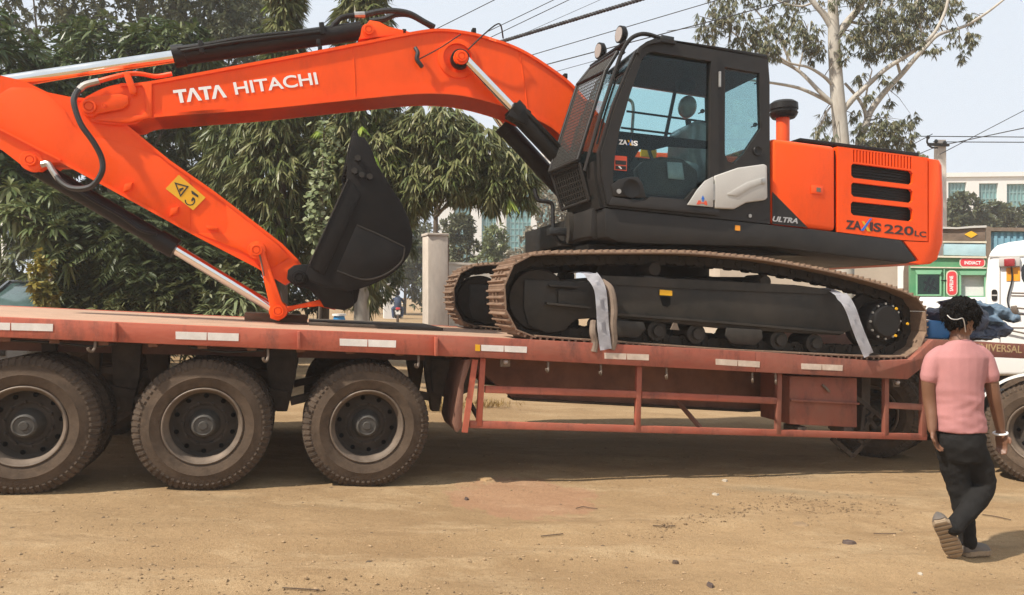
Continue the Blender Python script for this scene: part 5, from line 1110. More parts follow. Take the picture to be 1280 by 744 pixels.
clumps = [(900, 20, 30, 26, 26), (940, 40, 36, 28, 40), (885, 45, 18, 18, 14), (975, 30, 32, 30, 34), (925, 70, 30, 14, 20), (960, 62, 26, 16, 20), (1005, 45, 26, 26, 26), (1018, 65, 16, 16, 14), (930, -10, 50, 24, 34), (1000, -8, 40, 20, 24),
          (1070, 45, 22, 24, 18), (1095, 30, 30, 30, 38), (1125, 20, 30, 28, 34), (1150, 25, 26, 26, 28), (1090, 62, 28, 18, 24), (1135, 48, 22, 16, 20), (1115, 60, 20, 14, 14), (1180, 8, 26, 16, 20), (1165, -5, 40, 16, 24), (1100, -10, 50, 20, 34), (1060, -5, 40, 18, 16),
          (1190, 44, 7, 12, 4), (1212, 50, 13, 14, 9), (1203, 72, 5, 10, 3), (1213, 22, 16, 8, 6), (1086, 120, 8, 10, 5), (1106, 100, 10, 8, 4), (1076, 98, 8, 8, 4), (1122, 106, 6, 6, 3), (1111, 128, 5, 8, 3),
          (1105, 158, 22, 20, 24), (1128, 168, 18, 22, 22), (1090, 175, 18, 16, 14), (1118, 186, 26, 14, 18), (1032, 150, 9, 14, 6), (1024, 165, 8, 12, 5), (1040, 172, 8, 10, 4), (1074, 165, 8, 16, 7), (1068, 142, 6, 10, 4), (1140, 150, 8, 12, 5), (1150, 195, 10, 8, 5), (1052, 70, 8, 14, 5), (1165, 62, 10, 8, 5)]
ells = [ue(x, y, Ye+(i % 5-2)*.25, rx, ry, rz=12, n=n*3.6) for i, (x, y, rx, ry, n) in enumerate(clumps)]
C, D = shell_pts(ells, .1); c, d = rosettes(C, unit(D*.4-UPV*.9), 9, .6, -.2, .3); N = len(c); cl = np.repeat(rng.random(len(C)), 9)
t.crown('crown', c, d, .165*(.6+.6*rng.random(N)), .024, .15, .6*cl+.4*rng.random(N), LM['euc'])
# thin twigs that carry the clumps
tw = MB()
lp = [Vector(p) for L_ in limbs for p in smooth_path(L_[0], 5)]
for k in rng.choice(len(C), 260, replace=False):
    p = Vector(C[k]); q = min(lp, key=lambda a: (a-p).length); 
    if (q-p).length < 2.2: tw.tube([q, (q+p)/2+Vector((0, 0, .08)), p], .012, 4, r1=.004, cap=False)
o = link('twigs', tw.mesh('twigs', t.base), BARK, t.o); tag(o, kind='stuff')

# ---- far trees
GF = 'hazy trees in front of the far buildings'
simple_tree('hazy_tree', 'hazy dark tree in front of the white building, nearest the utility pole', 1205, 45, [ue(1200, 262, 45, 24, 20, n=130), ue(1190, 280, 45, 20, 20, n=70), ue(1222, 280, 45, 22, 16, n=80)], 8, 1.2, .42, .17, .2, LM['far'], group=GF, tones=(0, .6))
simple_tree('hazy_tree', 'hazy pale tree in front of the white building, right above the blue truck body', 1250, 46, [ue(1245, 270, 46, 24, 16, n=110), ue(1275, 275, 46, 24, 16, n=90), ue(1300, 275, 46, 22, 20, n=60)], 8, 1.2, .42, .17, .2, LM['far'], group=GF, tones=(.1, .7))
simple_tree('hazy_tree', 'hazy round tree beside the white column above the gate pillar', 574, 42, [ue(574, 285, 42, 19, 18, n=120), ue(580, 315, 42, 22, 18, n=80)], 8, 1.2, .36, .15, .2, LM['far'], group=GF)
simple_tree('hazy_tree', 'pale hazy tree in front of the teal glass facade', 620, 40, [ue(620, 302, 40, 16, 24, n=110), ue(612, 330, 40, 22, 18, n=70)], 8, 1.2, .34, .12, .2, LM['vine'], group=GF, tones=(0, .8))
simple_tree('hazy_tree', 'pale tree between the glass facade and the cab', 682, 36, [ue(690, 262, 36, 24, 36, n=150), ue(676, 305, 36, 28, 26, n=140), ue(705, 300, 36, 20, 30, n=70), ue(650, 322, 36, 22, 14, n=60)], 8, 1.3, .26, .11, .2, leaf_mat('pale_leaf', [(.16, .14, .10), (.26, .23, .17), (.36, .33, .26)], .7), group=GF, bark=PALEBARK)  # leaves in pale grey-beige tones
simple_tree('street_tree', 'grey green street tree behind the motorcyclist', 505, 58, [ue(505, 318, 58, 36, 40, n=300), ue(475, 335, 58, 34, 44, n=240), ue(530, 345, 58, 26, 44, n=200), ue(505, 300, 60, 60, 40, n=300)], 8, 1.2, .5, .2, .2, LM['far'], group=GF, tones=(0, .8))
# dry grass tuft behind the third wheel, seen under the deck
b = gbase(552, 10.6); n = 190
c = np.array(b)[None]+np.stack([rng.normal(0, .13, n), rng.normal(0, .10, n), np.zeros(n)], -1); d = unit(np.stack([rng.normal(0, .35, n), rng.normal(0, .35, n), np.ones(n)], -1))
t = Tree('grass_tuft', 'dry straw coloured grass tuft behind the third trailer wheel', b, None, 'grass tuft'); t.crown('blades', c, d, .34*(.5+.6*rng.random(n)), .012, .3, rng.random(n), LM['dry'])
b = gbase(609, 11.2); c = np.array(b)[None]+np.stack([rng.normal(0, .2, n), rng.normal(0, .10, n), np.zeros(n)], -1)
t = Tree('grass_tuft', 'low dry grass tuft behind the guard post beside the mudflap', b, None, 'grass tuft'); t.crown('blades', c, d, .20*(.5+.6*rng.random(n)), .012, .3, rng.random(n)*.6, LM['dry'])
# ------------------------------------------------------------------ buildings, walls, wires
CONC = M('weathered_concrete', (.66, .59, .52), .9, var=.15, scale=3, dust=(.34, .24, .17), damt=.25, dscale=1.6, bump=.4, bscale=14, stretch=(1.5, 1.5, .5))
WHITEW = M('white_render', (.74, .73, .70), .85, var=.06, scale=.4, dust=(.45, .40, .34), damt=.12, dscale=.5)
GREYW = M('grey_render', (.36, .33, .29), .9, var=.15, scale=.8)
TEAL = M('teal_glazing', (.16, .34, .34), .12, var=.12, scale=.3, coat=.6)
MULL = M('window_mullion', (.20, .33, .33), .5, var=.05)
def building(name, label, yaw, px, Y, w_, h_, dp, bays, mat, zoff=0., grid=(4, 3), frame=True):
    """bays: (x0, x1, z0, z1) openings in the front wall, metres from its near lower corner"""
    p = unproj(px, 372, Y); fr = Fr(p.x, Y, yaw); g = G(p.x)+zoff
    t = Thing(name, label, 'building', fr, (0, 0, g))
    holes = [[(a, g+c), (b, g+c), (b, g+d), (a, g+d)][::-1] for a, b, c, d in bays]
    t.part('front_wall', MB().plate([(0, g), (w_, g), (w_, g+h_), (0, g+h_)], holes, 0, .35), mat, smooth=0, fix=True)
    t.part('block', MB().box((.02, .8, g), (w_-.02, dp, g+h_-.3)), mat)
    t.part('roof_edge', MB().box((-.15, -.15, g+h_+.002), (w_+.15, dp, g+h_+.35)), mat)
    for a, b, c, d in bays:
        wn = t.part('window', MB().box((a, .28, g+c), (b, .34, g+d)), TEAL)
        m = MB()
        for i in range(1, grid[0]): x = a+(b-a)*i/grid[0]; m.box((x-.04, .20, g+c), (x+.04, .279, g+d))
        for j in range(1, grid[1]): z = g+c+(d-c)*j/grid[1]; m.box((a, .21, z-.04), (b, .278, z+.04))
        t.part('mullions', m, MULL, wn, smooth=0)
    return t
Yb = 62.; sB = Yb/F
bw = lambda x: (x-1150)*sB
zz = lambda y: CZ-(y-372)*sB-G(30)
bays = [(bw(x0), bw(x1), zz(y1), zz(y0)) for x0, x1, y0, y1 in ((1184, 1206, 228.5, 258), (1221, 1244, 230, 258), (1254, 1277, 231, 262), (1291, 1316, 233, 264), (1330, 1356, 235, 266))]
bays += [(a, b, c-3.9, d-3.9) for a, b, c, d in bays]
building('office_building', 'white office building with square teal windows behind the hood', R(-4), 1150, Yb, bw(1400), zz(222), 14, bays, WHITEW, grid=(5, 3))
Yb = 70.; sB = Yb/F; bx = lambda x: (x-548)*sB; zb = lambda y: CZ-(y-372)*sB-G(-5)
bays = [(bx(x0), bx(x1), zb(335), zb(y0)) for x0, x1, y0 in ((568, 588, 205), (602, 620, 205), (633, 664, 205), (672, 700, 205))]
building('glass_building', 'tall white building with teal curtain glass beyond the gate pillar', R(3), 548, Yb, bx(712), zb(196), 16, bays, WHITEW, grid=(6, 16))
# boundary wall and plain sheds
def wall_thing(name, label, p0, p1, h, th, mat, cat='wall', cope=True):
    a, b = Vector((p0[0], p0[1], 0)), Vector((p1[0], p1[1], 0)); yaw = math.atan2(b.y-a.y, b.x-a.x); fr = Fr(a.x, a.y, yaw); L_ = (b-a).length; g0, g1 = G(a.x), G(b.x)
    t = Thing(name, label, cat, fr, (L_/2, th/2, (g0+g1)/2))
    t.part('wall', MB().hexa([(0, 0, g0-.3), (L_, 0, g1-.3), (L_, th, g1-.3), (0, th, g0-.3), (0, 0, g0+h), (L_, 0, g1+h), (L_, th, g1+h), (0, th, g0+h)]), mat)
    if cope: t.part('coping', MB().hexa([(-.03, -.05, g0+h+.002), (L_+.03, -.05, g1+h+.002), (L_+.03, th+.05, g1+h+.002), (-.03, th+.05, g0+h+.002), (-.03, -.05, g0+h+.1), (L_+.03, -.05, g1+h+.1), (L_+.03, th+.05, g1+h+.1), (-.03, th+.05, g0+h+.1)]), mat)
    return t
p0, p1 = unproj(556, 372, 34), unproj(720, 372, 34)
wall_thing('boundary_wall', 'low grey boundary wall beyond the far crawler track', (p0.x, 34), (p1.x, 34), 3.0, .25, GREYW)
p0, p1 = unproj(480, 372, 47), unproj(499, 372, 47)
wall_thing('white_booth', 'small white booth wall beyond the motorcyclist', (p0.x, 47), (p1.x, 47.2), 2.1, 1.2, WHITEW, 'booth')
TAN = M('dusty_tan_wall', (.50, .42, .33), .95, var=.1, scale=.7, dust=(.36, .28, .2), damt=.2)
p0, p1 = unproj(900, 372, 26), unproj(1122, 372, 26)
wall_thing('tan_shed', 'dusty tan shed wall seen between the hood and the track', (p0.x, 26), (p1.x, 26), 4.3, 3., TAN, 'shed')
# gate pillar: two rendered faces, chipped
p = unproj(535, 372, 16.5); fr = Fr(p.x, 16.5, R(24)); g = G(p.x); ht = CZ-(291-372)*16.5/F-g
pl = Thing('gate_pillar', 'weathered concrete gate pillar beside the far crawler track', 'pillar', fr, (.25, .25, g))
pl.part('shaft', MB().box((0, 0, g-.2), (.46, .42, g+ht-.06), .02), CONC)
pl.part('pillar_cap', MB().box((-.02, -.02, g+ht-.058), (.48, .44, g+ht), .012), CONC)
pl.part('brick_face', MB().box((.461, .03, g), (.49, .40, g+ht-.1), .005), M('worn_brick', (.20, .13, .10), .9, var=.3, scale=3, bump=.5))
# utility pole
p = unproj(1175, 372, 21); g = G(p.x); zt = CZ+(372-175.5)*21/F
po = Thing('utility_pole', 'grey concrete utility pole carrying wires behind the hood', 'pole', None, (p.x, 21, g))
po.part('shaft', MB().hexa([(p.x-.16, 20.86, g-.2), (p.x+.16, 20.86, g-.2), (p.x+.16, 21.14, g-.2), (p.x-.16, 21.14, g-.2), (p.x-.12, 20.9, zt), (p.x+.12, 20.9, zt), (p.x+.12, 21.1, zt), (p.x-.12, 21.1, zt)], .02), CONC)
U = lambda x, y, Y=21.: unproj(x, y, Y)
po.part('crossarm', MB().bar(U(1160, 180.5, 20.85), U(1186, 181.5, 20.85), .08, .07), MT['frame'])
po.part('bracket', MB().hose([U(1172, 185, 20.8), U(1164, 184, 20.8), U(1159, 178, 20.8), U(1160, 171, 20.8)], .025), MT['frame'])
for x, y in ((1160, 172), (1170, 177), (1181, 179)): po.part('insulator', MB().tube([U(x, y+2, 20.85), U(x, y, 20.85), U(x, y-2.5, 20.85)], .05, 10, radii=[.03, .055, .03]), MT['rubber'])
# wires
WG = 'overhead wires crossing the sky'
wirem = M('wire_sheath', (.035, .034, .036), .6, var=.2)
def cable(label, a, b, Ya, Yb, r, ext=1.5, sag=.0, twist=False):
    A, B = unproj(*a, Ya), unproj(*b, Yb); d = B-A; A2, B2 = A-d*ext*.3, B+d*ext
    pts = [A2.lerp(B2, t)-Vector((0, 0, sag*4*t*(1-t))) for t in np.linspace(0, 1, 24)]
    m = MB()
    if twist:
        n = 260; 
        for ph in (0, 2.1, 4.2):
            m.tube([A2.lerp(B2, t)+Vector((0, math.cos(ph+t*260), math.sin(ph+t*260)))*r*.6 for t in np.linspace(0, 1, n*2)], r*.62, 6)
    else: m.tube(pts, r, 6)
    return solo('overhead_wire', m, wirem, label, 'wire', tuple(A2.lerp(B2, .5)), WG)
cable('thick twisted black cable above the boom, heaviest of the wires', (640, 48), (799, 0), 10, 9, .021, twist=True)
cable('thin wire passing just above both work lights of the cab', (671, 67), (874, 7), 14, 13, .008)
cable('thin grey wire crossing behind the upper work light', (686, 80), (887, 27), 15, 14, .011)
cable('thin wire meeting the cab visor below the lower work light', (664, 98), (737, 78), 16, 15.6, .006, ext=.6)
cable('uppermost thin wire of the three between hoses and twisted cable', (640, 25), (692, 0), 14, 13.5, .008, ext=2)
cable('middle thin wire of the three between hoses and twisted cable', (640, 34), (711, 0), 14, 13.5, .008, ext=2)
cable('pale thin wire just above the twisted cable', (664, 38), (750, 0), 15, 14.5, .005, ext=2)
cable('thin wire rising from the boom beside the curved hoses', (554, 32), (618, 0), 13, 12.5, .008, ext=2)
for k, (lb, a, b, Yb_) in enumerate((('level wire leaving the pole top, highest of the pair', (1160, 170.5), (1290, 171.5), 19), ('level wire leaving the pole just under its top', (1181, 177.5), (1290, 178), 19), ('wire rising from the pole crossarm toward the frame edge', (1186, 180), (1290, 158), 17), ('steep wire rising behind the pole', (1192, 184), (1290, 133), 24))):
    cable(lb, a, b, 21, Yb_, .012, ext=.5)
cable('wire running from the pole behind the hood', (1160, 170.5), (1120, 192), 21, 23, .012, ext=.4)
cable('lower wire running from the pole behind the hood', (1172, 183), (1130, 200), 21, 23, .012, ext=.4)
cable('faint wire crossing the gum tree behind the cab roof', (863, 35), (1080, 5), 24, 22, .010, ext=.5)

# ------------------------------------------------------------------ vehicles beyond
GREEN = M('green_body_paint', (.035, .24, .10), .45, var=.12, scale=1.2, dust=(.42, .36, .26), damt=.16)
GREEN2 = M('light_green_paint', (.16, .42, .24), .5, var=.1, scale=2, dust=(.42, .36, .26), damt=.12)
CREAM = M('cream_trim', (.60, .54, .42), .6, var=.12, scale=6)
REDP = M('red_sign_paint', (.58, .045, .055), .45, var=.1, scale=6)
SKYB = M('pale_blue_paint', (.36, .56, .62), .55, var=.1, scale=4, dust=(.45, .4, .3), damt=.15)
PLANK = M('brown_body_boards', (.16, .115, .085), .85, var=.35, scale=4, bump=.3)
GT = Fr(*unproj(1138, 372, 15.5).xy, R(-27)); g = G(8.5)
tk = Thing('green_lorry', 'green painted lorry with red signs parked behind the counterweight', 'lorry', GT, (.8, 1.1, g))
gp = lambda pts, v=0.: GT.P(pts, v)
w1 = [(1147, 343), (1174.5, 343), (1174.5, 368), (1147, 368)]; w2 = [(1201.5, 344), (1230, 344), (1230, 370), (1201.5, 370)]
tk.part('cab_front', MB().plate(gp([(1138, 321), (1233.5, 321), (1233.5, 371), (1138, 371)]), [gp(w1[::-1]), gp(w2[::-1])], 0, .08), GREEN, smooth=0, fix=True)
tk.part('cab_body', MB().prism(gp([(1137, 321), (1234, 321), (1234, 440), (1137, 440)]), .30, 2.1, .03), GREEN)
for w_, nm in ((w1, 0), (w2, 1)):
    wn = tk.part('window', MB().prism(gp([(a, b) for a, b in w_]), .09, .10), glass_mat('lorry_glass', (.5, .6, .58)) if not nm else M('white_blind', (.62, .62, .60), .6, var=.08))
    x0, y0, x1, y1 = w_[0][0], w_[0][1], w_[2][0], w_[2][1]
    tk.part('window_hood', MB().prism(gp([(x0-3, y0-5), (x1+3, y0-5), (x1+1, y0), (x0-1, y0)]), -.07, -.002), GREEN2)
    f = MB()
    for a, b in (((x0-1.2, y0), (x0-1.2, y1)), ((x1+1.2, y0), (x1+1.2, y1)), ((x0-2, y1+1), (x1+2, y1+1))): f.bar(tuple(GT.p3(*a, -.02)), tuple(GT.p3(*b, -.02)), .04, .03)
    tk.part('window_frame', f, GREEN2, wn)
f = MB()
for a, b in (((1156, 364), (1163, 346)), ((1161, 366), (1168, 348)), ((1155, 352), (1170, 362))): f.bar(tuple(GT.p3(*a, .2)), tuple(GT.p3(*b, .2)), .03, .05)
tk.part('cab_bars', f, MT['black'])
tk.part('blue_board', MB().prism(gp([(1180, 304.5), (1232, 305), (1232, 320.5), (1180, 319)]), -.04, .3, .01), SKYB)
tk.part('board_strip', MB().prism(gp([(1178, 301.5), (1233, 302), (1233, 304.2), (1178, 303.6)]), -.06, .3), CREAM)
tk.part('body_rail', MB().prism(gp([(1138, 333.4), (1233, 334.6), (1233, 336), (1138, 334.8)]), -.04, -.002), CREAM)
tk.part('body_rail', MB().prism(gp([(1179.5, 336), (1181, 336), (1181, 371), (1179.5, 371)]), -.03, -.002), GREEN2)
tk.part('hinge', MB().prism(gp([(1176, 350), (1183, 350), (1183, 351.5), (1176, 351.5)]), -.04, -.031), MT['black'])
tk.part('board_strip', MB().prism(gp([(1138, 319.4), (1233, 320.8), (1233, 323.0), (1138, 321.6)]), -.06, -.002), CREAM)
tk.part('head_board', MB().prism(gp([(1178, 285.5), (1232, 285), (1232, 301.5), (1178, 301)]), .02, .3, .01), PLANK)
tk.part('head_rail', MB().prism(gp([(1176, 283.5), (1196, 284.5), (1214, 282.8), (1233, 282), (1233, 284.6), (1214, 285.2), (1196, 286.5), (1176, 286)]), -.04, .3), MT['silver'])
tk.part('diamond_mark', MB().prism(gp([(1205.5, 293), (1214, 288.5), (1222, 293), (1214, 297.5)]), .005, .0185), MT['yellow'])
def oval(x0, y0, x1, y1, n=6):
    r = min(x1-x0, y1-y0)/2*.8; P_ = []
    for cx, cy, a in ((x1-r, y0+r, -90), (x1-r, y1-r, 0), (x0+r, y1-r, 90), (x0+r, y0+r, 180)):
        for k in range(n): t_ = R(a+90*k/(n-1)); P_.append((cx+r*math.cos(t_), cy+r*math.sin(t_)))
    return P_
for (x0, y0, x1, y1) in ((1200.5, 323.5, 1230, 333), (1184, 339.5, 1195.5, 368.5)):
    s1 = tk.part('sign', MB().prism(gp(oval(x0-1.4, y0-1.4, x1+1.4, y1+1.4)), -.03, -.003), CREAM)
    tk.part('sign_face', MB().prism(gp(oval(x0, y0, x1, y1)), -.036, -.0305), REDP, s1)
class _F:  # lettering on the lorry
    pass
letters(tk, 'INDIACT', (1205.5, 330.6), (1226, 330.8), (1205.5, 326.4), -.037, MT['white'], bold=.02)
letters(tk, 'SAFELINE', (1191.5, 364), (1191.5, 345), (1187, 364), -.037, MT['white'], bold=.02)
tk.part('bumper_panel', MB().prism(gp([(1120, 371.3), (1236, 371.3), (1236, 440), (1120, 440)]), -.05, .29, .02), MT['whitepaint'])
tk.part('cargo_body', MB().box((-.1, 2.2, g+1.2), (1.75, 7, g+2.7)), PLANK)
for x in (.15, 1.45):
    for v in (.7, 4.9): tk.part('wheel', MB().lathe([(0, 0), (.25, 0), (.3, -.02), (.48, .02), (.5, .06), (.5, .22), (.46, .26), (0, .26)], x, g+.5, 28, v), MT['tyre'])
# blue-bodied lorry behind the white cab
BL = Fr(*unproj(1234, 372, 17).xy, R(-31)); g = G(10)
bl = Thing('blue_lorry', 'brown framed lorry body with blue tin side behind the white cab', 'lorry', BL, (1.2, 1.2, g))
bq = lambda pts, v=0.: BL.P(pts, v)
bl.part('post', MB().prism(bq([(1232.5, 283.5), (1238.5, 283.5), (1238.5, 420), (1232.5, 420)]), -.06, .2), PLANK)
bl.part('top_rail', MB().prism(bq([(1238.6, 284.5), (1345, 286), (1345, 290.5), (1238.6, 289)]), -.06, .2), PLANK)
BLUE = M('blue_tin', (.10, .30, .42), .5, var=.15, scale=2, dust=(.40, .34, .26), damt=.2)
c = [BL.L(1239, 420), BL.L(1345, 420)]; n = 26
m = MB(); zt, zl = BL.L(1239, 290)[1], g+1.1
for k in range(n): a = c[0][0]+(c[1][0]-c[0][0])*k/n; wv = (c[1][0]-c[0][0])/n; m.prism([(a, zl), (a+wv, zl), (a+wv, zt), (a, zt)], .02 if k % 2 else .05, .12)
bl.part('tin_side', m, BLUE, smooth=0)
bl.part('body_floor', MB().box((.05, .13, g+.95), (c[1][0], 2.3, g+1.1)), PLANK)
bl.part('side_strap', MB().bar((.15, -.01, g+2.2), (1.8, -.01, g+2.9), .02, .06), MT['wood'])
for x in (.9, 2.0):
    for v in (.1, 1.9): bl.part('wheel', MB().lathe([(0, 0), (.25, 0), (.3, -.02), (.48, .02), (.5, .06), (.5, .22), (.46, .26), (0, .26)], x, g+.5, 28, v), MT['tyre'])
# white cab
WC = Fr(*unproj(1233, 372, 11.2).xy, R(-33)); g = G(7.5)
wc = Thing('white_truck', 'white truck cab with red lamp behind the blue tarpaulin bundle', 'truck', WC, (1., 1., g))
wq = lambda pts, v=0.: WC.P(pts, v)
prof = [(1234, 470), (1233, 420), (1231.5, 360), (1235, 324), (1238, 314), (1247, 306.5), (1262, 302.5), (1290, 299), (1340, 296), (1440, 297), (1470, 330), (1485, 470)]
wc.part('body', MB().prism(wq(prof), 0, 2.0, .06, 3), MT['whitepaint'])
wc.part('roof_seam', MB().strip(wq([(1236, 322), (1300, 320.5), (1440, 321)]), .02, -.012, .0), MT['silver'])
for a, b in (((1249, 325), (1249, 424)), ((1249, 347), (1249, 347))):
    pass
wc.part('door_seam', MB().prism(wq([(1249.6, 324), (1250.6, 324), (1250.6, 428), (1249.6, 428)]), -.003, -.0005), MT['rimedge'])
for y in (365.5, 369, 392, 409): wc.part('panel_rib', MB().prism(wq([(1264, y), (1300, y+.6), (1300, y+1.8), (1264, y+1.2)]), -.008, -.0005), MT['rimedge'])
vt = wc.part('vent', MB().prism(wq(oval(1239.5, 362, 1246.5, 376)), -.012, -.001), MT['black'])
wc.part('vent_divider', MB().prism(wq([(1239.8, 368.4), (1246.3, 368.4), (1246.3, 370), (1239.8, 370)]), -.016, -.0125), MT['silver'], vt)
lm = wc.part('lamp_holder', MB().prism(wq([(1248.5, 322.5), (1275, 321.5), (1275, 333), (1248.5, 333.5)]), -.06, -.001, .008), MT['silver'])
wc.part('lamp_lens', MB().prism(wq([(1255, 324), (1268.5, 323.6), (1268.5, 333), (1255, 333.4)]), -.10, -.0605, .01), MT['redlens'], lm)
wc.part('amber_reflector', MB().prism(wq([(1258, 335), (1275, 334), (1275, 351), (1258, 351.5)]), -.01, -.001), MT['amber'])
wc.part('window', MB().prism(wq(oval(1276.5, 326, 1330, 357)), -.006, -.001), M('dark_window', (.02, .022, .024), .1, var=.1))
wc.part('lamp_cable', MB().hose([WC.p3(1264.5, 334, -.03), WC.p3(1265, 350, -.03), WC.p3(1261, 366, -.03), WC.p3(1259.5, 376, -.03), WC.p3(1262, 386, -.04), WC.p3(1268, 391, -.08)], .011), MT['rubber'])
wc.part('tow_lug', MB().bar(tuple(WC.p3(1264, 388, -.05)), tuple(WC.p3(1272, 387, -.05)), .08, .12, .01), MT['rimedge'])
for a, b in (((1270, 385), (1300, 388)), ((1234, 407), (1300, 421))): wc.part('tie_rope', MB().cyl(WC.p3(*a, -.06), WC.p3(*b, -.06), .012, .012, 6), MT['rimedge'])
wc.part('chassis', MB().box((.1, .2, g+.55), (2.7, 1.8, g+.8)), MT['grime'])
for x in (.55, 2.3):
    for v in (.05, 1.7): wc.part('wheel', MB().lathe([(0, 0), (.25, 0), (.3, -.02), (.43, .02), (.45, .06), (.45, .22), (.41, .26), (0, .26)], x, g+.45, 28, v), MT['tyre'])
# bundled tarpaulin on the neck
def crumple(name, label, ells, mat, seed, amp=.085, base=None, vs=.014):
    m = MB()
    for c, r, sc in ells: m.ball(c, r, 4, sc)
    me = m.mesh(name, base, 0); o = bpy.data.objects.new('t', me); COL.objects.link(o)
    md = o.modifiers.new('r', 'REMESH'); md.mode = 'VOXEL'; md.voxel_size = vs; bpy.context.view_layer.update()
    m2 = bpy.data.meshes.new_from_object(o.evaluated_get(bpy.context.evaluated_depsgraph_get())); bpy.data.objects.remove(o); m2.name = name
    n = len(m2.vertices); co = np.zeros(n*3); m2.vertices.foreach_get('co', co); co = co.reshape(-1, 3); nr = np.zeros(n*3); m2.vertex_normals.foreach_get('vector', nr); nr = nr.reshape(-1, 3)
    r = np.random.default_rng(seed); disp = np.zeros(n)
    for f, a in ((4, .9), (9, .75), (20, .42), (42, .16)):   # sharp creases: folded sine ridges in random directions
        for _ in range(4):
            k = unit(r.normal(size=3)); disp += a*(.5-np.abs(np.sin(co@k*f+r.random()*6+1.2*np.sin(co@unit(r.normal(size=3))*f*.6))))
    co += nr*(disp*amp/3)[:, None]; m2.vertices.foreach_set('co', co.ravel()); m2.update(); finish(m2, 50)
    o = link(name, m2, mat); o.location = T.w(*base); o.rotation_euler = (0, 0, T.yaw); tag(o, label, 'tarpaulin', 'tarpaulin bundles on the trailer neck'); return o
navy = M('navy_tarpaulin', (.018, .032, .065), .5, var=.3, scale=5, bump=.3, bscale=30, dust=DUST, damt=.05)
slate = M('slate_blue_tarpaulin', (.085, .15, .215), .55, var=.2, scale=5, bump=.3, bscale=30, dust=DUST, damt=.08)
royal = M('royal_blue_sheet', (.02, .14, .34), .5, var=.15, scale=4)
e = lambda px, py, v, rx, ry, rv: (tuple(T.p3(px, py, v)), T.Y(px, v)/F*rx, (1, rv/rx, ry/rx))
zn = T.L(1215, 427, .9)[1]
q0 = T.L(1210, 420, .9)[0]
crumple('tarpaulin_bundle', 'dark navy tarpaulin bundle piled on the trailer neck', [e(1180, 393, .9, 19, 13, 30), e(1190, 378, 1., 17, 9, 24), e(1205, 400, .9, 26, 24, 34), e(1235, 412, .9, 26, 13, 30), e(1212, 420, .9, 44, 8, 36)], navy, 3, base=(q0, .9, zn))
crumple('tarpaulin_bundle', 'slate blue tarpaulin lying over the navy bundle', [e(1243, 388, 1.0, 20, 15, 24), e(1222, 382, 1.05, 14, 9, 22), e(1254, 397, .95, 10, 9, 22), e(1232, 402, .9, 17, 10, 26)], slate, 5, base=(q0+.2, .9, zn+.2))
solo('blue_sheet', MB().prism(T.P([(1162, 400), (1185, 402), (1190, 424), (1163, 424)], .8), .8, 1.1, .03, 3), royal, 'royal blue plastic sheet on the trailer neck beside the track', 'sheet', (T.L(1175, 424, .9)[0], .95, T.L(1175, 424, .8)[1]), fr=T)

# ------------------------------------------------------------------ tractor under the neck
p1 = unproj(1303, 372, 7.45); p2 = unproj(1087, 372, 8.55); yaw = math.atan2(p1.y-p2.y, p1.x-p2.x)
TF = Fr(p1.x, p1.y, yaw); dq = (p2-p1).length
TC = Thing('tractor_unit', 'grey tractor unit coupled under the trailer neck', 'truck', TF, (0, 1.2, G(p1.x)))
for i, q in enumerate((0., -dq)):
    P1 = TF.w(q, .1, 0); P2 = TF.w(q, 2.2, 0); za, zb_ = G(P1.x)+WR-.01, G(P2.x)+WR-.01
    put_wheel(TC, q, 0., za, .4+i); put_wheel(TC, q, .33, za, 1.+i, False); put_wheel(TC, q, 1.85, zb_, .2, False); put_wheel(TC, q, 2.18, zb_, .7, False)
    TC.part('axle', MB().cyl((q, .3, za), (q, 2.2, zb_), .08, .08, 16), MT['grime'])
FG_ = M('grey_mudguard', (.20, .20, .19), .55, var=.15, scale=4, dust=DUST, damt=.2)
zc = G(p1.x)+WR-.01
TC.part('mudguard', MB().lathe([(.60, -.03), (.60, .62), (.585, .62), (.585, -.03), (.60, -.03)], 0, zc, 40, 0., R(5), R(178)), FG_)
TC.part('mudguard_trim', MB().lathe([(.605, -.034), (.605, -.004), (.578, -.004), (.578, -.034), (.605, -.034)], 0, zc, 40, 0., R(5), R(178)), MT['whitepaint'])
for v in (.72, 1.55): TC.part('chassis_rail', MB().box((-dq-.6, v, zc-.08), (3.6, v+.09, zc+.16)), MT['grime'])
TC.part('fifth_wheel', MB().tube([(-.7, 1.2, zc+.17), (-.7, 1.2, zc+.25)], .45, 28), MT['grime'])
TC.part('fuel_tank', MB().cyl((.75, .35, zc-.05), (1.55, .35, zc-.05), .26, .26, 24), MT['silver'])
TC.part('cab', MB().prism([(1.75, zc+.1), (3.75, zc+.1), (3.85, zc+.9), (3.6, zc+1.85), (3.4, zc+2.0), (1.85, zc+2.0), (1.75, zc+1.8)], .15, 2.35, .05, 3), MT['whitepaint'])
TC.part('cab_window', MB().prism([(2.35, zc+1.05), (3.5, zc+1.05), (3.4, zc+1.7), (2.4, zc+1.75)], .142, .149), M('dark_cab_window', (.02, .022, .024), .1, var=.1))
TC.part('steer_wheel', MB().lathe(tyre_profile(WR, WW)+[(0, .1)], 2.8, zc, 48, .1), MT['tyre'])

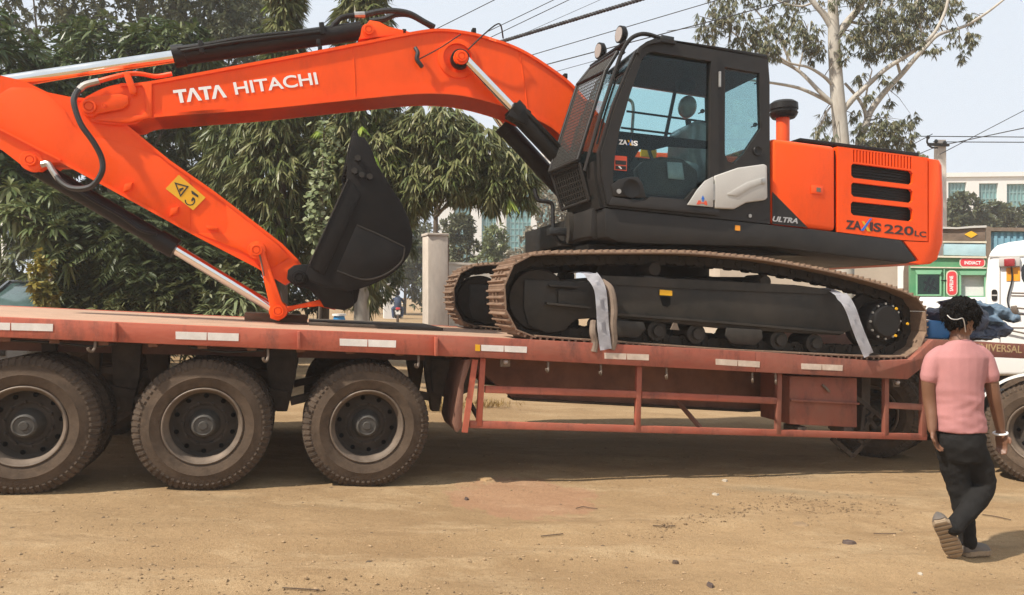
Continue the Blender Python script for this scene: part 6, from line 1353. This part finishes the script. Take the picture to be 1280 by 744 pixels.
# ------------------------------------------------------------------ parked car, motorcycle, barrel
CB = M('dark_grey_car_paint', (.07, .075, .082), .3, var=.1, coat=.7)
CW = M('car_window', (.06, .10, .095), .08, var=.3, scale=3, coat=.5)
p = unproj(-27, 372, 10.9); fr = Fr(p.x, 10.9, R(2)); g = G(p.x); zt = CZ+(372-346.5)*10.9/F
car = Thing('parked_car', 'dark grey car parked facing the yard at the frame edge', 'car', fr, (0, 2., g))
hw = .82; hh = zt-g
def ring(v, pts): return [(x*hw, v, g+z) for x, z in pts]
m = MB(); b = m.b
secs = [(-.05, [(-.8, .35), (.8, .35), (.93, .55), (.88, .78), (-.88, .78), (-.93, .55)]), (.15, [(-.9, .3), (.9, .3), (1, .55), (.95, .88), (-.95, .88), (-1, .55)]), (.95, [(-.95, .3), (.95, .3), (1.03, .6), (.98, hh-.52), (-.98, hh-.52), (-1.03, .6)]), (4.0, [(-.95, .3), (.95, .3), (1.03, .6), (.96, hh-.5), (-.96, hh-.5), (-1.03, .6)]), (4.3, [(-.85, .35), (.85, .35), (.92, .6), (.88, .95), (-.88, .95), (-.92, .6)])]
rs = [[b.verts.new(p_) for p_ in ring(v, P_)] for v, P_ in secs]
for A, B in zip(rs, rs[1:]):
    for k in range(6): b.faces.new((A[k], A[(k+1) % 6], B[(k+1) % 6], B[k]))
b.faces.new(rs[0][::-1]); b.faces.new(rs[-1]); bmesh.ops.recalc_face_normals(b, faces=b.faces[:]); m._bev(b.verts[:], .05, 3)
car.part('body', m, CB, smooth=50)
c8 = [(-.92*hw, 1.0, g+hh-.53), (.92*hw, 1.0, g+hh-.53), (.92*hw, 4.0, g+hh-.53), (-.92*hw, 4.0, g+hh-.53), (-.74*hw, 1.75, g+hh-.04), (.74*hw, 1.75, g+hh-.04), (.74*hw, 3.5, g+hh-.04), (-.74*hw, 3.5, g+hh-.04)]
car.part('cabin', MB().hexa(c8, .03), CW)
car.part('roof', MB().box((-.76*hw, 1.72, g+hh-.05), (.76*hw, 3.55, g+hh), .02), CB)
for sx in (-1, 1):
    car.part('pillar', MB().bar((sx*.93*hw, .98, g+hh-.54), (sx*.76*hw, 1.73, g+hh-.03), .05, .05), CB)
    car.part('headlight', MB().box((sx*.78*hw-.14, -.03, g+.62), (sx*.78*hw+.14, .08, g+.76), .02), MT['lamp'])
    car.part('mirror', MB().box((sx*1.1*hw-.08, 1.15, g+hh-.55), (sx*1.1*hw+.08, 1.25, g+hh-.42), .02), CB)
    for v in (.75, 3.4): car.part('wheel', MB().tube([(sx*.97*hw-.1, v, g+.3), (sx*.97*hw+.1, v, g+.3)], .3, 24), MT['tyre'])
car.part('grille', MB().box((-.5*hw, -.065, g+.48), (.5*hw, -.04, g+.62), .005), MT['black'])
car.part('number_plate', MB().box((-.25, -.075, g+.38), (.25, -.055, g+.46)), MT['white'])
# poles behind the car
for lb, px, r, mt in (('pale post behind the parked car', 11, .10, WHITEW), ('blue grey post behind the parked car', 18, .08, M('blue_post_paint', (.10, .15, .20), .6, var=.2))):
    p = unproj(px, 372, 19); solo('post', MB().cyl((p.x, 19, G(p.x)-.2), (p.x-.1, 19, G(p.x)+3.4), r, r*.9, 12), mt, lb, 'post', (p.x, 19, G(p.x)))
p = unproj(424, 372, 12.6); g = G(p.x)
br = Thing('blue_barrel', 'small blue plastic barrel standing behind the bucket', 'barrel', None, (p.x, 12.6, g))
br.part('body', MB().tube([(p.x, 12.6, g), (p.x, 12.6, g+.15), (p.x, 12.6, g+.6), (p.x, 12.6, g+1.12), (p.x, 12.6, g+1.20)], .1, 24, radii=[.10, .115, .12, .105, .085]), M('blue_plastic', (.02, .22, .50), .45, var=.1))
br.part('rim', MB().tube([(p.x, 12.6, g+1.201), (p.x, 12.6, g+1.235)], .115, 24), MT['white'])
# motorcyclist
p = unproj(497, 372, 40); g = G(p.x); Ymc = 40.
mc = Thing('motorcycle', 'dark motorcycle ridden away along the dusty street', 'motorcycle', Fr(p.x, Ymc, R(100)), (0, 0, g))
ring_ = lambda q: MB().tube([(q+.29*math.cos(a), 0, g+.31+.29*math.sin(a)) for a in np.linspace(0, 2*math.pi, 25)], .05, 8)
for q in (-.62, .66): mc.part('wheel', ring_(q), MT['tyre'])
mc.part('frame', MB().hose([(-.62, 0, g+.31), (-.2, 0, g+.55), (.3, 0, g+.7), (.5, 0, g+.95), (.66, 0, g+.31)], .05), MT['black'])
mc.part('engine', MB().box((-.15, -.16, g+.28), (.25, .16, g+.6), .04), MT['frame'])
mc.part('fuel_tank', MB().ball((.22, 0, g+.85), .2, 2, (1.3, .75, .7)), MT['black'])
mc.part('seat', MB().box((-.75, -.14, g+.74), (.05, .14, g+.84), .04), MT['seat'])
mc.part('tail_lamp', MB().box((-.86, -.11, g+.74), (-.76, .11, g+.86), .02), REDP)
mc.part('number_plate', MB().box((-.88, -.12, g+.50), (-.86, .12, g+.64)), MT['white'])
mc.part('handlebar', MB().hose([(.3, -.36, g+1.02), (.42, -.2, g+1.04), (.46, 0, g+1.0), (.42, .2, g+1.04), (.3, .36, g+1.02)], .02), MT['steel'])
for s in (-1, 1): mc.part('mirror', MB().ball((.4, s*.34, g+1.2), .06, 2, (.4, 1, .7)), MT['black'])
mc.part('exhaust_pipe', MB().cyl((.1, -.2, g+.3), (-.8, -.22, g+.38), .04, .05, 10), MT['steel'])
# ------------------------------------------------------------------ the walking man (seen from behind)
YP = 5.14
def Q(px, py, d=0.): return unproj(px, py, YP+d)
PS = YP/F
def loft(m, rings, seg=20, cap=True):
    """rings: (centre, half width across, half depth, tilt axis or None)"""
    b = m.b; V = []
    for c, rx, ry, ax in rings:
        ax = Vector(ax).normalized() if ax is not None else Vector((0, 0, 1))
        u = (Vector((1, 0, 0))-ax*ax.x).normalized() if abs(ax.x) < .9 else Vector((0, 0, 1)); w_ = ax.cross(u)
        V.append([b.verts.new(Vector(c)+u*rx*math.cos(a)+w_*ry*math.sin(a)) for a in [2*math.pi*k/seg for k in range(seg)]])
    for A, B in zip(V, V[1:]):
        for k in range(seg): b.faces.new((A[k], A[(k+1) % seg], B[(k+1) % seg], B[k]))
    if cap: b.faces.new(V[0][::-1]); b.faces.new(V[-1])
def limb(m, pts, radii, seg=16, n=6):
    P = smooth_path(pts, n); t = np.linspace(0, len(radii)-1, len(P)); rr = np.interp(t, range(len(radii)), radii)
    d0 = (P[0]-P[1]).normalized(); d1 = (P[-1]-P[-2]).normalized()
    P = [P[0]+d0*rr[0]*.9, P[0]+d0*rr[0]*.6]+P+[P[-1]+d1*rr[-1]*.6, P[-1]+d1*rr[-1]*.9]; rr = [rr[0]*.35, rr[0]*.8]+list(rr)+[rr[-1]*.8, rr[-1]*.35]
    m.tube(P, 0, seg, radii=rr)
def fuse(m, name, base, vox, smooth_it=4, disp=None, smooth=60):
    bmesh.ops.recalc_face_normals(m.b, faces=m.b.faces[:])
    me = m.mesh(name, base, 0); o = bpy.data.objects.new('t', me); COL.objects.link(o)
    md = o.modifiers.new('r', 'REMESH'); md.mode = 'VOXEL'; md.voxel_size = vox
    sm_ = o.modifiers.new('s', 'SMOOTH'); sm_.iterations = smooth_it; sm_.factor = .5
    bpy.context.view_layer.update(); m2 = bpy.data.meshes.new_from_object(o.evaluated_get(bpy.context.evaluated_depsgraph_get())); bpy.data.objects.remove(o); m2.name = name
    if disp is not None:
        n = len(m2.vertices); co = np.zeros(n*3); m2.vertices.foreach_get('co', co); co = co.reshape(-1, 3); nr = np.zeros(n*3); m2.vertex_normals.foreach_get('vector', nr); nr = nr.reshape(-1, 3)
        co += nr*disp(co+np.array(base))[:, None]; m2.vertices.foreach_set('co', co.ravel()); m2.update()
    finish(m2, smooth); return m2
foot = unproj(1207, 694, YP); foot.z = ground_z(foot.x, YP)
PT = Thing('person', 'man in pink t-shirt and black trousers walking past the trailer neck', 'person', None, tuple(foot))
SKIN = M('brown_skin', (.17, .080, .046), .5, var=.1, scale=9)
PINK = M('pink_cotton', (.42, .185, .18), .85, var=.07, scale=6, bump=.25, bscale=260)
TROU = M('black_denim', (.011, .011, .0115), .9, spec=.15, var=.3, scale=10, bump=.3, bscale=220, dust=(.10, .08, .06), damt=.06, dscale=5)
HAIR = M('black_hair', (.006, .005, .0045), .85, spec=.1, var=.4, scale=60, bump=.9, bscale=120)
SOLE = M('tan_rubber_sole', (.27, .20, .13), .8, var=.2, scale=12, dust=DUST, damt=.25, dscale=10)
SHOE = M('grey_shoe_fabric', (.085, .08, .075), .8, var=.25, scale=14, dust=DUST, damt=.25, dscale=10)
# body: one continuous skin surface from head to ankles, bare arms and hands
m = MB()
limb(m, [Q(1201, 388), Q(1201, 398), Q(1202, 410)], [.084, .092, .070])                 # skull and jaw
m.ball(Q(1211, 409, .05), .04, 2, (1, 1, .9))                                            # chin turned to the walking side
for x, y, d in ((1191, 412, .0), (1217, 408, .02)): m.ball(Q(x-1, y-6, d), .020, 2, (.5, .8, 1.4))   # ears
limb(m, [Q(1201, 404, .01), Q(1200, 418, .005), Q(1199, 430)], [.058, .056, .066])
loft(m, [(Q(1199, 430), .09, .06, None), (Q(1198, 445), .17, .09, None), (Q(1197, 480), .16, .10, None), (Q(1199, 520), .130, .085, None), (Q(1200, 556), .115, .085, None), (Q(1201, 572), .085, .07, None)])
SL = [Q(1168, 446), Q(1161, 470, .0), Q(1162, 500, .02), Q(1164.5, 520, .0), Q(1165, 537, -.02)]
SR = [Q(1229, 445), Q(1237, 468, -.01), Q(1242.5, 496, .0), Q(1247.5, 520, .03), Q(1251, 540, .05)]
for S_ in (SL, SR): limb(m, S_, [.046, .047, .042, .036, .028])
LS = [Q(1188, 560, .02), Q(1194, 590, .05), Q(1200, 618, .06), Q(1206, 648, .06), Q(1210, 679, .04)]
LB = [Q(1214, 560), Q(1224, 586, .03), Q(1229, 609, .03), Q(1211, 637, -.06), Q(1191, 660, -.14)]
for S_ in (LS, LB): limb(m, S_, [.066, .062, .048, .044, .034])
def hand(m, wrist, tip_dir, thumb_side, palm_n, s=1.):
    w_, d, n_ = Vector(wrist), Vector(tip_dir).normalized(), Vector(palm_n); n_ = (n_-d*n_.dot(d)).normalized(); sd = d.cross(n_).normalized()*thumb_side
    pc = w_+d*.045*s
    for k in range(4):
        off = sd*(.026-.0175*k)*s; limb(m, [w_+off*.5, pc+off*.9, w_+d*.082*s+off], [.016, .0155, .0125], 8, 3)
    for k, L_ in enumerate((.066, .076, .070, .055)):   # curled fingers, each its own length
        o = w_+d*.082*s+sd*(.026-.0175*k)*s; cu = .45+.18*k; p = [o]
        for j in range(3):
            a = cu*(j+.4)*.62; p.append(p[-1]+(d*math.cos(a)+n_*math.sin(a))*L_*s*(.46, .32, .22)[j])
        limb(m, p, [.0105, .0095, .0088, .0075], 8, 3)
    o = w_+d*.022*s+sd*.026*s; q = o+(sd*.75+d*.65).normalized()*.035*s; r_ = q+(d*.9+n_*.35+sd*.1).normalized()*.030*s; limb(m, [o-sd*.006, q, r_], [.0135, .0115, .009], 8, 3)
hand(m, Q(1165, 537, -.02), (.25, -.05, -1), 1, (.75, -.6, .1))
hand(m, Q(1251, 540, .05), (.06, -.05, -1), -1, (-.8, -.55, .1))
body = fuse(m, 'body', PT.base, .0065, 3)
PT.part('body', body, SKIN)
# hair: a shaggy mass, wide over the ears
m = MB()
for x, y, d, r, sc in ((1201, 391, 0, .098, (1.05, 1.05, .95)), (1188, 394, -.02, .055, (1, 1, 1)), (1213, 393, -.01, .060, (1, 1, 1)), (1201, 385, -.03, .075, (1.2, 1, .7)), (1199, 401, -.045, .060, (1.1, .8, .9)), (1213, 404, -.02, .042, (.9, 1, 1)), (1190, 405, -.015, .042, (.8, .9, 1.2)), (1207, 408, -.04, .035, (1, .7, .9)), (1196, 382, -.01, .06, (1.2, 1, .6))):
    m.ball(Q(1201+(x-1201)*1.12, y-1.5, d), r*1.08, 3, sc)
hr = np.random.default_rng(4); ks = hr.normal(size=(26, 3)); ph = hr.random(26)*6
def curls(co):
    s_ = np.zeros(len(co))
    for i in range(26): s_ += np.abs(np.sin(co@(ks[i]*(38 if i < 13 else 80))+ph[i]))
    return (s_/26-.64)*.075
hair = fuse(m, 'hair', PT.base, .006, 2, curls, 0); HB = PT.part('hair', hair, HAIR)
# loose curls standing out of the mass
n = len(hair.vertices); hco = np.zeros(n*3); hair.vertices.foreach_get('co', hco); hco = hco.reshape(-1, 3); hn = np.zeros(n*3); hair.vertex_normals.foreach_get('vector', hn); hn = hn.reshape(-1, 3)
ix = hr.choice(n, 1500); ix = ix[hco[ix][:, 2] > hco[:, 2].min()+.02]
lm = leaf_mesh('curls', hco[ix]-hn[ix]*.008, unit(hn[ix]+hr.normal(0, .7, (len(ix), 3))), .017*(.5+hr.random(len(ix))), .006, .8, hr.random(len(ix)))
tag(link('curls', lm, HAIR, HB), kind='stuff')
# white strap round the back of the head
PT.part('head_strap', MB().hose([Q(1184, 394, -.09), Q(1189, 398.5, -.115), Q(1196, 399.5, -.125), Q(1203, 398, -.12), Q(1205.5, 404, -.11), Q(1207, 415, -.085)], .0034, 6), MT['silver'])
# shirt
m = MB()
loft(m, [(Q(1200, 426.5), .074, .066, (0, .25, 1)), (Q(1199.5, 431), .108, .080, (0, .2, 1)), (Q(1198.5, 437), .155, .096, None), (Q(1198, 446), .198, .112, None), (Q(1197.5, 462), .182, .120, None), (Q(1197, 482), .166, .122, None), (Q(1198, 502), .157, .118, None), (Q(1199, 520), .158, .117, None), (Q(1200, 534), .167, .122, None), (Q(1200.5, 539), .167, .122, None)])
limb(m, [Q(1176, 441), Q(1166.5, 451), Q(1161.5, 471, .0)], [.052, .058, .058])
limb(m, [Q(1221, 439), Q(1230, 449), Q(1237, 470, -.01)], [.054, .060, .061])
fr_ = np.random.default_rng(9)
def folds(co):
    z, x, y = co[:, 2], co[:, 0], co[:, 1]; c0 = Q(1200, 505); f = np.zeros(len(co))
    for i in range(9):
        a = fr_.normal(0, .5); k = 18+fr_.random()*26; f += np.maximum(0, np.sin((z*math.cos(a)+x*math.sin(a)*1.4)*k+fr_.random()*6+2*np.sin(x*7+i)))**3
    wgt = np.clip((Q(1200, 470).z-z)/.2, .12, 1); return .007*(f/3-.5)*wgt+.003*np.sin(x*26+z*9)*wgt
shirt = fuse(m, 'shirt', PT.base, .0085, 5, folds); PT.part('shirt', shirt, PINK)
# trousers
m = MB()
loft(m, [(Q(1200.5, 533), .145, .106, None), (Q(1201, 545), .158, .122, None), (Q(1201, 558), .156, .126, None), (Q(1203, 576), .118, .100, None)])
limb(m, LS, [.094, .086, .070, .062, .056]); limb(m, LB, [.096, .090, .074, .064, .054])
def tfolds(co):
    z, x, y = co[:, 2], co[:, 0], co[:, 1]; f = np.zeros(len(co))
    for i in range(8): a = fr_.normal(0, .7); f += np.maximum(0, np.sin((z+x*math.sin(a))*(22+fr_.random()*34)+fr_.random()*6+1.5*np.sin(x*16+i)))**3
    return .0055*(f/3-.6)
tr_ = PT.part('trousers', fuse(m, 'trousers', PT.base, .0095, 12, tfolds), TROU)
# shoes: the standing one points along the walk, the lifted one shows its sole
def shoe(name, heel, toe, up, wd, ht):
    h, t_, u = Vector(heel), Vector(toe), Vector(up); d = (t_-h).normalized(); u = (u-d*u.dot(d)).normalized(); s_ = d.cross(u); L_ = (t_-h).length; m = MB(); b = m.b; V = []
    sec = [(-.02, .30, .55, .9), (.05, .46, .75, 1.), (.25, .47, .85, 1.), (.45, .46, .62, .8), (.70, .53, .45, .6), (.88, .46, .36, .45), (.99, .24, .24, .3)]
    for t0, w_, hh, _ in sec:
        ring = []
        for k in range(14):
            a = 2*math.pi*k/14; x_, z_ = math.cos(a), math.sin(a); z2 = max(0, z_)*hh*ht*(1) if z_ > 0 else z_*.012
            ring.append(b.verts.new(h+d*L_*t0+s_*x_*w_*wd*(1 if z_ <= 0 else 1-.25*z_)+u*(z2+.02)))
        V.append(ring)
    for A, B in zip(V, V[1:]):
        for k in range(14): b.faces.new((A[k], A[(k+1) % 14], B[(k+1) % 14], B[k]))
    b.faces.new(V[0][::-1]); b.faces.new(V[-1]); bmesh.ops.recalc_face_normals(b, faces=b.faces[:])
    o = PT.part(name, m, SHOE, smooth=60)
    m = MB(); n_ = 9
    for k in range(n_):   # ribbed sole: each rib follows the foot's outline
        ta, tb_ = k/n_+.008, (k+1)/n_-.012; W = lambda t: np.interp(t, [0, .06, .25, .45, .7, .88, 1.], [.30, .50, .50, .46, .58, .50, .22])*wd
        c = [h+d*L_*ta-s_*W(ta), h+d*L_*ta+s_*W(ta), h+d*L_*tb_+s_*W(tb_), h+d*L_*tb_-s_*W(tb_)]
        m.hexa([p-u*.012 for p in c]+[p+u*.012 for p in c], .003)
    W2 = [(t, np.interp(t, [0, .06, .25, .45, .7, .88, 1.], [.30, .50, .50, .46, .58, .50, .22])*wd*1.02) for t in np.linspace(0, 1, 12)]
    lo2 = [h+d*L_*t-s_*w_ for t, w_ in W2]; hi2 = [h+d*L_*t+s_*w_ for t, w_ in W2]
    for k in range(11): m.hexa([lo2[k]-u*.003, hi2[k]-u*.003, hi2[k+1]-u*.003, lo2[k+1]-u*.003, lo2[k]+u*.024, hi2[k]+u*.024, hi2[k+1]+u*.024, lo2[k+1]+u*.024])
    PT.part('sole', m, SOLE, o, smooth=30); return o
zf = lambda p: ground_z(p.x, p.y)+.014
h, t_ = Q(1202, 692, .03), Q(1234, 690, .12); h.z, t_.z = zf(h), zf(t_); shoe('shoe', h, t_, (0, 0, 1), .105, .10)
h, t_ = Q(1175, 651, -.17), Q(1195.5, 699.5, -.05); t_.z = zf(t_)+.004
shoe('shoe', h, t_, (.35, .9, .25), .105, .10)
# bracelet
P_ = Q(1250.5, 541.5, .045); ax = Vector((.15, .1, -1)).normalized(); u = Vector((1, 0, .15)).normalized(); v_ = ax.cross(u)
PT.part('bracelet', MB().tube([P_+u*.040*math.cos(a)+v_*.040*math.sin(a) for a in np.linspace(0, 2*math.pi, 25)], .0075, 8), MT['white'])
# rider on the motorcycle
p = unproj(497, 372, 40); g = G(p.x); fr = Fr(p.x, 40, R(100)); RD = Thing('person', 'rider in dark blue jacket seen from behind on the distant motorcycle', 'person', fr, (-.35, 0, g+.8))
m = MB(); 
limb(m, [(-.38, 0, g+.86), (-.34, 0, g+1.1), (-.22, 0, g+1.32)], [.19, .20, .17], n=4); limb(m, [(-.2, 0, g+1.38), (-.18, 0, g+1.5)], [.06, .06], n=2); m.ball((-.17, 0, g+1.60), .11, 2)
for s in (-1, 1):
    limb(m, [(-.22, s*.2, g+1.3), (-.05, s*.33, g+1.08), (.28, s*.33, g+1.04)], [.07, .055, .045], n=4); limb(m, [(-.32, s*.12, g+.84), (.1, s*.24, g+.78), (-.02, s*.22, g+.34)], [.10, .08, .055], n=4)
RD.part('body', fuse(m, 'body', RD.base, .02, 2), M('dark_blue_jacket', (.03, .045, .085), .8, var=.2))
RD.part('helmet', MB().ball((-.17, 0, g+1.62), .135, 3, (1.1, 1, 1.05)), MT['black'], smooth=80)
RD.part('trousers', MB().tube([(-.3, .14, g+.82), (.08, .24, g+.80), (-.0, .22, g+.36)], .09, 10, radii=[.115, .10, .075]).tube([(-.3, -.14, g+.82), (.08, -.24, g+.80), (-.0, -.22, g+.36)], .09, 10, radii=[.115, .10, .075]), M('blue_jeans', (.05, .075, .14), .85), smooth=60)

# ------------------------------------------------------------------ small things lying on the earth
def on_ground(px, py):
    Y = 6.
    for _ in range(12): X = (px-640)/F*Y; Y = (CZ-ground_z(X, Y))*F/(py-372)
    return Vector(((px-640)/F*Y, Y, ground_z((px-640)/F*Y, Y)))
TW = M('dry_twig', (.09, .06, .04), .9, var=.3)
for lb, pts in (('curved dry twig beside the pinkish patch', ((720, 637), (729, 635), (738, 636.5), (747, 637.5))), ('short straight dry stick in the middle of the yard', ((816, 658.5), (830, 659.5), (844, 659))), ('long thin dry stalk beyond the standing shoe', ((1228, 642), (1244, 646), (1264, 651.5))),
                ('thin straw lying in front of the trailer guard frame', ((676, 672), (690, 670.5), (704, 669))), ('dry stalk lying near the bottom of the yard under the third wheel', ((353, 737), (372, 738), (400, 740))), ('pale stalk beside the walking man', ((1092, 668.5), (1106, 669), (1120, 668.5)))):
    P_ = [on_ground(*p)+Vector((0, 0, .010)) for p in pts]; solo('twig', MB().hose(P_, .0035, 5, 3), TW, lb, 'twig', tuple(P_[1]), 'dry twigs on the earth')
RUB = M('scrap_rubber', (.09, .062, .05), .8, var=.3)
PST = M('pale_stone_chip', (.42, .36, .28), .9, var=.2, scale=20)
def scrap(nm, lb, px, py, w_, h_, mat, cat='scrap', th=.018, seed=1):
    c = on_ground(px, py); r = np.random.default_rng(seed); s_ = c.y/F; P_ = []
    for k in range(9): a = 2*math.pi*k/9; P_.append((c.x+math.cos(a)*w_*s_*.5*(.75+.4*r.random()), c.y+math.sin(a)*h_*s_*1.9*(.7+.4*r.random())))
    m = MB(); b = m.b; lo = [b.verts.new((x, y, ground_z(x, y)-.004)) for x, y in P_]; hi = [b.verts.new((c.x+(x-c.x)*.85, c.y+(y-c.y)*.85, ground_z(x, y)+th*(.6+.6*r.random()))) for x, y in P_]
    for k in range(9): b.faces.new((lo[k], lo[(k+1) % 9], hi[(k+1) % 9], hi[k]))
    b.faces.new(hi); bmesh.ops.recalc_face_normals(b, faces=b.faces[:]); solo(nm, m, mat, lb, cat, tuple(c), smooth=0)
scrap('rubber_scrap', 'dark purple brown rubber scrap lying before the walking man', 1061, 679, 19, 4, RUB, seed=2)
scrap('leaf_scrap', 'dark curled leaf near the bottom of the yard', 888, 733, 10, 2.6, RUB, 'leaf', seed=3)
scrap('leaf_scrap', 'small brown leaf in the middle of the lower yard', 844.5, 704.5, 8, 2.4, TW, 'leaf', seed=4)
scrap('pale_stone', 'pale flat stone with a dark underside in front of the guard frame', 894, 618.5, 10, 2.4, PST, 'stone', .014, 5)
scrap('pale_stone', 'white chip on the shadow edge in front of the guard frame', 906, 601.5, 8, 2.2, PST, 'stone', .016, 6)
scrap('pale_stone', 'small white chip lying below the rubber scrap', 1150, 718, 6, 2, PST, 'stone', .010, 7)
scrap('clod', 'brown clod beside the rubber scrap', 1000, 656, 26, 6, M('brown_clod', (.25, .165, .09), .95, var=.3, bump=.6), 'clod', .008, 8)
scrap('clod', 'dark clod of earth under the third wheel', 583, 624.5, 6, 2.5, RUB, 'clod', .012, 9)
scrap('clod', 'sandy clod standing on the shadow edge in front of the mudflap', 606, 599.5, 20, 4, M('sandy_clod', (.36, .23, .115), .95, var=.2, bump=.6), 'clod', .015, 10)
# ------------------------------------------------------------------ dusty air
m = bpy.data.materials.new('dusty_air'); m.use_nodes = True; n = m.node_tree.nodes; l = m.node_tree.links
n.remove(n['Principled BSDF']); pv = n.new('ShaderNodeVolumePrincipled'); pv.inputs['Color'].default_value = (.93, .94, .95, 1); pv.inputs['Density'].default_value = .0017; pv.inputs['Anisotropy'].default_value = .25
l.new(pv.outputs[0], n['Material Output'].inputs['Volume'])
hz = MB().box((-140, -25, -2.2), (140, 105, 24)).mesh('haze', smooth=0)
tag(link('haze', hz, m), 'pale dusty air over the yard', None, None, 'stuff')
